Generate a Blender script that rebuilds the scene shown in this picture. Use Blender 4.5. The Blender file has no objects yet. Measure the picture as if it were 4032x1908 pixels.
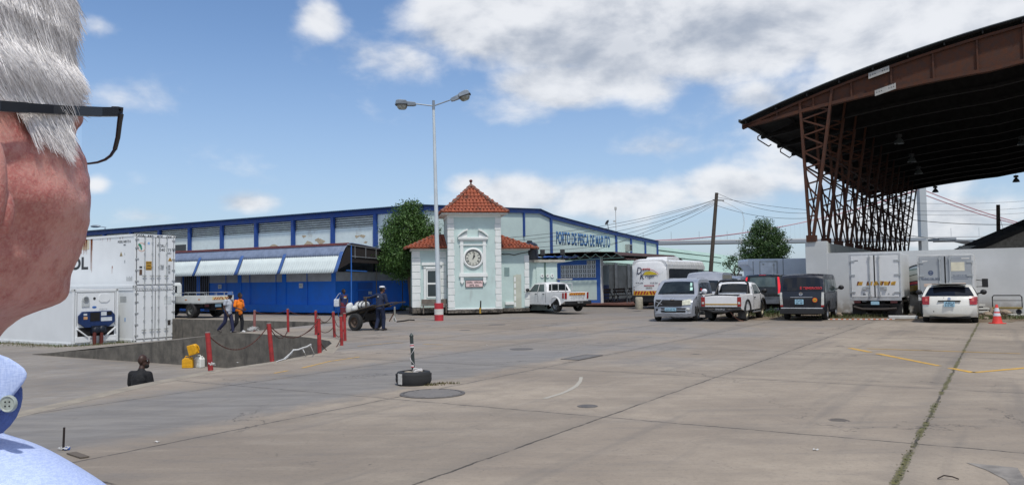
import bpy, bmesh, math, random
from mathutils import Vector, Matrix, noise as mnoise
R=math.radians; sin=math.sin; cos=math.cos; PI=math.pi
random.seed(7)
sc=bpy.context.scene; COL=sc.collection
# ---------------------------------------------------------------- camera
CH=1.7; F=3132.0
up=Vector((-.0134,1,-.0489)).normalized(); fw=Vector((0,0,-1))
cx=fw.cross(up).normalized(); cy=up.cross(cx).normalized()
RM=Matrix((cx,cy,up))                     # camera -> world
cd=bpy.data.cameras.new('camera'); cam=bpy.data.objects.new('camera',cd); COL.objects.link(cam)
cam.matrix_world=Matrix.Translation((0,0,CH))@RM.to_4x4()
cd.sensor_width=36; cd.lens=36*F/4032; cd.clip_start=.02; cd.clip_end=6000
sc.camera=cam
def ray(px,py): return (RM@Vector((px-2016,954-py,-F))).normalized()
def gp(px,py,z=0):                        # pixel -> point on the level z
    d=ray(px,py); t=(z-CH)/d.z; return Vector((d.x*t,d.y*t,z))
def at(px,py,Y):                          # pixel -> point at distance Y
    d=ray(px,py); t=Y/d.y; return Vector((d.x*t,Y,CH+d.z*t))
def proj(v):
    c=RM.transposed()@(Vector(v)-Vector((0,0,CH))); return (2016+F*c.x/-c.z, 954-F*c.y/-c.z)
GA=math.atan2(.851,.525)                  # heading of the paving joints
va=Vector((cos(GA),sin(GA),0)); vb=Vector((-sin(GA),cos(GA),0))
def PQ(p,q,z=0): v=va*p+vb*q; v.z=z; return v
# ---------------------------------------------------------------- light
SUN_EL=R(63); SUN_AZ=R(160)               # azimuth measured clockwise from +Y
sd=bpy.data.lights.new('sun','SUN'); so=bpy.data.objects.new('sun',sd); COL.objects.link(so)
sd.energy=3.0; sd.angle=R(2.5); sd.color=(1,.95,.88)
sdir=Vector((sin(SUN_AZ)*cos(SUN_EL),cos(SUN_AZ)*cos(SUN_EL),sin(SUN_EL)))
so.rotation_euler=sdir.to_track_quat('Z','Y').to_euler()
sc.view_settings.view_transform='Standard'; sc.view_settings.look='None'
sc.view_settings.exposure=-.04; sc.view_settings.gamma=1
SKY_GAIN=.12
class NT:
    def __init__(s,tree): s.t=tree; s.n=tree.nodes; s.l=tree.links
    def node(s,typ,ins={},**kw):
        n=s.n.new(typ)
        for k,v in kw.items(): setattr(n,k,v)
        for k,v in ins.items(): s.put(n.inputs[k],v)
        return n
    def put(s,i,v):
        if hasattr(v,'is_output') or isinstance(v,bpy.types.NodeSocket): s.l.new(v,i)
        else:
            if i.type=='RGBA' and len(v)==3: v=(*v,1)
            i.default_value=v
    def m(s,op,a,b=0.0,c=0.0,clamp=False):
        n=s.n.new('ShaderNodeMath'); n.operation=op; n.use_clamp=clamp
        s.put(n.inputs[0],a); s.put(n.inputs[1],b); s.put(n.inputs[2],c); return n.outputs[0]
    def vm(s,op,a,b=(0,0,0)):
        n=s.n.new('ShaderNodeVectorMath'); n.operation=op; s.put(n.inputs[0],a); s.put(n.inputs[1],b)
        return n.outputs['Value' if op in('LENGTH','DOT_PRODUCT') else 'Vector']
    def mr(s,v,a,b,c=0.0,d=1.0,smooth=True):
        n=s.n.new('ShaderNodeMapRange'); n.interpolation_type='SMOOTHSTEP' if smooth else 'LINEAR'
        for i,x in enumerate((v,a,b,c,d)): s.put(n.inputs[i],x)
        return n.outputs[0]
    def mix(s,f,a,b,mode='MIX'):
        n=s.n.new('ShaderNodeMix'); n.data_type='RGBA'; n.blend_type=mode
        s.put(n.inputs[0],f); s.put(n.inputs[6],a); s.put(n.inputs[7],b); return n.outputs[2]
    def noise(s,vec,scale,detail=4,rough=.55,dist=0.0):
        n=s.n.new('ShaderNodeTexNoise'); s.put(n.inputs['Vector'],vec); n.inputs['Scale'].default_value=scale
        n.inputs['Detail'].default_value=detail; n.inputs['Roughness'].default_value=rough; n.inputs['Distortion'].default_value=dist
        return n.outputs['Fac']
    def comb(s,x,y,z=0.0):
        n=s.n.new('ShaderNodeCombineXYZ'); s.put(n.inputs[0],x); s.put(n.inputs[1],y); s.put(n.inputs[2],z); return n.outputs[0]
w=bpy.data.worlds.new('World'); sc.world=w; w.use_nodes=True
T=NT(w.node_tree); T.n.clear()
sky=T.node('ShaderNodeTexSky',sky_type='NISHITA',sun_disc=False,sun_elevation=SUN_EL,sun_rotation=SUN_AZ)
sky.air_density=1.0; sky.dust_density=.9; sky.ozone_density=2.2
tc=T.node('ShaderNodeTexCoord'); sp=T.node('ShaderNodeSeparateXYZ',{0:tc.outputs['Generated']})
az=T.m('ARCTAN2',sp.outputs[0],sp.outputs[1]); el=T.m('ARCSINE',sp.outputs[2])
ae=T.comb(az,el)
def azel(dx,dy):
    d=ray(dx/.6389,dy/.6389); return math.atan2(d.x,d.y),math.asin(d.z)
BL=[(805,45,80,75,.75),(240,70,110,50,.5),(330,240,170,75,.55),(1030,150,190,75,.7),(1250,30,280,170,1.5),(1560,50,420,190,1.9),
(1450,215,280,80,1.2),(1300,280,170,75,.55),(1950,50,380,190,1.7),(2330,50,480,220,1.7),(1930,250,190,75,.85),(1620,230,130,60,.75),
(610,512,105,38,1.0),(1300,490,220,62,1.1),(1180,462,80,42,.9),(1600,495,320,80,1.1),(1830,470,190,70,1.0),(1640,375,170,50,.6),
(238,465,45,28,.8),(370,545,110,30,.55),(2300,560,420,90,1.1),(2250,300,600,260,1.0),(980,590,500,30,.3),(1290,-260,600,160,.9),(500,-250,220,120,.7)]
acc=None
for dx,dy,rx,ry,wt in BL:
    a0,e0=azel(dx,dy); a1,_=azel(dx+rx,dy); _,e1=azel(dx,dy-ry)
    v=T.vm('MULTIPLY',T.vm('SUBTRACT',ae,(a0,e0,0)),(1/abs(a1-a0),1/abs(e1-e0),0))
    f=T.mr(T.vm('LENGTH',v),0.0,1.35,wt,0.0)
    acc=f if acc is None else T.m('MAXIMUM',T.m('MULTIPLY_ADD',acc,.25,f),T.m('MAXIMUM',acc,f))
# clouds elsewhere round the sky
far=T.mr(T.m('ABSOLUTE',az),.75,1.0); acc=T.m('MAXIMUM',acc,T.m('MULTIPLY',far,T.noise(ae,1.6,2,.5)))
nv=T.vm('MULTIPLY',ae,(1,1.7,1))
n1=T.noise(nv,7,8,.56,.15); n2=T.noise(nv,30,4,.5); 
den=T.m('ADD',acc,T.m('MULTIPLY',T.m('SUBTRACT',n1,.52),2.1))
den=T.m('ADD',den,T.m('MULTIPLY',T.m('SUBTRACT',n2,.5),.22))
cov=T.mr(den,.12,.9)
n1b=T.noise(T.vm('ADD',nv,(-.015,.035,0)),7,8,.56,.15)
lit=T.m('ADD',T.m('MULTIPLY',T.m('SUBTRACT',n1,n1b),3.2),.62,clamp=True)
# grey bases of the big cloud
gr=None
for dx,dy,rx,ry,wt in [(1500,130,330,85,1.0),(1750,95,300,75,.9),(1330,190,150,60,.5),(2000,120,300,60,.5),(1500,560,500,50,.35),(2300,560,400,60,.4)]:
    a0,e0=azel(dx,dy); a1,_=azel(dx+rx,dy); _,e1=azel(dx,dy-ry)
    v=T.vm('MULTIPLY',T.vm('SUBTRACT',ae,(a0,e0,0)),(1/abs(a1-a0),1/abs(e1-e0),0))
    f=T.mr(T.vm('LENGTH',v),0.2,1.3,wt,0.0); gr=f if gr is None else T.m('MAXIMUM',gr,f)
lit=T.m('SUBTRACT',lit,T.m('MULTIPLY',gr,.62))
lit=T.mr(lit,-.45,1.0)
ccol=T.mix(lit,(3.4,3.8,4.5),(7.7,7.8,8.0))
hz=T.mr(el,-.02,.34,1.0,0.0)
skyc=T.mix(T.m('MULTIPLY',hz,.5),T.mix(1.0,sky.outputs[0],(.95,1.06,1.2),'MULTIPLY'),(4.3,5.25,6.8))
fin=T.mix(T.m('MULTIPLY',cov,.9),skyc,ccol)
bg=T.node('ShaderNodeBackground',{0:fin,1:SKY_GAIN}); ow=T.node('ShaderNodeOutputWorld',{0:bg.outputs[0]})
# ---------------------------------------------------------------- materials
def srgb(h):
    if isinstance(h,str):
        c=[int(h[i:i+2],16)/255 for i in(0,2,4)]
        return tuple(x/12.92 if x<=.04045 else((x+.055)/1.055)**2.4 for x in c)
    return h
MATS={}
def M(name,col=None,rough=.7,metal=0.0,var=.15,vs=3.0,bump=0.0,bs=30.0,dirt=None,dcol=(.09,.075,.06),ds=1.5,coat=0.0,emit=None,col2=None,streak=False,alpha=None,trans=0.0):
    """cached procedural material: colour + tonal noise + stains + fine bump"""
    if name in MATS: return MATS[name]
    m=bpy.data.materials.new(name); m.use_nodes=True; t=NT(m.node_tree); b=t.n['Principled BSDF']
    c=srgb(col); tcn=t.node('ShaderNodeTexCoord').outputs['Object']
    nn=t.noise(tcn,vs,6,.6)
    lo=tuple(x*(1-var) for x in c); hi=tuple(min(1,x*(1+var*.6)) for x in c)
    if col2: lo=srgb(col2); hi=c
    out=t.mix(t.mr(nn,.3,.7),lo,hi)
    if dirt:
        vec=t.vm('MULTIPLY',tcn,(1,1,.22)) if streak else tcn
        dn=t.noise(vec,ds,9,.68); out=t.mix(t.mr(dn,.5+(.22*(1-dirt)),.78,0,min(1,.45+dirt*.5)),out,dcol)
    t.put(b.inputs['Base Color'],out); b.inputs['Roughness'].default_value=rough
    b.inputs['Metallic'].default_value=metal; b.inputs['Coat Weight'].default_value=coat
    if trans: b.inputs['Transmission Weight'].default_value=trans
    if rough>.15: t.put(b.inputs['Roughness'],t.mr(nn,.3,.7,max(.05,rough-.12),min(1,rough+.1)))
    if alpha is not None: b.inputs['Alpha'].default_value=alpha
    if bump:
        bn=t.node('ShaderNodeBump',{'Height':t.noise(tcn,bs,5,.6),'Strength':bump,'Distance':.02}); t.put(b.inputs['Normal'],bn.outputs[0])
    if emit: t.put(b.inputs['Emission Color'],srgb(emit[0])); b.inputs['Emission Strength'].default_value=emit[1]
    MATS[name]=m; return m
# ---------------------------------------------------------------- mesh helper
class MB:
    def __init__(s): s.v=[]; s.f=[]; s.mi=[]; s.m=0; s.X=Matrix.Identity(4)
    def add(s,vs,fs):
        o=len(s.v); s.v+=[tuple(s.X@Vector(v)) for v in vs]; s.f+=[tuple(i+o for i in f) for f in fs]; s.mi+=[s.m]*len(fs); return s
    def box(s,x0,x1,y0,y1,z0,z1):
        return s.add([(x0,y0,z0),(x1,y0,z0),(x1,y1,z0),(x0,y1,z0),(x0,y0,z1),(x1,y0,z1),(x1,y1,z1),(x0,y1,z1)],
          [(0,3,2,1),(4,5,6,7),(0,1,5,4),(1,2,6,5),(2,3,7,6),(3,0,4,7)])
    def cyl(s,a,b,r0,r1=None,n=12,cap=True):
        a=Vector(a); b=Vector(b); r1=r0 if r1 is None else r1; d=(b-a)
        if d.length<1e-6: return s
        q=d.to_track_quat('Z','Y'); vs=[]
        for c,r in((a,r0),(b,r1)):
            for i in range(n): t=2*PI*i/n; vs.append(c+q@Vector((r*cos(t),r*sin(t),0)))
        fs=[(i,(i+1)%n,n+(i+1)%n,n+i) for i in range(n)]
        if cap: fs+=[tuple(range(n-1,-1,-1)),tuple(range(n,2*n))]
        return s.add(vs,fs)
    def tube(s,pts,r,n=6,r1=None):
        pts=[Vector(p) for p in pts]; k=len(pts); vs=[]
        for i,p in enumerate(pts):
            d=(pts[min(k-1,i+1)]-pts[max(0,i-1)]).normalized(); q=d.to_track_quat('Z','Y')
            rr=r if r1 is None else r+(r1-r)*i/(k-1)
            for j in range(n): t=2*PI*j/n; vs.append(p+q@Vector((rr*cos(t),rr*sin(t),0)))
        fs=[(i*n+j,i*n+(j+1)%n,(i+1)*n+(j+1)%n,(i+1)*n+j) for i in range(k-1) for j in range(n)]
        fs+=[tuple(range(n-1,-1,-1)),tuple(range((k-1)*n,k*n))]
        return s.add(vs,fs)
    def bar(s,a,b,w,h):                     # rectangular bar between two points
        a=Vector(a); b=Vector(b); d=b-a; q=d.to_track_quat('Z','Y'); L=d.length; vs=[]
        for z in(0,L):
            for x,y in((-w/2,-h/2),(w/2,-h/2),(w/2,h/2),(-w/2,h/2)): vs.append(a+q@Vector((x,y,z)))
        return s.add(vs,[(0,3,2,1),(4,5,6,7),(0,1,5,4),(1,2,6,5),(2,3,7,6),(3,0,4,7)])
    def prism(s,pts,d):                     # closed 3-D polygon swept by the vector d
        d=Vector(d); n=len(pts); vs=[Vector(p) for p in pts]; vs+=[v+d for v in vs]
        return s.add(vs,[tuple(range(n-1,-1,-1)),tuple(range(n,2*n))]+[(i,(i+1)%n,n+(i+1)%n,n+i) for i in range(n)])
    def lathe(s,prof,c=(0,0,0),n=20,ax=None,sx=1,sy=1,cap=True):
        c=Vector(c); q=Vector(ax).to_track_quat('Z','Y') if ax else None; vs=[]
        for r,z in prof:
            for i in range(n):
                t=2*PI*i/n; p=Vector((r*cos(t)*sx,r*sin(t)*sy,z)); vs.append(c+(q@p if q else p))
        k=len(prof); fs=[(i*n+j,i*n+(j+1)%n,(i+1)*n+(j+1)%n,(i+1)*n+j) for i in range(k-1) for j in range(n)]
        if cap and prof[0][0]>1e-4: fs.append(tuple(range(n-1,-1,-1)))
        if cap and prof[-1][0]>1e-4: fs.append(tuple(range((k-1)*n,k*n)))
        return s.add(vs,fs)
    def sph(s,c,r,n=12,k=8):
        if not hasattr(r,'__len__'): r=(r,r,r)
        vs=[];
        for i in range(k+1):
            ph=PI*i/k
            for j in range(n): t=2*PI*j/n; vs.append((c[0]+r[0]*sin(ph)*cos(t),c[1]+r[1]*sin(ph)*sin(t),c[2]-r[2]*cos(ph)))
        return s.add(vs,[(i*n+j,i*n+(j+1)%n,(i+1)*n+(j+1)%n,(i+1)*n+j) for i in range(k) for j in range(n)])
    def grid(s,fn,nu,nv):
        vs=[fn(i/nu,j/nv) for j in range(nv+1) for i in range(nu+1)]
        return s.add(vs,[(j*(nu+1)+i,j*(nu+1)+i+1,(j+1)*(nu+1)+i+1,(j+1)*(nu+1)+i) for j in range(nv) for i in range(nu)])
    def build(s,name,mats,parent=None,smooth=False,bevel=0,seg=2,solid=0,auto=None,loc=None,recalc=True):
        me=bpy.data.meshes.new(name); me.from_pydata(s.v,[],s.f)
        if not isinstance(mats,(list,tuple)): mats=[mats]
        for m in mats: me.materials.append(m)
        if len(mats)>1: me.polygons.foreach_set('material_index',s.mi)
        bm=bmesh.new(); bm.from_mesh(me); bmesh.ops.remove_doubles(bm,verts=bm.verts,dist=1e-5)
        if recalc: bmesh.ops.recalc_face_normals(bm,faces=bm.faces)
        if smooth or auto:
            for f in bm.faces: f.smooth=True
            for e in bm.edges:
                if len(e.link_faces)==2 and e.calc_face_angle(0)>R(auto or 40): e.smooth=False
        bm.to_mesh(me); bm.free(); me.update()
        o=bpy.data.objects.new(name,me); COL.objects.link(o)
        if parent: o.parent=parent
        if loc: o.location=loc
        if solid: md=o.modifiers.new('thick','SOLIDIFY'); md.thickness=solid; md.offset=0
        if bevel:
            md=o.modifiers.new('bevel','BEVEL'); md.width=bevel; md.segments=seg; md.limit_method='ANGLE'; md.angle_limit=R(35)
        return o
def tag(o,label=None,cat=None,group=None,kind=None):
    if label: o['label']=label
    if cat: o['category']=cat
    if group: o['group']=group
    if kind: o['kind']=kind
    return o
def thing(name,label,cat,loc=(0,0,0),rotz=0.0,group=None):
    o=bpy.data.objects.new(name,None); COL.objects.link(o); o.location=loc; o.rotation_euler=(0,0,rotz); o.empty_display_size=.2
    return tag(o,label,cat,group)
def kids(o): return [c for c in bpy.data.objects if c.parent==o]
def dup(o,loc=None,rotz=None,label=None,parent=None):
    c=o.copy(); COL.objects.link(c)
    if parent: c.parent=parent
    if loc is not None: c.location=loc
    if rotz is not None: c.rotation_euler.z=rotz
    if label: c['label']=label
    for k in kids(o): dup(k,parent=c)
    return c
def text(s,w_,h_,mat,parent,mtx,name='lettering',depth=.006,spacing=1.0,shear=0.0,offset=0.0):
    """text fitted to width/height, mtx places x right, y up, z out of the board, origin = centre"""
    cu=bpy.data.curves.new('t','FONT'); cu.body=s; cu.align_x='CENTER'; cu.space_character=spacing; cu.shear=shear; cu.offset=offset
    o=bpy.data.objects.new('t',cu); COL.objects.link(o); bpy.context.view_layer.update()
    me=bpy.data.meshes.new_from_object(o.evaluated_get(bpy.context.evaluated_depsgraph_get())); bpy.data.objects.remove(o); bpy.data.curves.remove(cu)
    xs=[v.co.x for v in me.vertices]; ys=[v.co.y for v in me.vertices]
    x0,x1,y0,y1=min(xs),max(xs),min(ys),max(ys)
    sx=w_/(x1-x0) if w_ else h_/(y1-y0); sy=h_/(y1-y0) if h_ else sx
    me.transform(mtx@Matrix.Diagonal((sx,sy,1,1))@Matrix.Translation((-(x0+x1)/2,-(y0+y1)/2,0)))
    me.materials.clear(); me.materials.append(mat); me.name=name
    o=bpy.data.objects.new(name,me); COL.objects.link(o); o.parent=parent
    if depth: md=o.modifiers.new('thick','SOLIDIFY'); md.thickness=depth; md.offset=0
    return o
def board(origin,right,upv=(0,0,1)):        # matrix for text(): x along right, y along up
    r=Vector(right).normalized(); u=Vector(upv).normalized(); n=r.cross(u)
    m=Matrix((r,u,n)).transposed().to_4x4(); m.translation=Vector(origin); return m
# ================================================================= GROUND
def ground_mat(name,joints=True,base=((.275,.225,.17),(.42,.35,.265)),dark=True):
    m=bpy.data.materials.new(name); m.use_nodes=True; t=NT(m.node_tree); b=t.n['Principled BSDF']
    P=t.node('ShaderNodeNewGeometry').outputs['Position']
    p=t.vm('DOT_PRODUCT',P,tuple(va)); q=t.vm('DOT_PRODUCT',P,tuple(vb)); pq=t.comb(p,q)
    big=t.noise(pq,.22,6,.6); mid=t.noise(pq,1.7,8,.65,.4); fine=t.noise(pq,22,6,.7); grit=t.noise(pq,160,2,.5)
    strk=t.noise(t.vm('MULTIPLY',P,(.5,2.6,1)),1.3,7,.7)
    c=t.mix(t.mr(big,.35,.65),base[0],base[1])
    c=t.mix(t.mr(mid,.38,.72,0,.6),c,(.255,.215,.17))
    c=t.mix(t.mr(strk,.5,.72,0,.4),c,(.16,.148,.135))
    c=t.mix(t.mr(strk,.3,.48,.3,0),c,(.46,.39,.3))
    c=t.mix(t.mr(fine,.5,.72,0,.42),c,(.13,.115,.1)); c=t.mix(t.mr(t.noise(pq,7,7,.75),.55,.7,0,.35),c,(.17,.15,.125))
    c=t.mix(t.mr(grit,.3,.7,0,.34),c,(.14,.125,.11))
    if dark:      # worn bituminous lane
        mk=t.m('MULTIPLY',t.mr(t.m('ADD',q,t.m('MULTIPLY',t.m('SUBTRACT',mid,.5),1.4)),8.0,8.7),t.mr(t.m('ADD',q,t.m('MULTIPLY',t.m('SUBTRACT',mid,.5),2.0)),10.8,12.2,1,0))
        mk=t.m('MULTIPLY',mk,t.mr(p,15,24,1,0)); 
        c=t.mix(t.m('MULTIPLY',mk,.88),c,t.mix(t.mr(strk,.3,.7),(.15,.145,.138),(.24,.228,.208)))
        mk2=t.m('MULTIPLY',t.mr(q,3.2,7.2),t.mr(t.m('ADD',p,t.m('MULTIPLY',mid,5)),15.5,19)); mk2=t.m('MULTIPLY',mk2,t.mr(big,.42,.6))
        c=t.mix(t.m('MULTIPLY',mk2,.6),c,(.17,.17,.172))
        c=t.mix(t.m('MULTIPLY',t.mr(p,26,38),.45),c,(.17,.155,.14))
    tk=t.noise(t.comb(t.m('MULTIPLY',p,.12),t.m('MULTIPLY',q,1.6)),1.0,5,.6); c=t.mix(t.mr(tk,.52,.7,0,.42),c,(.15,.135,.118))
    tk2=t.noise(t.vm('MULTIPLY',P,(.16,1.5,1)),1.0,5,.6); c=t.mix(t.mr(tk2,.55,.72,0,.3),c,(.16,.145,.125))
    if joints:
        qn=t.m('ADD',q,t.m('MULTIPLY',t.m('SUBTRACT',t.noise(pq,2.2,4),.5),.07)); pn=t.m('ADD',p,t.m('MULTIPLY',t.m('SUBTRACT',t.noise(t.vm('ADD',pq,(9,4,0)),2.2,4),.5),.09))
        cell=t.node('ShaderNodeTexWhiteNoise',{'Vector':t.comb(t.m('FLOOR',t.m('DIVIDE',t.m('SUBTRACT',p,4.1),4.98)),t.m('FLOOR',t.m('DIVIDE',t.m('SUBTRACT',q,.83),3.47)))},noise_dimensions='2D').outputs[0]
        c=t.mix(1.0,c,t.mix(cell,(.9,.9,.9),(1.06,1.05,1.04)),'MULTIPLY')
        d=t.m('MULTIPLY',t.m('ABSOLUTE',t.m('SUBTRACT',t.m('FRACT',t.m('ADD',t.m('DIVIDE',t.m('SUBTRACT',qn,.83),3.47),.5)),.5)),3.47)
        for pl in(4.1,9.1,13.65,19.04,24.2,29.4): d=t.m('MINIMUM',d,t.m('ABSOLUTE',t.m('SUBTRACT',pn,pl)))
        wn=t.noise(pq,5,5,.7); wj=t.m('MULTIPLY_ADD',wn,.045,-.008)
        jm=t.m('MULTIPLY',t.m('LESS_THAN',d,wj),t.mr(t.noise(pq,3.1,3,.6),.3,.5,.1,.9))
        jm=t.m('MULTIPLY',jm,t.mr(p,30,40,1,0))
        c=t.mix(t.mr(d,0,.3,.22,0),c,(.15,.135,.115))
        c=t.mix(jm,c,(.045,.038,.03))
        # grass in the widest joint
        dg=t.m('ABSOLUTE',t.m('SUBTRACT',qn,.83)); gm=t.m('MULTIPLY',t.m('LESS_THAN',t.m('ADD',dg,t.m('MULTIPLY',t.m('SUBTRACT',fine,.5),.1)),.035),t.mr(mid,.42,.55,.1,1))
        c=t.mix(t.m('MULTIPLY',gm,.85),c,t.mix(t.mr(fine,.4,.6),(.06,.055,.03),(.15,.14,.035)))
        ve=t.node('ShaderNodeTexVoronoi',{'Vector':t.vm('ADD',pq,t.vm('MULTIPLY',t.comb(t.noise(pq,1.1,5,.65),t.noise(t.vm('ADD',pq,(5,5,0)),1.1,5,.65)),(2.2,2.2,0))),'Scale':.16},feature='DISTANCE_TO_EDGE')
        c=t.mix(t.m('MULTIPLY',t.m('LESS_THAN',ve.outputs[0],.0028),t.mr(t.noise(pq,.5,3),.45,.6,0,.75)),c,(.07,.06,.05))
        # oil and tar spots
        vo=t.node('ShaderNodeTexVoronoi',{'Vector':t.vm('ADD',pq,t.vm('MULTIPLY',t.comb(mid,fine),(.5,.35,0))),'Scale':.55})
        c=t.mix(t.m('MULTIPLY',t.m('LESS_THAN',vo.outputs['Distance'],.07),.8),c,(.07,.062,.055))
        vo=t.node('ShaderNodeTexVoronoi',{'Vector':t.vm('ADD',pq,t.comb(fine,fine)),'Scale':2.7})
        c=t.mix(t.m('MULTIPLY',t.m('LESS_THAN',vo.outputs['Distance'],.045),.8),c,(.06,.052,.045))
    t.put(b.inputs['Base Color'],c); t.put(b.inputs['Roughness'],t.mr(mid,.3,.7,.68,.9))
    bn=t.node('ShaderNodeBump',{'Height':t.m('ADD',fine,t.m('MULTIPLY',grit,.5)),'Strength':.35,'Distance':.012}); t.put(b.inputs['Normal'],bn.outputs[0])
    return m
conc=ground_mat('plaza_concrete'); yardm=ground_mat('yard_concrete',False,((.2,.18,.155),(.31,.28,.24)),False)
YZ=-1.27
edge=[(-7.6,-60),(-7.3,5),(-6.83,10.8),(-6.57,13.7),(-6.07,16),(-5.33,17.7),(-4.77,19.7),(-4.93,20.8),(-5.2,22.9),(-5.5,23.9),(-5.96,24.65),(-6.5,25.5),(-7.1,26.2)]
w1s=PQ(19.1,22.9); w1s2=PQ(19.45,23.3); w2s=Vector((-7.66,35.5,0)); w2m=Vector((-18.98,44.8,-.12)); w2l=w2m+vb*18; far=w2m+vb*190; far.z=w2l.z=-.12
me=MB(); ring=[Vector((x,y,0)) for x,y in edge]+[w1s,w1s2,w2s,w2m,w2l,far]+[Vector((-1500,far.y+60,-.12)),Vector((-1500,2500,0)),Vector((1500,2500,0)),Vector((1500,-60,0))]
me.add(ring,[tuple(range(len(ring)))]); g=me.build('ground',conc)
bm=bmesh.new(); bm.from_mesh(g.data); bmesh.ops.triangulate(bm,faces=bm.faces,ngon_method='EAR_CLIP'); bmesh.ops.recalc_face_normals(bm,faces=bm.faces)
if sum(f.normal.z for f in bm.faces)<0: bmesh.ops.reverse_faces(bm,faces=bm.faces)
bm.to_mesh(g.data); bm.free(); tag(g,kind='structure')
m_=MB(); m_.add([(-1500,-200,YZ),(20,-200,YZ),(20,200,YZ),(-1500,200,YZ)],[(0,1,2,3)]); tag(m_.build('yard_ground',yardm),kind='structure')
# access ramp between the two walls
m_=MB(); m_.add([w1s2,w2s,Vector((w2m.x,w2m.y,YZ+.004)),PQ(19.45,37,YZ+.004)],[(0,1,2,3)]); tag(m_.build('ramp',yardm),kind='structure')
wallm=M('stained_concrete','716c63',.9,dirt=1.0,dcol=(.035,.032,.03),ds=2.4,bump=.5,bs=18,streak=True,col2='55514a')
capm=M('wall_cap_concrete','948b7c',.9,var=.2,vs=3,dirt=.5,dcol=(.12,.1,.085),ds=3)
def rwall(name,label,pts,bot,thick,group='concrete retaining walls of the ramps'):
    """pts: top line; thickness to the left-hand side of the travel direction"""
    b=MB(); n=len(pts); inn=[]
    for i,p in enumerate(pts):
        d=(pts[min(n-1,i+1)]-pts[max(0,i-1)]); d.z=0; d.normalize(); inn.append(p+Vector((-d.y,d.x,0))*thick)
    vs=[p+Vector((0,0,.002)) for p in pts]+[p+Vector((0,0,.002)) for p in inn]+[Vector((p.x,p.y,bot)) for p in pts]+[Vector((p.x,p.y,bot)) for p in inn]
    fs=[]
    for i in range(n-1): fs+=[(i,i+1,n+i+1,n+i),(2*n+i,2*n+i+1,i+1,i),(n+i,n+i+1,3*n+i+1,3*n+i)]
    fs+=[(0,n,3*n,2*n),(n-1,2*n-1,4*n-1,3*n-1)]
    b.add(vs,fs); b.mi=[0]*len(b.f)
    for i in range(n-1): b.mi[i*3+2-2]=1
    o=b.build(name,[wallm,capm]); return tag(o,label,'retaining wall',group)
L1=[PQ(19.1,q,0 if q<23.5 else max(YZ+.02,-(q-23.5)*.1)) for q in(37,33,30,27,25,23.5,22.9)]
L1+=[Vector((x,y,0)) for x,y in reversed(edge[6:])]
rwall('retaining_wall','stained concrete wall curving round the pit, people walking along its top',L1,YZ-.1,.34)
rwall('retaining_wall','grey concrete wall below the upper road the flatbed truck stands on',[w2l,w2m,w2m.lerp(w2s,.5),w2s],YZ-.1,-.3)
rwall('retaining_wall','low concrete edge at which the man in the black T-shirt stands',[Vector((x,y,0)) for x,y in edge[:7]],YZ-.1,-.32)
yel=M('yellow_marking','d8a83e',.8,var=.35,vs=9,col2='ae8c4c'); wht=M('white_marking','a8a296',.85,var=.3,vs=8,col2='a8a295')
def strip(pts,wd,mat,name,z=.004,dash=None):
    b=MB()
    for i in range(len(pts)-1):
        a,c=pts[i],pts[i+1]; d=(c-a); L=d.length; d.normalize(); nrm=Vector((-d.y,d.x,0))*wd/2
        n=max(1,int(L/.35)); 
        for k in range(n):
            if dash and random.random()<dash: continue
            s0=a+d*L*k/n; s1=a+d*L*(k+1)/n; w0=1-random.random()*.3
            b.add([s0-nrm*w0+Vector((0,0,z)),s1-nrm*w0+Vector((0,0,z)),s1+nrm*w0+Vector((0,0,z)),s0+nrm*w0+Vector((0,0,z))],[(0,1,2,3)])
    return tag(b.build(name,mat),kind='structure')
D=lambda x,y,z=0: gp(x/.6389,y/.6389,z)
strip([D(2138,875),D(2448,936.5),D(2600,923)],.14,yel,'yellow_marking',dash=.06)
strip([D(2138,875),D(2620,891)],.08,yel,'yellow_marking',.006,dash=.15)
strip([D(690,938),D(760,925),D(830,908),D(905,897)],.07,yel,'yellow_marking',dash=.3)
strip([D(900,870),D(990,861),D(1140,868)],.05,yel,'yellow_marking',dash=.4)
strip([D(1338,1007),D(1370,1002),D(1410,990),D(1432,981),D(1450,970),D(1460,958),D(1462,948)],.08,wht,'white_marking',dash=.22)
asph=M('asphalt_patch',(.235,.215,.19),.9,var=.3,vs=6,bump=.4,bs=60)
b=MB(); b.add([D(*p,.004) for p in[(2430,1162),(2490,1168),(2560,1175),(2600,1240),(2560,1240),(2530,1205),(2480,1180)]],[tuple(range(7))]); tag(b.build('asphalt_patch',asph),kind='structure')
b=MB(); b.add([D(*p,.004) for p in[(2155,826),(2238,830),(2236,842),(2148,838)]],[(0,1,2,3)])
iron=M('cast_iron',(.16,.145,.13),.65,.4,var=.3,vs=20,bump=.5,bs=60)
def cover(c,r,label,cat='manhole cover'):
    t=thing('manhole_cover',label,cat,c)
    b=MB(); b.lathe([(0,.006),(r*.9,.006),(r*.9,.012),(r,.012),(r,.0)],n=32); o=b.build('rim',iron,t)
    b=MB(); k=int(2*r*.85/.07)
    for i in range(-k//2,k//2+1):
        y=i*.07; hw=math.sqrt(max(0,(r*.85)**2-y*y))
        if hw>.05: b.box(-hw,hw,y-.018,y+.018,.006,.014)
    b.build('tread_ribs',M('worn_iron',(.26,.24,.22),.6,.2,vs=20),t); return t
c0=D(1088,990); cover(c0,.5,'large round iron manhole cover in front of the tyre bollard')
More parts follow.
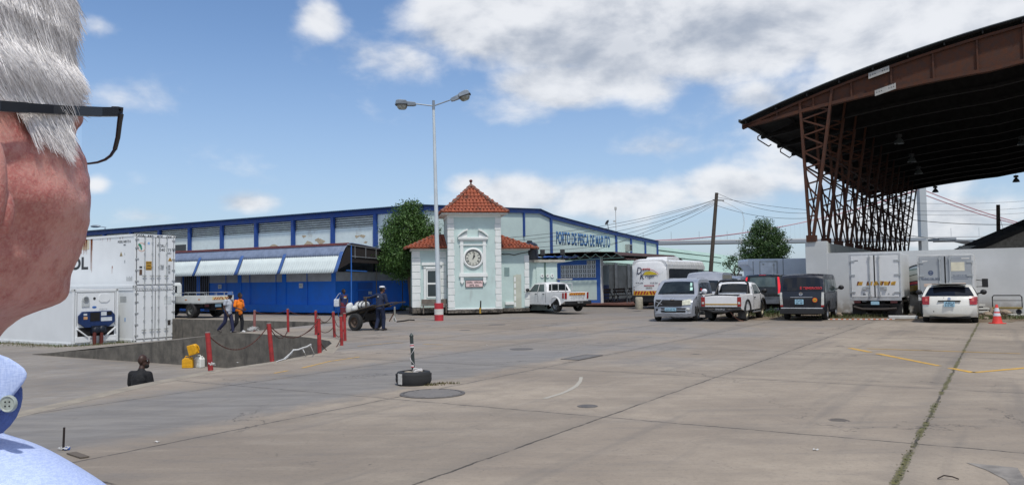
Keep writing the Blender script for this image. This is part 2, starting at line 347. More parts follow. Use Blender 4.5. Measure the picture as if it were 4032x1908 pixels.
for px,py,r,lb in((1312,877.5,.3,'small dark oval cover in the paving beyond the drain grate'),(1478,1021,.14,'small rusty cover set in the paving right of the white arc'),(1250,816,.35,'dark round cover in the paving before the clock tower'),(1170,782+48,.2,'small cover in the paving right of the lamp post')):
    b=MB(); b.lathe([(0,.008),(r*.9,.008),(r,.004),(r,0)],n=20); tag(b.build('small_cover',iron,loc=D(px,py)),lb,'cover')
t=thing('drain_grate','rectangular iron drain grate crossing a paving joint','drain grate',D(1465,898.5),GA); b=MB(); b.box(-.6,.6,-.22,-.18,0,.014); b.box(-.6,.6,.18,.22,0,.014); b.box(-.6,-.56,-.18,.18,0,.014); b.box(.56,.6,-.18,.18,0,.014); b.build('frame',iron,t)
b=MB(); 
for i in range(15): b.box(-.55+i*.075,-.51+i*.075,-.18,.18,.001,.012)
b.build('bars',M('worn_iron',(.2,.19,.18)),t); b=MB(); b.box(-.56,.56,-.18,.18,.0005,.003); b.build('pit',M('black',(.006,.006,.006),.9),t)
# ================================================================= WAREHOUSE
white=M('stained_white_plaster','d3ddd8',.85,dirt=.75,dcol=(.30,.27,.21),ds=.8,bump=.15,bs=8,var=.06)
mint=M('mint_plaster','c4d6d0',.85,var=.05,vs=.8,dirt=.12,dcol=(.4,.42,.38),ds=.6)
navy=M('dark_blue_paint','1c4488',.6,var=.14,vs=2)
blue=M('bright_blue_paint','1070dc',.55,var=.12,vs=1.2,dirt=.2,dcol=(.03,.12,.28),ds=.7)
black=M('black',(.006,.006,.006),.9)
WC=Vector((-5.9,52.5,0)); wh=thing('warehouse','long white warehouse with blue columns and lettered gable wall','building',WC,GA)
prof=[(0,6.8),(15.5,7.62),(17.5,7.3),(30.8,6.42),(42,5.9)]; LQ=60
def ztop(x):
    for (x0,z0),(x1,z1) in zip(prof,prof[1:]):
        if x<=x1: return z0+(z1-z0)*(x-x0)/(x1-x0)
    return prof[-1][1]
b=MB(); pts=[(0,0,0),(42,0,0)]+[(x,0,z-.12) for x,z in reversed(prof)]; b.prism(pts,(0,.3,0)); b.box(41.7,42,.3,LQ,0,5.7)
gw=b.build('gable_wall',mint,wh)
b=MB(); b.box(0,.25,.3,LQ,0,5.62); b.build('side_wall',white,wh)
b=MB(); b.box(.26,.3,.3,LQ,5.6,6.5); b.build('louvre_backing',black,wh)
rm=M('corrugated_roof_blue','3b5570',.5,.3,var=.3,vs=2)
b=MB()
for (x0,z0),(x1,z1) in zip(prof,prof[1:]): 
    b.prism([(x0-(.45 if x0==0 else 0),-.25,z0-(.03 if x0==0 else 0)),(x1,-.25,z1),(x1,-.25,z1+.05),(x0-(.45 if x0==0 else 0),-.25,z0+.03)],(0,LQ+.25,0))
y=-.2
while y<LQ-30: b.cyl((-.47,y,6.8),(-.2,y,6.82),.05,n=6); y+=.2
b.build('roof',rm,wh)
b=MB()
for (x0,z0),(x1,z1) in zip(prof,prof[1:]): b.prism([(x0,0,z0-.33),(x1,0,z1-.33),(x1,0,z1-.02),(x0,0,z0-.02)],(0,-.14,0))
b.build('gable_fascia',navy,wh)
b=MB(); b.box(-.15,.12,0,LQ,6.42,6.76); b.build('eave_beam',navy,wh)
for i in range(15):
    y=i*4.0; b=MB(); b.box(-.22,0,y-.13,y+.13,0,6.42); b.build('column',navy,wh)
for i in range(1,15):
    y0=(i)*4.0+.14; y1=(i+1)*4.0-.14
    b=MB()
    for k in range(5): b.prism([(.02,y0,5.66+k*.16),(.14,y0,5.74+k*.16),(.14,y0,5.78+k*.16),(.02,y0,5.70+k*.16)],(0,y1-y0,0))
    o=b.build('louvre_panel',M('louvre_white','c9cfc9',.8,dirt=.4,ds=2),wh)
b=MB(); b.box(-.02,.25,.3,3.87,5.6,6.42); b.build('blind_panel',white,wh)
pm=M('bare_plaster','b5a488',.9,var=.2,vs=6)
for (yy,zz,s) in((9.2,4.75,.5),(10.5,4.6,.6),(11.0,5.2,.28),(9.6,4.9,.3),(5.3,5.0,.35),(5.8,4.98,.25),(5.0,4.55,.2),(14.2,4.6,.5)):
    b=MB(); vs=[(-.004,yy+s*(.5+.5*random.random())*cos(a*PI/5),zz+.5*s*(.4+.6*random.random())*sin(a*PI/5)) for a in range(10)]; b.add(vs,[tuple(range(10))]); b.build('bare_patch',pm,wh,solid=.006)
for x,z0 in((13,5.25),(17.5,0),(30.8,0),(34.5,0),(38.3,0),(41.8,0)):
    wd=.18 if x==13 else .28; b=MB(); b.box(x-wd/2,x+wd/2,-.13,0,z0,ztop(x)-.33); b.build('column',navy,wh)
letm=M('lettering_blue','416e9f',.7,var=.1)
text('PORTO DE PESCA DE MAPUTO',11.0,1.12,letm,wh,board((23.95,-.012,5.4),(1,0,0)),depth=.01,offset=.035)
b=MB(); b.box(33.1,33.7,-.5,0,4.6,5.3); b.build('air_conditioner',M('ac_grey','9a9c9a',.6),wh)
b=MB(); b.box(33.15,33.65,-.52,-.5,4.68,5.22); b.build('air_conditioner_grille',M('dark_grey',(.03,.03,.03),.6),wh)
b=MB(); b.box(-.01,.02,24.6,27,4.0,5.1); b.build('window',M('dark_glass',(.015,.02,.025),.08),wh)
# --- blue store block
bb=thing('blue_store','bright blue store block with corrugated awning in front of the warehouse','building',WC,GA)
Y0=.94; Y1=26
b=MB(); b.box(-7.15,-6.9,Y0,Y1,0,1.86); b.box(-6.9,0,Y0,Y0+.25,0,1.86); b.build('wall',blue,bb)
b=MB(); b.box(-7.15,-6.9,Y0,Y1,1.86,2.75); b.box(-6.9,-.2,Y0,Y0+.25,1.86,2.4); b.build('upper_band',M('grey_white_plaster','a9b0b8',.85,dirt=.6,ds=1.2,dcol=(.2,.2,.2)),bb)
b=MB(); b.box(-7.3,-7.15,Y0-.13,Y1,0,.46); b.box(-7.3,0,Y0-.15,Y0-.0,0,.42); b.build('plinth',M('plinth_blue','1b72d4',.6,var=.12,vs=3,dirt=.35,dcol=(.05,.2,.42),ds=1.5),bb)
for i,yy in enumerate((Y0+.1,5.2,9.3,13.4,17.5)):
    b=MB(); b.box(-7.19,-7.15,yy-.17,yy+.17,.46,2.6); b.build('pilaster',blue,bb)
for yy in(3.2,5.9,8.3,10.6,15): b=MB(); b.cyl((-7.2,yy,.46),(-7.2,yy,2.6),.025,n=6); b.build('downpipe',blue,bb)
sgn=M('sign_white','c6ccd0',.6)
for yy,tt in((3.72,'B 1'),(11.2,'A 1')):
    b=MB(); b.box(-7.21,-7.152,yy-.15,yy+.15,1.48,1.76); o=b.build('sign_plate',sgn,bb); text(tt,.16,.1,M('ink',(.05,.05,.06)),o,board((-7.214,yy,1.62),(0,-1,0)))
# side door
b=MB(); b.box(-5.2,-3.9,Y0-.03,Y0,.42,1.75); dd=b.build('door',M('door_blue','0f59b4',.5,var=.05),bb)
b=MB(); b.box(-5.35,-3.8,Y0-.07,Y0-.03,1.28,1.34); b.build('door_bar',blue,dd); b=MB(); b.box(-4.3,-4.0,Y0-.06,Y0-.03,1.02,1.2); b.build('door_plate',sgn,dd)
# barred opening behind the truck
b=MB(); b.box(-7.17,-7.15,12.3,15.2,.46,2.6); b.build('opening',black,bb)
b=MB(); 
for i in range(14): b.cyl((-7.2,12.35+i*.21,.46),(-7.2,12.35+i*.21,2.7),.02,n=6)
b.build('window_bars',M('bar_grey','8d97a8',.5,.4),bb)
# awning
def corr(y): return .03*sin(y*2*PI/.19)
steel=M('awning_steel_blue','7f8ca3',.45,.25,var=.16,vs=3,dirt=.3,dcol=(.28,.22,.2),ds=1); pale=M('awning_white','ccd6d4',.6,var=.05,vs=2,dirt=.25,dcol=(.45,.42,.35))
rustm=M('rust_edge','7c4038',.9)
AP=[(-9.0,2.33),(-8.85,2.62),(-8.7,2.95),(-8.56,3.28),(-8.45,3.5),(-8.3,3.75),(-8.1,3.93),(-7.8,4.02),(-7.0,3.96),(-5,3.74),(-2,3.5),(0,3.35)]
def sheet(i0,i1,y0,y1,off=0.0,lift=0.0):
    pp=AP[i0:i1+1]; n=int((y1-y0)/.048)
    def fn(u,v):
        k=v*(len(pp)-1); j=min(len(pp)-2,int(k)); f=k-j; x=pp[j][0]*(1-f)+pp[j+1][0]*f; z=pp[j][1]*(1-f)+pp[j+1][1]*f
        y=y0+u*(y1-y0); return (x-off+corr(y)*.8,y,z+corr(y)*.6+lift)
    b=MB(); b.grid(fn,n,len(pp)-1); return b
sheet(3,11,-1.0,24).build('awning_roof',steel,bb,smooth=True,solid=.01)
for k,(y0,y1) in enumerate(((-.8,3.55),(3.85,7.3),(7.6,11.35),(11.65,15.3),(15.6,19.3),(19.6,23.5))): sheet(0,3,y0,y1,.0,-.012).build('awning_panel',pale,bb,smooth=True,solid=.01)
for y0 in(-1.02,3.56,7.31,11.36,15.31,19.31):
    sheet(0,4,y0,y0+.28,.03).build('awning_strap',M('strap_blue','3d5f9a',.5,var=.15),bb,smooth=True,solid=.01)
b=MB(); b.bar((-8.2,-1,3.92),(-8.2,24,3.92),.06,.06); b.tube([(-8.02,y,4.0+.0) for y in(-1,5,12,24)],.03); b.build('awning_ridge',rustm,bb)
b=MB()
b.prism([(-8.9,-1.03,2.5),(-8.5,-1.03,3.3),(-8.1,-1.03,3.88),(-7.8,-1.03,3.97),(0,-1.03,3.3),(0,-1.03,2.75),(-7.9,-1.03,2.9)],(0,.02,0)); b.build('awning_netting',M('dark_netting',(.018,.014,.013),.95),bb)
b=MB()
for i in range(9): x=-7.6+i*.9; b.bar((x,-1.06,3.15),(x,-1.06,3.9-(x+7.8)*.075),.03,.03)
b.bar((-7.9,-1.06,3.25),(0,-1.06,2.95),.04,.04); b.bar((-8.2,-1.06,3.9),(0,-1.06,3.33),.04,.04); b.build('awning_frame',M('frame_grey','8b8f92',.6,.3),bb)
b=MB(); b.cyl((-7.9,-1.05,0),(-7.9,-1.05,3.9),.035,n=8); b.bar((-8.3,-1.05,2.45),(-6.6,-1.05,2.4),.05,.05); b.build('post',M('post_blue','2b66b4',.5),bb)
for x in(-5.6,-3.2): b=MB(); b.cyl((x,-.9,0),(x,-.9,2.8),.03,n=8); b.build('post',M('dark_grey',(.03,.03,.03)),bb)
# ================================================================= CLOCK HOUSE
ang=math.atan2(.163,.987)
aqua=M('aqua_plaster','bccfcb',.85,var=.08,vs=1.3,dirt=.55,dcol=(.33,.38,.36),ds=1.3,bump=.2,bs=6,streak=True)
quo=M('white_quoin','dcdfdc',.85,var=.06,dirt=.7,dcol=(.33,.31,.28),ds=2.2,bump=.25,bs=10)
wtr=M('white_trim','dfe2df',.8,var=.04,dirt=.25,dcol=(.4,.38,.33),ds=3)
def tile_mat():
    m=bpy.data.materials.new('terracotta_tiles'); m.use_nodes=True; t=NT(m.node_tree); b_=t.n['Principled BSDF']
    o=t.node('ShaderNodeTexCoord').outputs['Object']; n=t.noise(o,5,6,.7); n2=t.noise(o,1.6,6,.65)
    c=t.mix(t.mr(n,.3,.7),(.2,.05,.025),(.38,.1,.045)); c=t.mix(t.mr(n2,.52,.68,0,.85),c,(.045,.03,.022)); c=t.mix(t.mr(t.noise(o,3.3,4),.62,.72,0,.5),c,(.3,.2,.13))
    t.put(b_.inputs['Base Color'],c); b_.inputs['Roughness'].default_value=.85; return m
tile=tile_mat()
C0=at(1767,1232,43.9); C0.z=0
ch=thing('clock_house','pale blue clock tower house with red tiled roofs and white quoins','building',C0,ang)
TW=2.93; TD=2.9; TH=5.45
b=MB(); b.box(0,TW,0,TD,.22,TH); b.build('tower_wall',aqua,ch)
b=MB(); b.box(-.03,TW+.03,-.03,TD,TH-.16,TH-.02); b.box(-.12,TW+.12,-.12,TD+.1,TH-.02,TH+.1); b.box(-.06,TW+.06,-.06,0,.18,.26); b.build('cornice',wtr,ch,bevel=.015)
stone=M('rubble_stone','6a645c',.95,var=.6,vs=3.5,dirt=.7,dcol=(.05,.045,.04),ds=6,bump=1,bs=9)
b=MB(); random.seed(3)
for (x0,x1,y0,zh) in((-.05,TW+.07,-.1,.21),(-1.95,-.05,.82,.3),(TW+.07,4.7,.82,.2)):
    for rw in(0,1):
        x=x0
        while x<x1:
            wd=min(.12+random.random()*.2,x1-x); dz=random.uniform(-.02,.02) if rw else 0; b.box(x,x+wd-.02,y0-random.random()*.05,y0+.5,rw*zh*.52+dz,zh*.5 if rw==0 else zh-random.random()*.03); x+=wd
b.box(-1.93,4.68,.9,5,0,.2); b.box(0,TW,-.04,TD,0,.205); b.build('stone_base',stone,ch,bevel=.02)
def quoins(x0,x1,y0,y1,z0,z1,parent=ch,proud=.035,h=.36,side=0):
    n=round((z1-z0)/h); hh=(z1-z0)/n
    for i in range(n):
        k=.0 if i%2 else .03
        b=MB(); b.box(x0-(k if side>0 else 0),x1+(k if side<0 else 0),y0,y1,z0+i*hh+.012,z0+(i+1)*hh-.012); b.build('quoin',quo,parent,bevel=.012,seg=1)
quoins(-.03,.32,-.035,.25,.28,TH-.17,side=-1); quoins(TW-.30,TW+.03,-.035,.25,.28,TH-.17,side=1)
# tower roof : tiled pyramid with slight bell-cast
def tiled(parent,p0,p1,top0,top1,name='roof_tiles',rows=9,tw=.2,sag=.12):
    """tile courses between eave p0->p1 and ridge top0->top1"""
    p0,p1,top0,top1=map(Vector,(p0,p1,top0,top1)); b=MB(); nrm=(p1-p0).cross(top0-p0).normalized()
    if nrm.z<0: nrm=-nrm
    for r in range(rows):
        f0=r/rows; f1=(r+1)/rows+.02
        a0=p0.lerp(top0,f0); a1=p1.lerp(top1,f0); c0=p0.lerp(top0,min(1,f1)); c1=p1.lerp(top1,min(1,f1))
        s=lambda f:-sag*sin(PI*min(1,f))
        L=(a1-a0).length; n=max(1,round(L/tw)); dirn=(a1-a0).normalized() if L>0 else Vector((1,0,0))
        for k in range(n):
            e0=a0.lerp(a1,(k+.5)/n); t_=(e0-a0).dot(dirn)
            # keep tile columns running straight up the slope
            g0=e0+nrm*(.045+s(f0)+random.uniform(-.008,.008)); uq=(c0-a0)-dirn*(c0-a0).dot(dirn); g1=e0+uq+nrm*(.02+s(f1))
            lim0=(g1-c0).dot(dirn); lim1=(c1-g1).dot(dirn)
            if lim0<-.06 or lim1<-.06: g1=e0+uq*.6+nrm*.03
            rr=tw*.48; m=5; vs=[]
            for pt,hh,rad in((g0,.06,rr),(g1,.045,rr*.8)):
                for j in range(m): th=PI*j/(m-1); vs.append(pt-dirn*rad*cos(th)+nrm*hh*sin(th))
            vs+=[g0-dirn*rr-nrm*.03,g0+dirn*rr-nrm*.03]
            b.add(vs,[(j,j+1,m+j+1,m+j) for j in range(m-1)]+[(2*m,2*m+1,4,3,2,1,0)])
        b.add([a0+nrm*(s(f0)+.01),a1+nrm*(s(f0)+.01),c1+nrm*(s(f1)+.01),c0+nrm*(s(f1)+.01)],[(0,1,2,3)])
    return b
ov=.42; zE=TH+.06; apx=(TW/2,TD/2,7.22); cr=[(-ov,-ov,zE),(TW+ov,-ov,zE),(TW+ov,TD+ov,zE),(-ov,TD+ov,zE)]
for i in range(4): tiled(ch,cr[i],cr[(i+1)%4],apx,apx,rows=8).build('roof_slope',tile,ch)
b=MB()
for c in cr:
    c=Vector(c); A=Vector(apx)
    for k in range(10):
        q0=c.lerp(A,k/10); q1=c.lerp(A,(k+1.15)/10); s0=-.1*sin(PI*k/10); s1=-.1*sin(PI*min(1,(k+1.1)/10)); b.cyl(q0+Vector((0,0,.07+s0)),q1+Vector((0,0,.05+s1)),.095,.07,n=8)
b.build('hip_ridge',M('ridge_mortar','8e5140',.9,var=.4,vs=6,col2='6d6258'),ch,smooth=True)
b=MB(); b.box(-ov+.05,TW+ov-.05,-ov+.05,TD+ov-.05,zE-.05,zE-.01); b.build('eave_board',wtr,ch)
b=MB(); b.lathe([(.13,0),(.1,.06),(.045,.1),(.035,.2),(.06,.22),(.035,.25),(.09,.33),(.1,.38),(.07,.43),(.0,.45)],(TW/2,TD/2,7.13),12); b.build('finial',M('finial_red','5d2420',.8),ch,smooth=True)
# wings
WL=-1.93; WR=4.66; WY=.9; WD=5.0; WH=3.5
b=MB(); b.box(WL,0,WY,WD,.3,WH); b.box(0,WR,TD-.2,WD,.2,WH-.02); b.box(TW,WR,WY,TD-.2,.2,WH-.02); b.build('wing_wall',aqua,ch)
b=MB(); b.box(WL-.1,0,WY-.1,WD+.1,WH,WH+.1); b.box(TW,WR+.1,WY-.1,WD+.1,WH-.02,WH+.08); b.build('wing_cornice',wtr,ch,bevel=.01)
quoins(WL-.03,WL+.42,WY-.035,WY+.3,.3,WH-.02,h=.4,side=-1); quoins(WR-.22,WR+.04,WY-.035,WY+.3,.25,WH-.3,h=.42,side=1); quoins(-.5,-.03,WY-.03,WY+.05,.3,WH-.05,h=.4,side=1)
zW=WH+.1; o_=.42; ry=(WY+WD)/2; zr=4.45
eL=[(WL-o_,WY-o_,zW),(.05,WY-o_,zW),(WL-o_,WD+o_,zW),(WR+o_+.1,WY-o_,zW-.05),(TW,WY-o_,zW-.05),(WR+o_+.1,WD+o_,zW-.05)]
rl=(WL+1.35,ry,zr); rr_=(WR-1.4,ry,zr)
tiled(ch,eL[0],eL[1],rl,(.05,ry,zr),rows=7,sag=.03).build('roof_slope',tile,ch)
tiled(ch,eL[2],eL[0],rl,rl,rows=7,sag=.03).build('roof_slope',tile,ch)
tiled(ch,eL[4],eL[3],(TW,ry,zr),rr_,rows=7,sag=.03).build('roof_slope',tile,ch)
tiled(ch,eL[3],eL[5],rr_,rr_,rows=7,sag=.03).build('roof_slope',tile,ch)
tiled(ch,eL[5],eL[2],rr_,rl,rows=5,sag=.03,tw=.3).build('roof_slope',tile,ch)
b=MB(); b.cyl(eL[0],rl,.07,n=6); b.cyl(eL[3],rr_,.07,n=6); b.cyl(rl,rr_,.08,n=6); b.build('hip_ridge',MATS['ridge_mortar'],ch)
# clock surround
cxk=1.38; cz=3.02
b=MB(); b.lathe([(.58,0),(.58,.05),(.545,.08),(.50,.09),(.455,.06),(.445,.02)],(cxk,-.0,cz),40,ax=(0,-1,0),cap=False); b.build('clock_surround',wtr,ch,auto=35)
clk=MB(); clk.lathe([(0,0),(.445,0),(.445,.018),(0,.018)],(cxk,-.002,cz),40,ax=(0,-1,0)); clk=clk.build('clock',M('clock_face','c9c9bd',.5,var=.05,dirt=.15),ch)
b=MB(); b.lathe([(.415,.02),(.415,.045),(.45,.045),(.45,.02)],(cxk,-.002,cz),40,ax=(0,-1,0),cap=False); b.build('rim',M('clock_black',(.012,.012,.014),.4),clk)
ink=MATS['clock_black']; b=MB()
for i,num in enumerate(('XII','I','II','III','IIII','V','VI','VII','VIII','IX','X','XI')):
    a=PI/2-i*PI/6; rv=Vector((cos(a),0,sin(a))); tv=Vector((sin(a),0,-cos(a))); cc=Vector((cxk,-.026,cz))
    wtot=sum({'I':.026,'V':.05,'X':.05}[c] for c in num); xx=-wtot/2
    for c in num:
        cw={'I':.026,'V':.05,'X':.05}[c]; xm=xx+cw/2
        P=lambda u,v: cc+rv*(.27+v*.115)+tv*u
        if c=='I': b.bar(P(xm,0),P(xm,1),.014,.006)
        elif c=='V': b.bar(P(xx+.006,1),P(xm,0),.013,.006); b.bar(P(xx+cw-.006,1),P(xm,0),.007,.006)
        else: b.bar(P(xx+.006,1),P(xx+cw-.006,0),.013,.006); b.bar(P(xx+cw-.006,1),P(xx+.006,0),.007,.006)
        xx+=cw
b.build('numerals',ink,clk)
for a_,L,wd in((PI/2-R(5+360*1.05/12),.2,.034),(PI/2-R(14),.36,.026)):
    d=Vector((cos(a_),0,sin(a_))); s=Vector((sin(a_),0,-cos(a_))); c=Vector((cxk,-.035,cz)); b=MB(); b.prism([c-d*.06-s*wd*.5,c+d*L*.6-s*wd,c+d*L,c+d*L*.6+s*wd,c-d*.06+s*wd*.5],(0,-.006,0)); b.build('clock_hand',ink,clk)
# aedicule
b=MB()
for x0,x1 in((.66,.84),(1.92,2.10)): b.box(x0,x1,-.06,0,2.15,4.0)
b.box(.58,2.18,-.1,0,1.98,2.12); b.box(.6,2.16,-.08,0,2.12,2.2); b.box(.62,2.14,-.07,0,3.72,3.79); b.box(.6,2.16,-.09,0,3.98,4.06); b.box(.55,2.22,-.14,0,4.06,4.18)
b.box(.66,.84,-.08,0,1.72,1.98); b.box(1.92,2.10,-.08,0,1.72,1.98)
for xm in(.75,2.01): b.prism([(xm-.11,-.09,1.73),(xm+.11,-.09,1.73),(xm,-.09,1.57)],(0,.09,0))
for sg in(-1,1):
    pts=[];xx=1.38
    for k in range(8): f=k/7; pts.append((xx+sg*(.86-f*.56),-.16,4.18+.36*sin(f*PI/2*.9)))
    pts2=[(x,y,z+.1 if i>0 else z+.05) for i,(x,y,z) in enumerate(pts)]
    b.prism(pts+pts2[::-1],(0,.16,0)); b.prism([(xx+sg*.8,-.05,4.18)]+[(xx+sg*(.8-f*.48),-.05,4.18+.3*f) for f in(.3,.6,1)]+[(xx+sg*.32,-.05,4.18)],(0,.05,0))
b.build('clock_niche_frame',wtr,ch,bevel=.012)
b=MB(); b.box(.93,2.02-.1,-.05,0,1.4,1.8); sg_=b.build('sign',ink,ch); b=MB(); b.box(.96,1.89,-.058,-.05,1.43,1.77); b.build('sign_board',M('sign_pink','dfc3c0',.6,var=.05),sg_)
text('HORA   OFICIAL',.84,.1,ink,sg_,board((1.425,-.062,1.68),(1,0,0)),offset=.02); text('30ºE. Gw.',.55,.1,ink,sg_,board((1.425,-.062,1.52),(1,0,0)),offset=.02)
gl=M('window_glass',(.03,.045,.05),.06)
def window(parent,x0,x1,z0,z1,y,frm,rail=.5,fw_=.07):
    b=MB(); b.box(x0,x1,y-.02,y+.02,z0,z0+fw_); b.box(x0,x1,y-.02,y+.02,z1-fw_,z1); b.box(x0,x0+fw_,y-.02,y+.02,z0+fw_,z1-fw_); b.box(x1-fw_,x1,y-.02,y+.02,z0+fw_,z1-fw_)
    if rail: zr_=z0+(z1-z0)*rail; b.box(x0+fw_,x1-fw_,y-.025,y+.02,zr_-.05,zr_+.05)
    o=b.build('window',frm,parent); b=MB(); b.box(x0+fw_,x1-fw_,y,y+.012,z0+fw_,z1-fw_); b.build('pane',gl,o); return o
b=MB(); b.box(-1.32,-1.18,WY-.08,WY,.75,2.55); b.box(-.5,-.36,WY-.08,WY,.75,2.55); b.box(-1.32,-.36,WY-.08,WY,2.45,2.6); b.box(-1.42,-.26,WY-.12,WY,2.66,2.82); b.box(-1.36,-.3,WY-.12,WY,.66,.78); b.build('window_surround',wtr,ch,bevel=.01)
window(ch,-1.16,-.52,.85,2.43,WY-.03,wtr,.5)
b=MB(); b.box(-.03,0,.35,.62,1.4,2.1); b.build('side_hatch',M('dark_grey',(.03,.03,.03)),ch)
b=MB(); b.box(-.02,0,.3,.55,3.7,4.9); b.build('side_window',M('dull_aqua','7f9695',.8),ch)
b=MB(); b.box(TW+.33,TW+.62,WY-.02,WY,2.02,2.5); b.build('vent_opening',M('dull_aqua','7f9695',.8),ch)
dm=M('door_beige','b9bcae',.7,var=.1,dirt=.4)
b=MB(); b.box(TW+.86,TW+1.0,WY-.03,WY,.15,2.05); b.box(TW+1.0,TW+1.3,WY-.015,WY,.15,2.1); o=b.build('door',dm,ch)
b=MB()
for k in range(5): b.box(TW+.88,TW+.98,WY-.04,WY-.03,.25+k*.36,.25+k*.36+.26)
b.build('door_panels',wtr,o)
b=MB(); b.box(TW+.35,TW+.85,WY-.14,WY,.38,.55); b.build('ledge',wtr,ch,bevel=.01)
cab=M('cable_black',(.01,.01,.01),.6)
b=MB(); b.tube([(TW+.05,WY-.06,3.32),(TW+.3,WY-.06,3.24),(TW+.6,WY-.06,3.26),(TW+.9,WY-.06,3.2),(TW+1.3,WY-.06,3.3),(WR,WY-.06,3.36)],.022); b.build('cable',cab,ch)
# bench at the left wing
t=thing('bench','weathered grey wooden bench under the clock house window','bench',ch.matrix_basis@Vector((-.75,WY-.55,0)),ang)
wood=M('grey_wood','6f675e',.9,var=.3,vs=6,streak=True,dirt=.5)
b=MB(); b.box(-.75,.75,-.2,.12,.42,.47); b.build('seat',wood,t); b=MB(); b.box(-.72,.72,.14,.18,.5,.78); b.build('backrest',wood,t)
for x in(-.65,.6): b=MB(); b.box(x,x+.06,-.18,.14,0,.42); b.build('leg',wood,t)
# flat-roofed annex to the right
x0=WR; b=MB(); ax_=thing('flat_annex','mint flat roofed annex with pipe and round vents behind the white double cab','building',ch.matrix_basis@Vector((WR+.02,WY+.9,0)),ang)
b.box(0,1.85,0,4.5,0,2.8); b.build('wall',mint,ax_); b=MB(); b.box(-.02,2.3,-.2,4.6,2.8,2.93); b.build('roof_slab',M('stained_slab','b4b1a6',.9,dirt=.9,ds=2),ax_)
b=MB(); b.box(.6,1.85,-.05,0,.0,2.78); b.build('bay',mint,ax_)
b=MB(); b.cyl((1.12,-.1,.2),(1.12,-.1,2.85),.04,n=8); b.build('downpipe',M('pipe_green','4f6a60',.6),ax_)
for x in(.95,1.27,1.55):
    b=MB(); b.lathe([(.04,.0),(.04,.05),(.1,.06),(.11,.0)],(x,-.05,2.0),14,ax=(0,-1,0)); b.build('vent',wtr,ax_)
b=MB(); b.box(.7,3.3,-.12,0,.0,.0+.05)
b=MB(); b.box(1.8,2.7,-.3,.3,1.75,1.83); b.build('ledge',MATS['stained_slab'],ax_)
wt=thing('water_tank','black plastic water tank on the annex roof','water tank',ax_.matrix_basis@Vector((.35,.6,2.93)),ang)
tk=M('tank_black',(.02,.022,.03),.35); b=MB(); b.lathe([(.0,0),(.5,0),(.52,.1),(.5,.2),(.52,.3),(.5,.4),(.52,.5),(.5,.62),(.52,.75),(.45,.95),(.2,1.08),(0,1.1)],n=20); b.build('tank',tk,wt,smooth=True); b=MB(); b.lathe([(.16,1.06),(.16,1.16),(0,1.18)],n=12); b.build('lid',tk,wt)
blt=M('blue_tarp','1d4f9e',.6,var=.3,vs=5)
def tarp(u,v): return (-.0+u*2.2,-.15+v*2.5,.12+.14*mnoise.noise((u*6,v*4,1))+.06)
b=MB(); b.grid(tarp,24,10); tag(b.build('tarpaulin',blt,loc=ax_.matrix_basis@Vector((1.0,.1,2.93))),'crumpled blue tarpaulin on the annex roof','tarpaulin').rotation_euler=(0,0,ang)
for k,(x,lb) in enumerate(((1.0,'dark floodlight on the annex roof near the drain pipe'),(2.2,'black floodlight tilted up beside the shelter roof'))):
    t=thing('floodlight',lb,'floodlight',ax_.matrix_basis@Vector((x,0,2.93)),ang); b=MB(); b.cyl((0,0,0),(0,0,.3),.02); b.build('bracket',cab,t); b=MB(); b.box(-.13,.13,-.08,.08,.28,.6); b.build('lamp_head',M('dark_grey',(.03,.03,.03)),t,bevel=.02)
# ================================================================= SHELTER WITH VENT BLOCKS
SO=Vector((6.1,55,0)); sh=thing('shelter','blue and white shelter with pierced block screen and brown corrugated roof','building',SO,GA)
# local x runs away along the canopy front, local y runs left
b=MB(); b.prism([(0,0,0),(0,4.6,0),(0,4.6,2.85),(0,0,3.3)],(.2,0,0)); b.build('side_wall',M('shelter_blue','3563ae',.7,var=.15,vs=2,dirt=.25,dcol=(.25,.33,.45)),sh)
scr=M('screen_white','d8dcd8',.8,var=.05)
b=MB(); b.box(-.012,0,.32,3.2,.35,1.72); b.box(-.012,0,3.45,4.6,.35,1.72); b.build('white_panel',mint,sh)
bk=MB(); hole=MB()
for r in range(4):
    for c in range(12):
        y=.36+c*.345; z=1.9+r*.3
        if abs(y+.17-3.3)<.2 or z+.3>3.2-.1*y: continue
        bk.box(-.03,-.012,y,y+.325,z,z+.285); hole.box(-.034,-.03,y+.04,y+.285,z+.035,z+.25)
        bk.box(-.045,-.034,y+.155,y+.17,z+.03,z+.255); bk.box(-.045,-.034,y+.04,y+.285,z+.135,z+.15)
        bk.add([(-.04,y+.1,z+.08),(-.04,y+.22,z+.2),(-.04,y+.2,z+.22),(-.04,y+.08,z+.1)],[(0,1,2,3)]); bk.add([(-.04,y+.22,z+.08),(-.04,y+.24,z+.1),(-.04,y+.12,z+.22),(-.04,y+.1,z+.2)],[(0,1,2,3)])
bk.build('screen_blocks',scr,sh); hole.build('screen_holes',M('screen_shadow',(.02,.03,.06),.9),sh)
b=MB(); b.box(-.06,.22,-.07,0,0,3.3); b.build('corner_post',wtr,sh)
LX=11.3
b=MB(); b.box(.2,LX,4.6,4.8,0,1.3); b.build('back_wall_lower',M('dark_blue_wall','14306a',.7),sh); b=MB(); b.box(.2,LX,4.6,4.8,1.3,2.9); b.build('back_wall_upper',M('grey_wall','8e9a9c',.8),sh)
brn=M('brown_corrugated','4a3634',.7,.2,var=.25,vs=3)
def rf(u,v):
    x=-.5+u*(LX+.5); k=v; y=-2.2+k*8.2; z=3.55-(.5 if k<.02 else 0)*1-(0.25 if .02<k<.08 else 0)-.0*k; return (x,y+.0,z+.1*sin(k*3)+.03*sin(x*2*PI/.3))
b=MB(); b.grid(rf,260,16); b.build('roof',brn,sh,solid=.015)
b=MB(); b.box(-.5,LX,-2.1,5.9,3.3,3.36); b.build('ceiling',M('dark_ceiling',(.03,.028,.027),.9),sh)
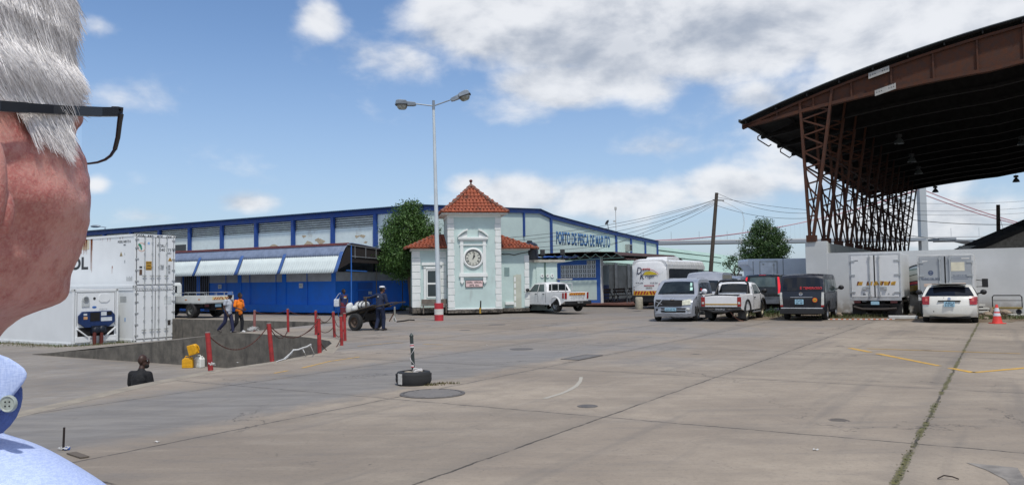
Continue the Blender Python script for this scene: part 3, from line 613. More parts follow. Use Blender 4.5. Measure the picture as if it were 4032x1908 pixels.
b=MB()
for i in range(10): b.bar((-.55,-1.9+i*.8,3.2),(-.55,-1.5+i*.8,3.5),.03,.03); b.bar((-.55,-1.5+i*.8,3.5),(-.55,-1.1+i*.8,3.2),.03,.03)
b.bar((-.55,-2,3.2),(-.55,5.9,3.05),.05,.05); b.build('truss',M('truss_green','5f7a74',.6,.3),sh)
for i in range(3):
    b=MB(); b.cyl((1.5+i*4.4,-1.9,0),(1.5+i*4.4,-1.9,3.3),.06,n=8); b.build('post',M('steel_grey','6e7377',.5,.4),sh)
brick=M('red_paving','6d4a40',.9,var=.3,vs=5)
b=MB(); b.box(-.9,LX,-2.6,4.6,0,.14); b.build('floor_slab',brick,sh,bevel=.02)
for i,(x,lb) in enumerate(((1.0,'dark slatted bench at the left end inside the shelter'),(3.6,'dark slatted bench inside the shelter next to the steel post'),(6.4,'dark slatted bench inside the shelter nearest the coach'))):
    t=thing('slatted_bench',lb,'bench',SO+va*x+vb*.3+Vector((0,0,.14)),GA,'benches inside the shelter')
    wd=M('bench_brown','5d4d44',.8,var=.2)
    b=MB(); b.box(0,2.2,.0,.4,.42,.46); b.build('seat',wd,t); b=MB(); b.box(0,2.2,.42,.45,.6,.75); b.box(0,2.2,.42,.45,.8,.95); b.build('backrest',wd,t)
    for x_ in(.2,1.9): b=MB(); b.bar((x_,.0,0),(x_,.44,.95),.05,.05); b.bar((x_,.4,0),(x_,.05,.44),.05,.05); b.build('leg',M('steel_grey','6e7377'),t)
# handrail and concrete bin
t=thing('handrail','bent steel handrail beside the rear of the coach','handrail',D(1578,767)); st=MATS['steel_grey']
b=MB(); b.tube([(0,0,0),(0,0,.95),(.04,.03,1.02),(.12,.1,1.03),(.2,.16,.98),(.22,.18,.9),(.22,.18,0)],.03); b.build('rail',st,t,smooth=True)
cb=M('rough_cream','a9a391',.9,var=.25,vs=8,dirt=.6); b=MB(); b.lathe([(0,0),(.2,0),(.23,.1),(.215,.45),(.22,.66),(.18,.7),(0,.68)],D(1608,777),14); tag(b.build('concrete_drum',cb,auto=50),'pale concrete drum standing behind the coach bumper','drum')
# ================================================================= RUSTED MARKET SHED
SP=Vector((14.6,38.9,0)); shed=thing('arched_shed','huge open shed with rusted lattice columns and dark arched roof','building',SP,GA)
# local x = along the row of columns, local y = left (so the span runs towards -y)
rust=M('rusted_steel','4a2a1a',.85,var=.35,vs=4,dirt=.6,dcol=(.03,.016,.01),ds=3,bump=.3,bs=30)
rust2=M('rusted_steel_dark','3a2117',.9,var=.4,vs=3,dirt=.5,dcol=(.02,.012,.01))
def az_(u):                                  # top edge of the arch, u = distance from the column row
    uc=17.0; return 13.4-3.66*((u-uc)/20.14)**2
def bz_(u): return az_(u)-(.35+1.62*min(1,max(0,(u+3.14)/11.0))**.8)
US=[-3.14+i*1.0 for i in range(41)]
def archbeam(x,detail=True):
    b=MB(); n=len(US)
    for u0,u1 in zip(US,US[1:]):
        b.prism([(x,-u0,az_(u0)-.28),(x,-u1,az_(u1)-.28),(x,-u1,bz_(u1)+.16),(x,-u0,bz_(u0)+.16 if u0>-3 else bz_(u0))],(.04,0,0))
        b.prism([(x-.13,-u0,bz_(u0)),(x-.13,-u1,bz_(u1)),(x-.13,-u1,bz_(u1)+.16),(x-.13,-u0,bz_(u0)+.16)],(.3,0,0))
        if detail:
            b.prism([(x-.13,-u0,az_(u0)-.4),(x-.13,-u1,az_(u1)-.4),(x-.13,-u1,az_(u1)-.28),(x-.13,-u0,az_(u0)-.28)],(.3,0,0))
    if detail:
        for k in range(1,22):
            u=-3.14+k*1.75; 
            b.box(x-.1,x,-u-.035,-u+.035,bz_(u)+.16,az_(u)-.4)
    return b
N=12; ST=3.72; dkb=M('shaded_beam',(.004,.0035,.0035),.95)  # inner beams and purlins: the roof's shade is put into this colour
for i in range(N+1):
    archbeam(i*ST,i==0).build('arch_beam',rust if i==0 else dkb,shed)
gal=M('roof_sheet','5b6163',.7,.2,var=.2); dk=M('shaded_roof_underside',(.005,.005,.005),.95)  # underside blackened, its colour carries the shade below the roof
b=MB()
for u0,u1 in zip(US,US[1:]): b.prism([(-.35,-u0,az_(u0)-.04),(-.35,-u1,az_(u1)-.04),(-.35,-u1,az_(u1)),(-.35,-u0,az_(u0))],(N*ST+.7,0,0))
b.build('roof_sheet',gal,shed)
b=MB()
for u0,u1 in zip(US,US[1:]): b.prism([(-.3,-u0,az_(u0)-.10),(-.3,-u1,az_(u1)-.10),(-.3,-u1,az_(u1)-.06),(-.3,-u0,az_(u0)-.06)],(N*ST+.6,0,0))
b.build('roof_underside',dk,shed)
b=MB()
for k in range(0,27):
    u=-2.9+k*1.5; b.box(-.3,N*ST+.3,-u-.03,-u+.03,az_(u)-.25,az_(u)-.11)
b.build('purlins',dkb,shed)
b=MB()
b.bar((-.35,3.2,9.72),(N*ST+.3,3.2,9.72),.1,.14); b.build('gutter',M('gutter_grey','3c3f3e',.6,.3),shed)
b=MB()
for x in(4.2,9.5): b.tube([(x,3.3,9.7),(x,3.45,9.62),(x,3.45,9.45),(x+2.4,3.45,9.4),(x+2.4,3.3,9.5)],.035)
b.build('gutter_bracket',rust2,shed)
def vtruss(x):
    b=MB(); zb=3.45; bo=(x,.0,zb); bi=(x,-.12,zb); to=(x,.27,az_(-.27)-.3); ti=(x,-1.25,az_(1.25)-.35)
    def P(a,c,f): return Vector(a).lerp(Vector(c),f)
    for dx in(-.11,.11):
        for a,c in((bo,to),(bi,ti)):
            b.bar(Vector(a)+Vector((dx,0,0)),Vector(c)+Vector((dx,0,0)),.08,.11)
    for k in range(8):
        f=.06+k*.115; f2=f+.115
        b.bar(P(bo,to,f),P(bi,ti,f),.09,.07)
        if k>0: b.bar(P(bo,to,f2 if f2<.99 else .99),P(bi,ti,f),.07,.08)
    for a,c in((bo,to),(bi,ti)):
        for k in range(13): f=k/12.5; p=P(a,c,f); b.box(p.x-.1,p.x+.1,p.y-.02,p.y+.02,p.z,p.z+.3)
    b.box(x-.2,x+.2,-.3,.15,zb-.02,zb+.3)
    return b
for i in range(N+1): vtruss(i*ST).build('lattice_column',rust if i<4 else rust2,shed)
b=MB()
for i in range(N):
    x=i*ST
    b.bar((x+.1,.1,3.7),(x+ST,.2,7.2),.06,.06); b.bar((x+ST,.1,3.7),(x+.1,.2,7.2),.06,.06)
    b.bar((x,.2,7.2),(x+ST,.2,7.2),.07,.07); b.bar((x,-.7,7.8),(x+ST,-.7,7.8),.07,.07)
b.build('cross_bracing',rust2,shed)
spl=M('splice_plate','a8a6a0',.6,.3,var=.15); bolt=M('bolt_dark',(.04,.035,.03),.6)
for (u,zf,rot) in((3.35,.85,0),(3.6,.03,0)):
    z=bz_(u)*(1-zf)+(az_(u)-.34)*zf; dz=.2; b=MB(); sl=.27
    b.prism([(-.2,-u+.45,z-.17-.1*sl),(-.2,-u-.45,z-.17+sl*.75),(-.2,-u-.45,z+.1+sl*.75),(-.2,-u+.45,z+.1-.1*sl)],(.05,0,0)); o=b.build('splice_plate',spl,shed)
    b=MB()
    for k in(-.36,-.26,-.16,.16,.26,.36):
        for j in(-.1,.04): b.cyl((-.21,-u-k,z+j+.08+(k+.45)/.9*.22-.03),(-.2,-u-k,z+j+.08+(k+.45)/.9*.22-.03),.025,n=6)
    b.build('bolts',bolt,o)
# hanging high-bay lamps
hb=M('lamp_alu','8d9596',.35,.7); 
def highbay(pos,label):
    t=thing('high_bay_lamp',label,'hanging lamp',pos,group='high bay lamps under the shed roof')
    b=MB(); b.cyl((0,0,.0),(0,0,.4+.25),.012,n=6); b.box(-.13,.13,-.13,.13,.22,.4); b.build('gear_box',MATS['dark_grey'],t)
    b=MB(); b.lathe([(.07,.22),(.1,.16),(.19,.06),(.27,-.12),(.28,-.16),(.26,-.16),(.18,.04),(.06,.14)],n=16,cap=False); b.build('reflector',hb,t,smooth=True)
for px,py,Y,lb in((3683,750,72,'hanging lamp against the sky beside the bridge pylon'),(4001,709,66,'hanging lamp at the right edge of the photo below the far beam'),(3540,555,48,'hanging lamp under the dark roof nearest the lattice columns'),(3590,628,54,'hanging lamp under the dark roof between two others'),(3617,675,62,'lowest of the dim hanging lamps inside the dark roof'),(4024,560,52,'dim hanging lamp at the far right inside the roof')): highbay(at(px,py,Y),lb)
# ================================================================= WHITE WALLS
lime=M('white_limewash','cfd1ce',.9,var=.05,vs=.7,dirt=.2,dcol=(.35,.33,.29),ds=.9,bump=.12,bs=6)
def limewash_lower():
    m=bpy.data.materials.new('limewash_wall'); m.use_nodes=True; t=NT(m.node_tree); b_=t.n['Principled BSDF']
    o=t.node('ShaderNodeTexCoord').outputs['Object']; s=t.node('ShaderNodeSeparateXYZ',{0:o}); n=t.noise(o,1.4,8,.65); n2=t.noise(t.vm('MULTIPLY',o,(1,1,3)),2.5,6,.7)
    c=t.mix(t.mr(t.noise(o,.5,4),.35,.65),(.54,.55,.54),(.63,.64,.63))
    low=t.m('MULTIPLY',t.mr(s.outputs[2],0,.95,1,0),t.mr(n,.36,.56)); c=t.mix(t.m('MULTIPLY',low,.75),c,(.2,.155,.1))
    c=t.mix(t.mr(n2,.6,.75,0,.4),c,(.3,.28,.25)); c=t.mix(t.mr(s.outputs[2],2.2,2.9,0,.25),c,(.42,.43,.41))
    t.put(b_.inputs['Base Color'],c); b_.inputs['Roughness'].default_value=.9; return m
lw=limewash_lower()
WO=Vector((14.4,38.9,0))
wl=thing('boundary_wall','long white limewashed wall behind the parked trucks','wall',WO,GA)
b=MB(); b.box(0,.35,-26,-.95,0,2.86); b.build('wall',lw,wl)
b=MB(); b.box(-.02,.4,-.95,.05,0,3.44); b.build('corner_pier',lw,wl,bevel=.015)
b=MB(); b.box(.4,48,-.72,.05,0,3.42); b.build('side_wall',M('side_wall_grey','a9aba5',.9,var=.08,dirt=.5,ds=.8),wl,bevel=.015)
b=MB()
for x in(3.5,8,12.5,17): b.box(x,x+.03,-.725,-.72,2.9,3.42)
b.build('wall_joints',MATS['dark_grey'],wl)
# ================================================================= CONTAINERS
cw=M('container_white','dfe2e2',.5,var=.03,vs=1.2,dirt=.22,dcol=(.42,.4,.36),ds=.9,bump=.1,bs=3)
cg=M('container_seal',(.02,.02,.02),.7); chw=M('galv_bar','b6b9b9',.4,.5,dirt=.5,ds=6); crust=M('rust_stain','8a4a22',.9,var=.4,vs=8)
cink=M('container_ink',(.03,.035,.04),.6); pale_ink=M('pale_ink','a9adae',.6)
CHt=2.88; CWd=2.44
def stain(parent,x0,x1,ztop_,zlen,plane,n=26):
    """thin runs of rust hanging from a top edge on the long side (local -x face)"""
    for k in range(n):
        y=random.uniform(x0,x1); L=zlen*random.random()**1.6+.05; w_=random.uniform(.008,.03); b=MB()
        b.add([(plane,y-w_,ztop_),(plane,y+w_,ztop_),(plane,y+w_*.3,ztop_-L),(plane,y-w_*.3,ztop_-L)],[(0,1,2,3)]); yield b
def container(name,label,p,q,z,L=12.2,doors=True,stripes=True):
    """corner nearest to the viewer at (p,q); long side runs +q, end face runs +p"""
    t=thing(name,label,'shipping container',PQ(p,q,z),GA,'white refrigerated containers'); H=CHt
    b=MB(); b.box(.03,CWd-.03,.06,L,.14,H-.06); body=b.build('body',cw,t,bevel=.01)
    b=MB(); b.box(0,.1,0,.12,.0,H); b.box(CWd-.1,CWd,0,.12,0,H); b.box(0,CWd,0,.1,H-.14,H-.005); b.box(0,CWd,0,.1,.0,.15)
    b.box(0,.06,.12,L,H-.12,H-.003); b.box(0,.06,.12,L,0,.16); b.box(.06,CWd,.12,L,H-.06,H-.0); b.build('frame',cw,t,bevel=.008)
    b=MB()
    for x in(-.006,CWd-.16):
        for zz in(.0,H-.13): b.box(x,x+.172,-.008,.17,zz+.003,zz+.125)
    o=b.build('corner_casting',M('casting','c4c6c4',.6,dirt=.5,ds=8),t); b=MB()
    for x in(.05,CWd-.11):
        for zz in(.02,H-.11): b.box(x,x+.06,-.014,-.006,zz+.02,zz+.08)
    b.box(-.012,-.004,.05,.11,.04,.1); b.build('casting_hole',MATS['black'],o)
    if doors:
        for i,x0 in enumerate((.12,CWd/2+.015)):
            x1=x0+CWd/2-.135; b=MB(); b.box(x0,x1,-.02,.03,.17,H-.16); dr=b.build('door',cw,t,bevel=.01)
            b=MB(); b.box(x0-.015,x0,-.022,.03,.16,H-.15); b.box(x1,x1+.015,-.022,.03,.16,H-.15); b.box(x0,x1,-.022,.03,H-.16,H-.145); b.box(x0,x1,-.022,.03,.155,.17); b.build('door_seal',cg,dr)
            for f in(.40,.82) if i==0 else(.16,.6):
                xb=x0+(x1-x0)*f; b=MB(); b.cyl((xb,-.06,.1),(xb,-.06,H-.08),.022,n=8)
                for zz in(.12,.45,1.1,1.8,2.4,H-.14): b.box(xb-.04,xb+.04,-.075,-.02,zz,zz+.07)
                b.box(xb-.16,xb+.1,-.09,-.07,.62,.66); b.box(xb-.03,xb+.03,-.09,-.02,.56,.68); b.build('lock_rod',chw,dr)
            xh=.02 if i==0 else CWd-.12
            for zz in(.32,.9,1.5,2.1,2.55): b=MB(); b.box(xh-(.1 if i else 0),xh+.2 if i==0 else xh+.1,-.04,-.0,zz,zz+.075); b.build('hinge',chw,dr)
    return t
cB=container('refrigerated_container','lower white refrigerated container with plain closed doors below the lettered one',25.55,39.45,YZ)
cU=container('refrigerated_container','upper white container with black letters on its side and warning stickers on its doors',25.55,39.45,YZ+CHt+.02)
def face(t,x,z,y=-.026): return board((x,y,z),(1,0,0))
def side(t,y,z,x=.024): return board((x,y,z),(0,-1,0))
text('OL',1.86,.72,cink,cU,side(cU,5.32,1.42),offset=.03)
text('MORU 040173 6',1.15,.14,cink,cU,side(cU,1.0,2.5)); text('45R1',.22,.09,cink,cU,side(cU,.95,2.32))
b=MB()
for i in range(5): b.box(.02,.028,.25+i*.11,.31+i*.11,.38,.62-.05*(i%2))
b.build('stencil_marks',pale_ink,cU)
text('MORU',.5,.16,cink,cU,face(cU,1.55,2.28)); text('040',.34,.16,cink,cU,face(cU,1.62,2.06)); text('173 6',.48,.16,cink,cU,face(cU,2.12,2.06)); text('45R1',.24,.09,cink,cU,face(cU,2.05,1.88))
for i in range(6): text(('MAX.GR.','TARE','NET','CU.CAP.','PAYLOAD','LB')[i],.2,.05,cink,cU,face(cU,1.62,1.2-i*.07)) if i<4 else None; text(('34000','4800','29200','67.8','10580','64370')[i],.14,.05,cink,cU,face(cU,2.05,1.2-i*.085))
ywl=M('warning_yellow','b58a2c',.6,var=.15); grn=M('logo_green','2f8f70',.6); 
def tri(t,x,z,s,mt,y=-.026,hs=True):
    b=MB(); b.prism([(x-s,y,z),(x+s,y,z),(x,y,z+s*1.7)],(0,-.004,0)); o=b.build('warning_sign',mt,t); b=MB(); b.prism([(x-s*.12,y-.006,z+s*.35),(x+s*.12,y-.006,z+s*.35),(x,y-.006,z+s*1.2)],(0,-.002,0)); b.build('bolt_mark',cink,o)
tri(cU,2.1,1.45,.13,ywl); 
b=MB(); b.prism([(.025,1.4,1.72),(.025,1.14,1.72),(.025,1.27,1.96)],(-.004,0,0)); b.build('warning_sign',M('dull_yellow','8c7d5a',.7),cU)
b=MB(); b.prism([(.025,.98,1.78),(.025,.9,1.78),(.025,.94,1.92)],(-.004,0,0)); b.box(.02,.028,.89,.98,1.35,1.5); b.build('small_marks',pale_ink,cU)
b=MB(); b.box(.64,.98,-.03,-.024,.95,1.42); o=b.build('caution_plate',ywl,cU); text('CAUTION',.3,.07,cink,o,face(cU,.81,1.34,-.034)); text('HIGH',.2,.08,cink,o,face(cU,.81,1.18,-.034)); text('WARNING',.3,.07,cink,o,face(cU,.81,1.02,-.034))
b=MB(); b.box(.26,.42,-.03,-.024,.68,.98); b.build('id_plate',M('plate_brown','5e4634',.6),cU); b=MB(); b.box(.26,.42,-.03,-.024,1.05,1.15); b.build('id_label',M('dark_grey',(.03,.03,.03)),cU)
b=MB(); b.prism([(.16,-.026,2.32),(.24,-.026,2.38),(.36,-.026,2.3),(.42,-.026,2.08),(.34,-.026,2.0),(.3,-.026,2.15)],(0,-.004,0)); b.build('logo',grn,cU)
b=MB(); b.lathe([(.2,0),(.2,.004),(.24,.004),(.24,0)],(.38,-.024,2.18),24,ax=(0,-1,0),cap=False); b.build('logo_ring',M('logo_pink','d9b6a0',.7),cU)
b=MB(); b.lathe([(0,.004),(.07,.004),(.07,0)],(.8,-.024,2.4),16,ax=(0,-1,0)); b.build('round_sticker',M('sticker_blue','8fb2dc',.6),cU)
# hazard chevrons on the top rail
b=MB()
for k in range(4):
    x=.18+k*.56
    for j in range(3): b.prism([(x+j*.12,-.012,CHt-.12),(x+j*.12+.06,-.012,CHt-.12),(x+j*.12+.1,-.012,CHt-.03),(x+j*.12+.04,-.012,CHt-.03)],(0,-.003,0))
b.build('hazard_stripes',cink,cU)
b=MB()
for k in range(22): b.prism([(.16+k*.095,-.012,CHt-.1),(.19+k*.095,-.012,CHt-.1),(.21+k*.095,-.012,CHt-.04),(.18+k*.095,-.012,CHt-.04)],(0,-.003,0))
b.build('hazard_stripes',cink,cB)
random.seed(5); rs=MB()
for a0,a1,zl,n in((4.0,4.16,2.0,16),(4.5,5.3,.8,60),(2.0,2.1,.5,2),(.3,8,.15,10)):
    for bb_ in stain(None,a0,a1,CHt-.13 if a0!=2.0 else 1.2,zl,.0235,n): rs.v,rs.f=rs.v+bb_.v,rs.f+[tuple(i+len(rs.v) for i in f) for f in bb_.f]; rs.mi+=bb_.mi
rs.build('rust_runs',crust,cU,solid=.002)
b=MB(); b.box(.0235,.026,4.3,5.7,CHt-.7,CHt-.15); b.build('faded_patch',M('faded_cream','c8c2a8',.8,dirt=.5,dcol=(.35,.2,.1),ds=3,streak=True),cU)
b=MB(); b.box(1.98,2.16,-.03,-.024,.82,1.1); b.build('id_plate',M('plate_dark','3d3a38',.6),cB)
b=MB(); b.box(.02,.028,.75,1.3,2.15,2.45); b.build('pale_sticker',pale_ink,cB); b=MB(); b.box(.02,.028,.8,.9,1.1,1.3); b.build('blue_sticker',M('sticker_blue','8fb2dc'),cB)
b=MB(); b.box(1.75,2.2,-.03,-.024,1.98,2.4); b.build('faded_patch',M('faded_white','cfd4d4',.7),cB)
# machinery-end container
cA=container('refrigerated_container','white refrigerated container showing its blue cooling unit, standing left of the doors',22.65,40.15,YZ,doors=False)
b=MB(); b.box(.14,CWd-.14,-.012,.03,.17,CHt-.17); fp=b.build('machinery_panel',cw,cA,bevel=.01)
b=MB()
for x0,x1,z0,z1 in((.2,CWd-.2,CHt-.2,CHt-.185),(.2,.215,1.0,CHt-.2),(CWd-.215,CWd-.2,1.0,CHt-.2)): b.box(x0,x1,-.02,-.012,z0,z1)
b.build('panel_gasket',cg,cA)
ub=M('unit_blue','16305e',.5,var=.2)
b=MB(); b.prism([(.25,-.02,1.5),(.25,-.02,1.15),(.6,-.02,.9),(1.85,-.02,.9),(2.2,-.02,1.15),(2.2,-.02,1.5),(2.0,-.02,1.72),(.45,-.02,1.72)],(0,-.1,0)); cu_=b.build('cooling_unit',ub,cA,bevel=.015)
b=MB(); b.box(.85,1.35,-.14,-.12,1.22,1.66); b.box(1.75,2.0,-.13,-.12,1.5,1.68); b.build('grille',MATS['black'],cu_)
b=MB(); b.box(1.42,1.72,-.128,-.12,1.48,1.68); b.box(1.42,2.02,-.128,-.12,1.2,1.4); b.box(.5,.68,-.128,-.12,1.52,1.62); b.build('labels',M('sign_white','c6ccd0'),cu_); b=MB(); b.box(.5,.7,-.128,-.12,1.32,1.46); b.build('orange_label',M('label_orange','c59668'),cu_)
b=MB(); b.box(.25,2.2,-.03,-.013,.38,.9); b.build('machinery_bay',MATS['black'],cA)
b=MB(); b.box(.9,1.7,-.2,-.03,.6,.98); b.sph((1.15,-.2,.75),(.22,.1,.18)); b.sph((1.45,-.2,.78),(.18,.12,.2)); b.build('compressor',M('machine_dark','131c2c',.5,var=.4),cA)
for x in(1.05,1.42): b=MB(); b.cyl((x,-.18,.0),(x,-.18,.65),.09,n=10); b.build('compressor_leg',M('red_oxide','5e2620',.8,dirt=.5),cA)
b=MB(); b.bar((.2,-.07,.85),(.75,-.07,.42),.1,.06); b.bar((2.25,-.07,.85),(1.7,-.07,.42),.1,.06); b.box(.12,.9,-.06,0,.15,.38); b.box(1.6,2.3,-.06,0,.15,.38); b.box(.14,2.3,-.06,-.01,.38,.45); b.build('lower_frame',cw,cA,bevel=.01)
b=MB(); b.box(.45,.85,-.05,-.012,1.98,2.3); b.lathe([(0,.05),(.16,.05),(.19,.0)],(.65,-.03,2.35),18,ax=(0,-1,0)); b.build('air_vent',M('grey_cover','b7bbbb',.6,dirt=.5,ds=5),cA); b=MB(); b.lathe([(0,.03),(.12,.03),(.12,0)],(.65,-.07,2.35),10,ax=(0,-1,0)); b.build('fan',M('mid_grey','6d7173',.6),cA)
b=MB(); b.lathe([(0,.012),(.07,.012),(.07,.0)],(1.12,-.012,2.38),14,ax=(0,-1,0)); b.build('port',MATS['dark_grey'],cA)
b=MB(); b.prism([(1.35,-.012,2.3),(1.45,-.012,2.17),(1.8,-.012,2.17),(1.95,-.012,2.3),(1.95,-.012,2.5),(1.85,-.012,2.62),(1.45,-.012,2.62),(1.35,-.012,2.5)],(0,-.03,0)); b.build('access_cover',cw,cA,bevel=.008)
b=MB(); b.lathe([(0,.008),(.1,.008),(.1,0)],(1.12,-.012,1.93),16,ax=(0,-1,0),sx=1.2,sy=.6); b.build('badge',M('badge_blue','3f6fb5',.5),cA); text('712217 9',.42,.11,pale_ink,cA,face(cA,1.6,1.8,-.016))
# ================================================================= TREES & PLANTS
def leaf_mat(name,c0,c1,c2):
    m=bpy.data.materials.new(name); m.use_nodes=True; t=NT(m.node_tree); b_=t.n['Principled BSDF']
    o=t.node('ShaderNodeTexCoord').outputs['Object']; gi=t.node('ShaderNodeNewGeometry').outputs['Random Per Island']
    c=t.mix(gi,c0,c1); c=t.mix(t.mr(t.noise(o,1.6,3),.42,.68),c,c2); t.put(b_.inputs['Base Color'],c); b_.inputs['Roughness'].default_value=.55
    b_.inputs['Subsurface Weight'].default_value=0; MATS[name]=m; return m
lf=leaf_mat('leaf_green',(.022,.06,.01),(.075,.16,.024),(.045,.11,.016)); lf2=leaf_mat('leaf_dark',(.018,.05,.012),(.06,.125,.024),(.035,.085,.018))
bark=M('bark','5a5148',.95,var=.35,vs=5,streak=True,dirt=.6,bump=1,bs=14,dcol=(.03,.025,.02))
def crown(lobes,n,size,mat,parent,seed=1,shell=.75):
    rnd=random.Random(seed); b=MB(); V=[];Fc=[]
    vol=[l[3]**2 for l in lobes]; tot=sum(vol)
    for (x,y,z,r),v in zip(lobes,vol):
        nclump=max(6,int(n*v/tot/14))
        for c in range(nclump):
            while True:
                d=Vector((rnd.gauss(0,1),rnd.gauss(0,1),rnd.gauss(0,1)))
                if d.length>.1: d.normalize(); break
            rr=r*(shell+(1.06-shell)*rnd.random())*(1+.16*mnoise.noise(d*2.3+Vector((x,y,z))))
            cc=Vector((x,y,z))+Vector((d.x,d.y,d.z*.86))*rr
            cr=rnd.uniform(.5,1.2)*size*1.7
            for k in range(14):
                e=Vector((rnd.gauss(0,1),rnd.gauss(0,1),rnd.gauss(0,.7)))*cr*.62; p=cc+e
                a=(d*.7+Vector((rnd.gauss(0,1),rnd.gauss(0,1),rnd.gauss(0,.8)-.1))).normalized(); s=a.orthogonal().normalized(); s=(s*cos(rnd.random()*6)+a.cross(s)*sin(rnd.random()*6)).normalized()
                L=size*rnd.uniform(.6,1.25); W=L*.42; q=a.cross(s).normalized()
                o=len(V); V+=[tuple(p),tuple(p+s*L*.5+q*W*.5+a*L*.06),tuple(p+s*L),tuple(p+s*L*.5-q*W*.5+a*L*.06)]; Fc.append((o,o+1,o+2,o+3))
    b.v=V; b.f=Fc; b.mi=[0]*len(Fc); return b.build('crown',mat,parent,recalc=False)
T0=at(1628,1223,47.6); T0.z=0
tr=thing('tree','dense green tree standing left of the clock house','tree',T0)
b=MB(); b.tube([(.08,0,-.1),(.05,0,.25),(0,0,.9),(-.12,0,1.8),(-.2,0,2.6)],.34,10,.2)
b.tube([(0,0,.0),(.3,-.05,-.1)],.2,6,.1)
for e in((-1.2,.2,3.6),(.9,.3,3.8),(-.2,-.6,4.6),(-.3,.8,4.4),(.3,-.9,3.5)): b.tube([(-.15,0,2.0),(e[0]*.5-.1,e[1]*.5,2.9),e],.12,7,.04)
b.build('trunk',bark,tr,smooth=True)
crown([(-.35,0,4.6,1.5),(-.95,.1,3.7,1.3),(.65,.1,3.8,1.3),(-.2,-.2,5.75,.95),(-1.35,0,2.9,.85),(.7,0,2.9,.95),(-.3,-.6,3.2,1.2),(-.1,.7,3.8,1.4),(-.65,0,2.4,.7),(.9,-.3,4.7,.75),(-1.25,.2,4.7,.7),(.15,.1,5.3,.85),(-.05,-.1,6.25,.5),(-1.6,.1,3.6,.55),(1.3,.1,3.3,.6),(-1.0,.1,5.3,.55)],38000,.15,lf,tr,3,.4)
T1=D(1918,735); T1=at(3008,1150,62); T1.z=0
tr=thing('tree','dark green round tree standing behind the black cars','tree',T1)
b=MB(); b.tube([(0,0,0),(.05,0,1.6),(0,0,2.6)],.22,8,.15); b.tube([(0,0,1.6),(-.8,0,2.6),(-1.2,0,3.2)],.1,6,.04); b.tube([(0,0,2.2),(.8,0,3.1)],.1,6,.04); b.build('trunk',bark,tr,smooth=True)
crown([(0,0,4.9,1.25),(-.7,0,4.0,1.1),(.9,0,4.0,1.2),(.1,0,3.2,1.5),(0,.1,5.8,.65),(-.9,0,3.0,.9),(1.2,0,3.1,.95),(.75,0,5.0,.85),(-.55,0,5.2,.6),(1.75,0,3.9,.4),(-1.5,0,3.6,.4),(.45,0,5.9,.35),(1.3,0,5.1,.35),(-.2,0,6.2,.3),(.2,-.7,4.0,1.2)],20000,.16,lf2,tr,8,.55)
T2=at(2898,1150,58); T2.z=0
tr=thing('tree','small sparse tree with thin crooked trunk right of the wooden pole','tree',T2)
b=MB(); b.tube([(0,0,0),(.1,0,1.2),(-.1,0,2.3),(.05,0,3.0)],.07,6,.03); b.tube([(0,0,1.7),(.5,0,2.6)],.05,5,.02); b.tube([(0,0,1.9),(-.6,0,2.7)],.04,5,.02); b.build('trunk',bark,tr)
crown([(-.1,0,3.1,.5),(-.6,0,2.7,.38),(.5,0,2.6,.4),(.1,0,2.4,.3),(.4,0,3.3,.3)],1300,.13,lf2,tr,9,.3)
def bush(px,py,r,label,n=220,mat=lf,name='weed_clump'):
    p=D(px,py); t=thing(name,label,'weeds',p); crown([(0,0,r*.5,r*.8),(r*.8,.05,r*.3,r*.5),(-r*.8,0,r*.3,r*.5)],n,.08,mat,t,int(px),.1); return t
bush(1020,777,.3,'bright green weeds at the foot of the tree trunk',400); bush(1042,776,.25,'small weed clump between the tree and the kerb stone',240)
b=MB(); b.box(-.5,.5,-.12,.12,0,.16); o=b.build('kerb_stone',M('kerb_concrete','9a968b',.9,dirt=.4),bevel=.02,loc=D(1042,779.5)); tag(o,'pale kerb stone lying in front of the tree','kerb stone')
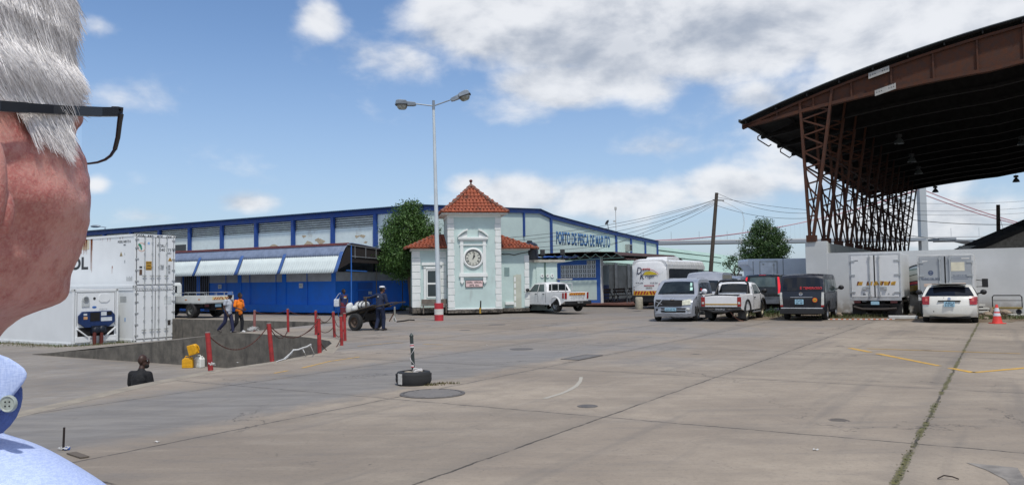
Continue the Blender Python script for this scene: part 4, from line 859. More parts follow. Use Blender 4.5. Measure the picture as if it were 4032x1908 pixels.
# ================================================================= STREET LAMP
LP=D(1104.3,806); lp=thing('street_lamp','tall white street lamp with two arms and a red and white painted drum base','street lamp',LP)
top=at(1707,415,LP.y)-LP
wp=M('pole_white','c3ccd0',.55,.1,var=.08,vs=3,dirt=.5,dcol=(.4,.45,.47),ds=1.5)
b=MB(); b.cyl((0,0,0),top*.55,.115,.085,14); b.cyl(top*.55,top,.085,.055,14); b.build('pole',wp,lp,smooth=False,auto=40)
gm_=M('lamp_grey','8b949c',.45,.4); gl2=M('lamp_bowl','a5aaa5',.15,var=.3,vs=8,col2='6f6a58')
b=MB(); b.cyl(top-Vector((.0,0,.2)),top+Vector((0,0,.22)),.065,.06,10); b.build('pole_cap',gm_,lp)
for a,e,tl in(((1703,417),(1637,409),0.0),((1711,416),(1776,393),1.0)):
    A=at(*a,LP.y)-LP; E=at(*e,LP.y)-LP; b=MB(); b.cyl(A,E,.03,.028,8); b.build('arm',gm_,lp)
    s=-1 if tl==0 else 1; dirv=Vector((s,0,.02 if s<0 else .36)).normalized(); upv=Vector((-dirv.z*1,0,abs(dirv.x))) if s>0 else Vector((-.02,0,1)); upv.normalize()
    mt=Matrix((dirv,upv.cross(dirv),upv)).transposed().to_4x4(); mt.translation=E
    hd=MB(); hd.X=mt
    hd.prism([(-.02,-.09,-.07),(.1,-.12,-.1),(.38,-.12,-.1),(.4,-.12,.1),(.0,-.09,.06)],(0,.22,0)); hd.prism([(.38,-.19,-.04),(.84,-.19,-.05),(.9,-.17,-.02),(.86,-.17,.13),(.72,-.17,.17),(.4,-.15,.13)],(0,.38,0))
    h=hd.build('lamp_head',gm_,lp,bevel=.02)
    bl=MB(); bl.X=mt; bl.lathe([(.0,-.26),(.3,-.26),(.42,-.2),(.5,-.08),(.5,-.05)],(.62,0,0),18,sx=.5,sy=.36,cap=False); bl.build('glass_bowl',gl2,h,smooth=True)
    rm_=MB(); rm_.X=mt; rm_.box(.37,.92,-.2,.2,-.075,-.05); rm_.build('rim',MATS['dark_grey'],h)
red=M('faded_red_paint','b3303a',.6,var=.15,dirt=.4,dcol=(.45,.25,.22)); wpt=M('white_paint','d5d3cd',.6,dirt=.4)
b=MB(); b.mi=[]; 
for z0,z1,m in((0,.27,0),(.27,.52,1),(.52,.78,0)): b.m=m; b.lathe([(.2,z0),(.205,z1)],n=24)
b.m=0; b.build('painted_drum_base',[red,wpt],lp,auto=40)
# small lamp far left behind the containers
t=thing('street_lamp','distant street lamp head peeking above the warehouse roof','street lamp',at(388,960,75)-Vector((0,0,at(388,960,75).z))); b=MB(); b.cyl((0,0,0),(.6,0,7.0),.07,.05); b.build('pole',gm_,t); zt=at(388,891,75).z; b=MB(); b.cyl((.6,0,7.0),(.6,0,zt-.15),.05); b.bar((.7,0,zt-.1),(.0,0,zt),.06,.06); b.build('arm',gm_,t); b=MB(); b.sph((-.3,0,zt+.02),(.5,.2,.13)); b.build('lamp_head',gm_,t)
# ================================================================= POLES, WIRES
pw=M('weathered_pole','4f473f',.95,var=.3,vs=4,streak=True,dirt=.5)
def pole(px0,py0,px1,py1,Y,r0,r1,label,extra=True):
    a=at(px0,py0,Y); c=at(px1,py1,Y); d=(c-a); bz=a.z; base=a-d*(bz/d.z); t=thing('utility_pole',label,'utility pole',base); b=MB(); b.cyl((0,0,0),c-base,r0,r1,12); b.build('pole',pw,t,auto=40); return t,c
up_,ptop=pole(2799,1060,2822,759,56,.16,.12,'leaning wooden utility pole behind the silver minivan')
b=MB(); c_=ptop-up_.location; b.bar(c_+Vector((-.3,0,-.5)),c_+Vector((.5,0,-.55)),.07,.07); b.build('crossarm',pw,up_)
b=MB(); pts=[]
for i in range(60): f=i/59; pts.append(c_+Vector((1.75+.06*sin(i*1.9)+.12*sin(f*5),0,-1.35-f*2.3)))
b.tube([c_+Vector((.4,0,-.6)),c_+Vector((1.2,0,-1.0))]+pts,.012,4); b.build('loose_cable',M('pale_cable','b8b6b0',.7),up_)
up2,pt2=pole(3932,985,3930,806,55,.13,.12,'dark utility pole beyond the wall at the right')
b=MB(); c2=pt2-up2.location; b.cyl(c2-Vector((0,0,.6)),c2+Vector((.9,0,-4)),.012,n=4); b.cyl(c2-Vector((0,0,.5)),c2+Vector((-.35,0,-4)),.01,n=4); b.build('stay_wire',cab,up2)
def wire(a,c,sag,label,r=.012,n=14):
    pts=[a.lerp(c,i/n)-Vector((0,0,sag*4*(i/n)*(1-i/n))) for i in range(n+1)]; b=MB(); b.tube([p-a for p in pts],r,4); o=b.build('overhead_cable',cab,loc=a); tag(o,label,'cable','overhead cables')
wd=[((2803,790),(2005,935),60,.35,'highest thin cable crossing the gable wall to the pole'),((2808,790),(2040,946),60,.4,'thin cable over the lettered gable, second from the top'),((2812,797),(2080,957),60,.5,'thick dark cable over the blue lettering'),((2815,800),(2106,975),60,.55,'cable crossing just below the blue lettering'),((2815,804),(2112,982),60,.9,'lowest cable sagging under the lettering to the annex roof'),((2815,790),(2300,1000),60,.2,'cable dropping steeply to the shelter roof')]
for a,c,Y,sg,lb in wd: wire(at(*a,56.5),at(*c,47.5 if c[0]<2200 else 54),sg,lb)
wire(ptop,at(3178,839,50),.4,'upper dark cable from the wooden pole to the rusted columns'); wire(ptop-Vector((0,0,.9)),at(3178,859,50),.3,'lower cable from the wooden pole towards the rusted columns'); wire(ptop-Vector((0,0,.3)),at(3178,826,56),.1,'thin pale cable right of the wooden pole')
for (a,c,lb) in(((3590,865,60),(4040,882,52),'dark cable passing the bridge pylon to the far right pole'),((3570,925,62),(3930,945,56),'lower sagging cable in front of the bridge deck'),((3580,799,75),(4040,791,75),'highest thin cable right of the rusted columns'),((3580,829,75),(4040,818,75),'second thin cable right of the rusted columns'),((3580,843,75),(4040,838,75),'third thin cable right of the rusted columns')): wire(at(*a[:2],a[2]),at(*c[:2],c[2]),.15,lb,.012 if 'thin' in lb else .02)
# ================================================================= BRIDGE
BY=750; br=thing('suspension_bridge','distant suspension bridge with concrete pylon and red cables','bridge',(0,0,0))
bc=M('bridge_concrete','a9b0b3',.9,var=.06,vs=.02); bsh=M('bridge_girder','8d969e',.9,var=.05,vs=.02); bred=M('bridge_red','b88a90',.8)  # distance haze is put into these pale bridge colours
A=at(3614,740,BY); B_=at(3658,740,BY); G=at(3614,985,BY)
b=MB(); b.box(A.x,A.x+6.2,BY-3,BY+3,-5,A.z+3); b.box(B_.x-6.0+1,B_.x+1,BY+8,BY+14,-5,A.z+3); b.box(A.x+6,B_.x-4,BY+2,BY+9,-5,A.z); b.build('pylon',bc,br)
b=MB(); dz=at(3600,940,BY).z; b.box(-600,A.x-.5,BY-12,BY+12,dz-2.2,dz); b.box(B_.x+1.5,at(3700,0,BY).x,BY-12,BY+12,dz-2.2,dz)
x0=at(3660,0,BY).x; x1=at(3900,0,BY).x; x2=at(4300,0,BY).x
b.prism([(x0,BY-11,dz-3),(x0+20,BY-11,dz-3),(x1-10,BY-11,dz-9.5),(x1+10,BY-11,dz-9.5),(x2,BY-11,dz-3),(x2,BY-11,dz-2.1),(x0,BY-11,dz-2.1)],(0,22,0)); b.build('deck',bsh,br)
b=MB(); b.box(-600,x2+200,BY-12.2,BY-12,dz,dz+1.2); b.build('railing',M('rail_pale','c3c7c8',.8),br)
b=MB()
for k in range(0,60): b.cyl((-450+k*26,BY-12,dz),(-450+k*26,BY-12,dz+9),.18,n=4)
b.build('light_poles',bc,br)
b=MB(); b.box(x1-7,x1+7,BY-6,BY+6,-5,dz-8); b.build('pier',bc,br)
for yy in(0,14):
    b=MB(); pts=[]
    xa=A.x+3; za=at(3613,744,BY).z; xl=at(2500,0,BY).x; zl=at(2500,949,BY).z+.5
    for i in range(31): f=i/30; x=xa+(xl-xa)*f; z=zl+(za-zl)*(1-f)**2.0; pts.append((x,BY+yy,z))
    b.tube(pts,.4,5); o=b.build('main_cable',bred,br)
    b=MB()
    for i in range(1,30): b.cyl(pts[i],(pts[i][0],BY+yy,dz),.06,n=3)
    b.build('hangers',M('hanger','b3b8bd',.8),br)
    b=MB(); xr=at(4100,0,BY).x; zr_=at(4100,905-yy*.6+5,BY).z; pts=[(xa+(xr-xa)*f/20,BY+yy,za+(zr_-za)*(f/20)-(6*sin(PI*f/20)*.5)) for f in range(21)]; b.tube(pts,.5,5); b.build('main_cable',bred,br)
# ================================================================= FAR BUILDINGS
gr_=M('green_roof','a3bdb0',.7,.1,var=.06,vs=.3,dirt=.2,dcol=(.25,.38,.32),ds=.3)
a=at(2590,970,95); c=at(2905,1010,118); e=at(2905,1078,100); f=at(2590,1050,80)
gb=thing('green_roofed_hall','long hall with pale green metal roof beyond the coach','building',(a.x,a.y,0))
r=lambda v: v-Vector((a.x,a.y,0))
b=MB(); b.prism([r(a)-(r(c)-r(a))*.5,r(c),r(e),r(f)-(r(e)-r(f))*.5],(0,0,-.15)); b.build('roof',gr_,gb)
b=MB()
for g0 in(.25,.55): b.bar(r(a).lerp(r(f),g0)+Vector((0,0,.1)),(r(a).lerp(r(f),g0)).lerp(r(c).lerp(r(e),g0),.75)+Vector((0,0,.1)),.12,.1)
b.build('roof_seam',M('seam_dark','4e6258',.8),gb)
ee=r(e); ff=r(f)-(r(e)-r(f))*.5
b=MB(); b.prism([ff,ee,(ee.x,ee.y,0),(ff.x,ff.y,0)],(1,1.5,0)); b.build('wall',M('hall_wall_dark','4a4f52',.9,var=.4,vs=1),gb)
for k in range(14): b=MB(); p=ff.lerp(ee,k/14); b.box(p.x,p.x+.25,p.y-.15,p.y,0,p.z); b.build('pillar',M('steel_grey','6e7377'),gb)
bk_=M('old_brick','a0978b',.95,var=.3,vs=4,dirt=.6,ds=2)
g0=at(3860,980,52); g1=at(4200,870,52)
gb=thing('brick_gable_building','old grey brick building with dark sloping roof edge at the right','building',(g0.x,52,0))
Lx=g1.x-g0.x; hz0=g0.z; hz1=at(4040,903,52).z; x1_=at(4040,903,52).x-g0.x; sl=(hz1-hz0)/x1_
b=MB(); b.prism([(0,0,0),(10,0,0),(10,0,hz0),(5,0,hz0+5*sl),(0,0,hz0)],(0,2,0)); b.build('wall',bk_,gb)
rf_=M('dark_tile',(.03,.028,.027),.9); b=MB(); b.prism([(-.8,-.25,hz0-.8*sl),(5,-.25,hz0+5*sl),(5,-.25,hz0+5*sl+.3),(-.8,-.25,hz0-.8*sl+.3)],(0,2.4,0)); b.prism([(10.8,-.25,hz0-.8*sl),(5,-.25,hz0+5*sl),(5,-.25,hz0+5*sl+.3),(10.8,-.25,hz0-.8*sl+.3)],(0,2.4,0)); b.build('roof',rf_,gb)
b=MB(); b.box(-1.2,-.2,.1,.4,0,at(3870,966,52).z); b.build('side_wall',M('pale_block','b9b8b3',.9),gb)
# antenna and dish on the warehouse roof
def whp(x,y,z): return WC+va*x+vb*y+Vector((0,0,z))
t=thing('satellite_dish','small tilted satellite dish on the warehouse gable roof','satellite dish',whp(30.3,.5,6.5)); b=MB(); b.cyl((0,0,0),(-.1,0,.8),.03); b.build('mast',cab,t); b=MB(); b.lathe([(.0,0),(.14,.03),(.27,.09),(.28,.09),(.14,.02)],(-.1,-.05,.85),16,ax=(-.8,-.4,.5)); b.build('dish',M('dark_grey',(.03,.03,.03)),t)
t=thing('antenna_mast','thin pale antenna mast beside the satellite dish','antenna',whp(31.6,.3,6.4)); b=MB(); b.cyl((0,0,-2),(0,0,2.4),.03); b.build('mast',M('pale_cable','b8b6b0'),t); b=MB(); b.box(-.1,.1,-.1,.1,2.3,2.6); b.box(-.25,.0,-.05,.05,1.1,1.25); b.build('antenna_head',M('pale_cable','b8b6b0'),t)
# ================================================================= VEHICLES
glass=M('car_glass',(.012,.016,.018),.04,var=.05); glass2=M('car_glass_clear',(.07,.1,.1),.06,var=.3,vs=2)
rub=M('tyre_rubber',(.018,.018,.018),.85,dirt=.4,dcol=(.07,.06,.05),ds=8); blk=M('black_plastic',(.015,.015,.016),.55,var=.2,dirt=.35,dcol=(.06,.055,.05),ds=5)
chrome=M('chrome',(.6,.6,.6),.15,1.0); redl=M('tail_light_red',(.32,.012,.012),.15,coat=.6,var=.4,vs=20); clr=M('lamp_clear',(.55,.56,.52),.12,var=.25,vs=12); amber=M('amber_lens',(.55,.2,.03),.2)
plate=M('plate_pale_blue','9cc4d6',.5,var=.06); pink=M('plate_ink',(.02,.03,.05),.6); alloy=M('alloy_grey','8a8d8e',.35,.6,var=.2); steelw=M('steel_wheel','6e706c',.6,.3,dirt=.6)
tar=M('underbody',(.008,.008,.008),.95)
class Car:
    def __init__(s,name,label,cat,loc,az,L,W,H,outline,wheels,paint,belt,tum=.16,pf=.10,pr=.05,bul=.10,crown=.05,clear=.28,hubs=alloy,group=None,rim=.62,tw=.2,cut=(),rimdark=False):
        s.L,s.W,s.H,s.belt,s.tum,s.pf,s.pr,s.bul,s.crown=L,W,H,belt,tum,pf,pr,bul,crown
        s.root=thing(name,label,cat,(loc[0],loc[1],0),R(90-az),group); s.out=outline; s.paint=paint
        r,xr,xf=wheels; s.wh=wheels
        pk=max(range(len(outline)),key=lambda i:outline[i][1]); s.rear=outline[:pk+1]; s.front=outline[pk:][::-1]
        bot=[]
        for xc in(xf,xr):
            R_=r*1.17
            th0=math.asin(max(-.9,min(.9,(clear-r)/R_)))
            for k in range(11): th=th0+(PI-2*th0)*k/10; bot.append((xc+R_*cos(th),r+R_*sin(th)))
        poly=list(outline)+bot
        bm=bmesh.new(); vs=[bm.verts.new((x,0,z)) for x,z in poly]; bm.faces.new(vs); bmesh.ops.triangulate(bm,faces=bm.faces,ngon_method='EAR_CLIP')
        for z in(belt,belt*.72,belt+(H-belt)*.5)+tuple(cut): bmesh.ops.bisect_plane(bm,geom=bm.verts[:]+bm.edges[:]+bm.faces[:],plane_co=(0,0,z),plane_no=(0,0,1))
        for x in[-L*.46,-L*.38,-L*.2,0,L*.2,L*.36,L*.44]: bmesh.ops.bisect_plane(bm,geom=bm.verts[:]+bm.edges[:]+bm.faces[:],plane_co=(x,0,0),plane_no=(1,0,0))
        bm.verts.index_update(); V=[v.co.copy() for v in bm.verts]; Fs=[[v.index for v in f.verts] for f in bm.faces]; be=[(e.verts[0].index,e.verts[1].index) for e in bm.edges if len(e.link_faces)==1]; bm.free()
        st=[-1,-.93,-.75,-.4,0,.4,.75,.93,1]; b=MB(); n=len(V); vs=[]
        for t in st: vs+=[s.d(v.x,t*W/2,v.z) for v in V]
        fs=[tuple(f) for f in Fs]+[tuple(i+n*(len(st)-1) for i in f) for f in Fs]
        for k in range(len(st)-1): fs+=[(a+k*n,c+k*n,c+(k+1)*n,a+(k+1)*n) for a,c in be]
        b.add(vs,fs); s.body=b.build('body',paint,s.root,auto=32,bevel=.035,seg=3)
        b=MB(); b.box(-L/2+.25,L/2-.3,-W/2+.3,W/2-.3,clear-.06,belt*.62); b.box(xr-r*1.3,xr+r*1.3,-W/2+.06,W/2-.06,r+.02,r*2.12); b.box(xf-r*1.3,xf+r*1.3,-W/2+.06,W/2-.06,r+.02,r*2.05); b.cyl((xr,-W/2+.2,r),(xr,W/2-.2,r),.06); b.build('underbody',tar,s.root)
        for x in(xf,xr):
            for sd in(-1,1): s.wheel(x,sd*(W/2-tw/2-.035),r,tw,sd,hubs,rim)
    def wheel(s,x,y,r,tw,sd,hub,rim,parent=None):
        b=MB(); b.lathe([(r*rim,-tw/2+.01),(r*.9,-tw/2),(r*.985,-tw*.36),(r,-tw*.2),(r,tw*.2),(r*.985,tw*.36),(r*.9,tw/2),(r*rim,tw/2-.01),(r*rim*.97,tw/2-.05),(r*rim*.97,-tw/2+.05)],(x,y,r),26,ax=(0,sd,0),cap=False)
        o=b.build('wheel',rub,parent or s.root,auto=40)
        b=MB(); b.lathe([(0,tw*.28),(r*.17,tw*.3),(r*.2,tw*.2),(r*rim*.3,tw*.12),(r*rim*.86,tw*.22),(r*rim,tw*.46),(r*rim,0),(0,0)],(x,y,r),20,ax=(0,sd,0))
        for k in range(6):
            a=k*PI/3; c=Vector((x,y+sd*tw*.18,r)); d=Vector((cos(a),0,sin(a))); b.bar(c+d*r*.12,c+d*r*rim*.9,.055,.05)
        b.build('rim',hub,o,auto=40)
        b=MB()
        for k in range(6): a=k*PI/3+PI/6; c=Vector((x,y+sd*(tw*.19),r)); d=Vector((cos(a),0,sin(a))); b.cyl(c+d*r*rim*.6-Vector((0,.01,0)),c+d*r*rim*.6+Vector((0,sd*.02,0)),r*.085,n=8)
        b.build('rim_holes',tar,o)
    def d(s,x,y,z):
        hw=s.W/2; t=max(-1.2,min(1.2,y/hw)); f=1.0
        if z>s.belt: k=(z-s.belt)/(s.H-s.belt); f*=1-s.tum*k**1.15
        else: k=(s.belt-z)/s.belt; f*=1-.05*k*k
        k=max(0,(x-s.L*.2)/(s.L*.3)); f*=1-s.pf*k*k
        k=max(0,(-x-s.L*.25)/(s.L*.25)); f*=1-s.pr*k*k
        xx=x-(1 if x>0 else -1)*s.bul*t*t*min(1,abs(x)/(s.L/2))**3
        zz=z-s.crown*t*t*max(0,min(1,(z-s.belt)/(s.H-s.belt)))
        return (xx,y*f,zz)
    def ex(s,z,front=False):
        pl=s.front if front else s.rear
        for (x0,z0),(x1,z1) in zip(pl,pl[1:]):
            if min(z0,z1)-1e-6<=z<=max(z0,z1)+1e-6 and abs(z1-z0)>1e-6: return x0+(x1-x0)*(z-z0)/(z1-z0)
        return pl[0][0] if z<pl[0][1] else pl[-1][0]
    def _grid(s,fn,nu,nv): 
        b=MB(); b.grid(fn,nu,nv); return b
    def side(s,name,c,mat,sides=(-1,1),off=.008,parent=None,nu=6,nv=3):
        r=[]
        for sd in sides:
            def fn(u,v):
                x=(c[0][0]*(1-u)+c[1][0]*u)*(1-v)+(c[3][0]*(1-u)+c[2][0]*u)*v; z=(c[0][1]*(1-u)+c[1][1]*u)*(1-v)+(c[3][1]*(1-u)+c[2][1]*u)*v
                p=s.d(x,sd*s.W/2,z); return (p[0],p[1]+sd*off,p[2])
            r.append(s._grid(fn,nu,nv).build(name,mat,parent or s.root,solid=.008))
        return r
    def end(s,name,c,mat,front=False,off=.014,parent=None,nu=8,nv=5,solid=.008):
        sg=1 if front else -1
        def fn(u,v):
            a=(c[0][0]*(1-u)+c[1][0]*u)*(1-v)+(c[3][0]*(1-u)+c[2][0]*u)*v; z=(c[0][1]*(1-u)+c[1][1]*u)*(1-v)+(c[3][1]*(1-u)+c[2][1]*u)*v
            p=s.d(s.ex(z,front),a*s.W/2,z); return (p[0]+sg*off,p[1],p[2]+.004)
        return s._grid(fn,nu,nv).build(name,mat,parent or s.root,solid=solid)
    def line(s,x0,z0,x1,z1,w_=.012,sides=(-1,1)):
        dx,dz=x1-x0,z1-z0; l=math.hypot(dx,dz); nx,nz=-dz/l*w_/2,dx/l*w_/2
        s.side('door_gap',[(x0-nx,z0-nz),(x0+nx,z0+nz),(x1+nx,z1+nz),(x1-nx,z1-nz)],tar,sides,off=.003,nu=1,nv=8)
    def plate(s,txt,z,a=0,front=False,w_=.4,h_=.2,mat=plate,tm=pink,two=None):
        sg=1 if front else -1; p=s.d(s.ex(z,front),a*s.W/2,z); x=p[0]+sg*.03
        b=MB(); b.box(min(x,x+sg*.012),max(x,x+sg*.012),p[1]-w_/2,p[1]+w_/2,z-h_/2,z+h_/2); o=b.build('number_plate',mat,s.root)
        rt=(0,1,0) if front else(0,-1,0)
        if two: text(txt,w_*.8,h_*.36,tm,o,board((x+sg*.016,p[1],z+h_*.23),rt),depth=.003); text(two,w_*.8,h_*.36,tm,o,board((x+sg*.016,p[1],z-h_*.23),rt),depth=.003)
        else: text(txt,w_*.88,h_*.6,tm,o,board((x+sg*.016,p[1],z),rt),depth=.003)
    def mirror(s,x,z,mat,sides=(-1,1)):
        for sd in sides:
            p=s.d(x,sd*s.W/2,z); b=MB(); b.bar((p[0],p[1],z),(p[0],p[1]+sd*.1,z+.02),.05,.05); b.sph((p[0]-.0,p[1]+sd*.2,z+.06),(.07,.12,.1),10,6); b.build('wing_mirror',mat,s.root,smooth=True)
    def handle(s,x,z,mat,sides=(-1,1)):
        for sd in sides: p=s.d(x,sd*s.W/2,z); b=MB(); b.box(x-.09,x+.09,min(p[1],p[1]+sd*.035),max(p[1],p[1]+sd*.035),z-.018,z+.018); b.build('door_handle',mat,s.root,bevel=.01)
    def box(s,name,mat,*bx,parent=None,bevel=.012):
        b=MB()
        for q in bx: b.box(*q)
        return b.build(name,mat,parent or s.root,bevel=bevel)
def fwd(az,k): return Vector((sin(R(az)),cos(R(az)),0))*k
# ---- white double cab
wpaint=M('car_white',(.76,.76,.75),.3,var=.03,coat=.4,dirt=.12,dcol=(.4,.38,.34),ds=2)
az=-33; o=Vector((2.2,45.2,0)); k=.93
OL=[(-2.3,.52),(-2.4,.58),(-2.42,1.08),(-2.35,1.1),(-.75,1.1),(-.7,1.14),(-.55,1.5),(-.42,1.6),(-.1,1.645),(.4,1.64),(.62,1.59),(1.12,1.15),(1.2,1.1),(1.95,1.02),(2.2,.9),(2.3,.72),(2.3,.42),(2.2,.34)]
c=Car('pickup_truck','white double cab pickup with pale tailgate lettering parked by the clock house','pickup',o,az,4.75,1.72,1.645,OL,(.37,-1.5,1.45),wpaint,1.05,tum=.2,pf=.12,clear=.4,hubs=alloy,tw=.23)
c.side('side_window',[(-.5,1.12),(.1,1.12),(.1,1.55),(-.32,1.55)],glass2); c.side('side_window',[(.17,1.12),(.98,1.12),(.6,1.55),(.17,1.55)],glass2)
c.end('windscreen',[(-.82,1.16),(.82,1.16),(.74,1.57),(-.74,1.57)],glass,True); c.end('rear_window',[(-.82,1.17),(.82,1.17),(.76,1.53),(-.76,1.53)],glass)
c.box('canopy_frame',M('rack_white','d2d4d2',.5),*[(-1.02+.0,-.98,y-.02,y+.02,1.1,1.55) for y in(-.7,-.25,.25,.7)],(-1.02,-.98,-.72,.72,1.52,1.56))
c.box('bed_shade_panel',tar,(-2.3,-.82,-.72,.72,1.1,1.104),bevel=0)  # flat dark panel, painted-in shade of the open bed
for a in(-1,1): c.end('tail_light',[(a*.84,.72),(a*1.0,.72),(a*1.0,1.06),(a*.84,1.06)],redl,off=.02); 
c.side('tail_light_side',[(-2.36,.74),(-2.2,.74),(-2.22,1.05),(-2.38,1.05)],redl)
hz=c.end('reflective_strip',[(-.66,.92),(.66,.92),(.66,1.04),(-.66,1.04)],M('reflector_yellow','d9a92c',.4),off=.02); 
def chev(car,z0,z1,a0,a1,n,mat,parent,front=False,off=.026,lean=.5):
    b=MB(); wd=(a1-a0)/n; mid=(a0+a1)/2
    for i in range(n):
        a=a0+wd*i; s_=lean*wd*(1 if a+wd/2<mid else -1)
        q=[(a+wd*.1-s_/2,z0),(a+wd*.6-s_/2,z0),(a+wd*.6+s_/2,z1),(a+wd*.1+s_/2,z1)]
        q=[(max(a0,min(a1,u)),z) for u,z in q]
        P=[car.d(car.ex(z,front),u*car.W/2,z) for u,z in q]; b.prism([(p[0]-off,p[1],p[2]+.004) for p in P],(-.003,0,0))
    b.build('red_chevrons',mat,parent)
rch=M('reflector_red',(.35,.02,.02),.4)
chev(c,.92,1.04,-.64,.64,9,rch,hz)
p=c.d(c.ex(.82),0,.82); text('TOYOTA',.95,.13,M('letter_grey','b5b7b6',.5),c.root,board((p[0]-.022,0,.83),(0,-1,0)),depth=.004)
c.box('rear_bumper',blk,(-2.6,-2.32,-.8,.8,.42,.6),(-2.45,-2.3,-.55,.55,.34,.44)); c.plate('HLR-15-91',.53,0,mat=blk,tm=M('plate_white_ink','c8c8c8',.5),w_=.42,h_=.12)
c.body.parent.children[0]; b=MB(); b.box(-2.64,-2.61,-.22,.22,.46,.6); b.build('plate_backing',tar,c.root); text('HLR 15 91',.36,.08,MATS['plate_white_ink'],c.root,board((-2.645,0,.53),(0,-1,0)),depth=.003)
for x in(-1.5,1.45):
    for sd in(-1,1):
        b=MB(); pts=[(x+.46*cos(t),sd*.845,.37+.46*sin(t)) for t in[R(a) for a in range(-5,190,13)]]; b.tube(pts,.045,6); b.build('wheel_arch_trim',wpaint,c.root,smooth=True)
c.box('side_step',alloy,(-.85,.85,.78,.88,.36,.41),(-.85,.85,-.88,-.78,.36,.41)); c.line(.13,.5,.13,1.1); c.line(-.62,.5,-.62,1.08); c.line(1.05,.6,1.08,1.1); c.mirror(.88,1.14,blk); c.handle(-.42,.98,blk); c.handle(.3,.98,blk)
c.end('headlight',[(-.98,.78),(-.6,.78),(-.6,.94),(-.95,.94)],clr,True); c.end('headlight',[(.6,.78),(.98,.78),(.95,.94),(.6,.94)],clr,True); c.end('grille',[(-.5,.7),(.5,.7),(.52,.92),(-.52,.92)],blk,True)
# ---- silver minivan with crashed nose
sil=M('car_silver','a0a4aa',.36,.25,var=.08,vs=2,coat=.4,dirt=.25,dcol=(.2,.19,.18),ds=2)
OL=[(-2.05,.35),(-2.15,.5),(-2.18,.95),(-2.12,1.2),(-1.95,1.6),(-1.8,1.7),(-1.2,1.74),(.1,1.74),(.55,1.7),(.9,1.58),(1.5,1.08),(1.58,1.03),(2.0,.92),(2.16,.8),(2.22,.62),(2.24,.35),(2.15,.2)]
azN=24; fc=Vector((6.5,32.2,0)); o=fc+fwd(azN,1.35+.55)
c=Car('crashed_minivan','silver minivan facing the viewer with broken nose and cracked headlamp','minivan',o,azN+180,4.3,1.82,1.74,OL,(.3,-1.35,1.38),sil,1.02,tum=.17,pf=.14,pr=.05,bul=.14,clear=.24)
c.end('windscreen',[(-.86,1.1),(.86,1.1),(.76,1.6),(-.76,1.6)],M('windscreen_glass',(.02,.026,.026),.04,var=.6,vs=1.5),True)
c.side('side_window',[(.15,1.08),(1.28,1.08),(.75,1.55),(.15,1.58)],glass); c.side('side_window',[(-.95,1.08),(.08,1.08),(.08,1.58),(-.95,1.58)],glass); c.side('side_window',[(-1.95,1.1),(-1.02,1.08),(-1.02,1.58),(-1.75,1.56)],glass)
c.end('grille_opening',[(-.95,.62),(.5,.62),(.55,.86),(-.9,.88)],tar,True,off=.03); hl=c.end('headlight',[(.52,.66),(.93,.68),(.9,.9),(.5,.84)],M('old_headlight','c9c9b4',.15,var=.25,vs=9,coat=.5),True,off=.035)
c.end('lower_intake',[(-.6,.38),(.7,.38),(.7,.45),(-.6,.45)],tar,True,off=.03); c.end('lower_intake',[(-.6,.5),(.7,.5),(.7,.55),(-.6,.55)],tar,True,off=.03)
c.box('broken_bracket',blk,(2.12,2.2,-.7,-.3,.62,.7),(2.1,2.16,-.55,.3,.76,.82)); b=MB(); b.bar((2.2,-.62,.62),(2.15,-.42,.88),.05,.03); b.bar((2.17,-.3,.64),(2.19,-.75,.86),.03,.02); b.bar((2.2,-.1,.7),(2.16,.35,.64),.02,.02); b.build('torn_trim',sil,c.root)
def lip(u,v): y=-.74+1.48*u; return (2.2-.18*(y/.8)**2+.06*v+.012*mnoise.noise((y*7,v*3,0)),y,.2+.16*v+(.035*mnoise.noise((y*5,0,2))))
b=MB(); b.grid(lip,30,5); b.build('bumper_lip',sil,c.root,smooth=True,solid=.02)
b=MB(); b.sph((2.1,-.62,.48),(.05,.08,.06)); b.build('fog_light',tar,c.root); b=MB(); b.sph((2.12,.6,.5),(.06,.09,.06)); b.build('fog_light',clr,c.root)
c.plate('AAA 633 MC',.5,-.08,True,w_=.46,h_=.12); c.mirror(1.12,1.14,M('mirror_white','d8dade',.3),sides=(1,)); c.line(.12,.3,.12,1.6); c.line(-1.0,.3,-1.0,1.58); c.line(1.25,.5,1.3,1.05)
b=MB(); b.bar((1.49,-.55,1.12),(1.42,.05,1.2),.015,.015); b.bar((1.49,.1,1.12),(1.38,.7,1.25),.015,.015); b.build('wiper',blk,c.root)
lic=M('licence_sticker','a9d2c4',.5); c.end('licence_disc',[(.62,1.42),(.72,1.42),(.72,1.56),(.62,1.56)],lic,True,off=.03,nu=2,nv=2); c.end('licence_disc',[(.64,1.24),(.76,1.24),(.75,1.37),(.63,1.37)],lic,True,off=.03,nu=2,nv=2)
c.side('lower_trim',[(-.95,.26),(.95,.26),(.95,.4),(-.95,.4)],M('silver_dull','7f868c',.5,.4,dirt=.3),off=.02); c.box('roof_rail',sil,(-1.5,.2,-.62,-.6,1.72,1.745),(-1.5,.2,.6,.62,1.72,1.745)); b=MB(); b.sph((2.17,0,.9),(.03,.09,.05),10,6); b.build('badge',chrome,c.root)
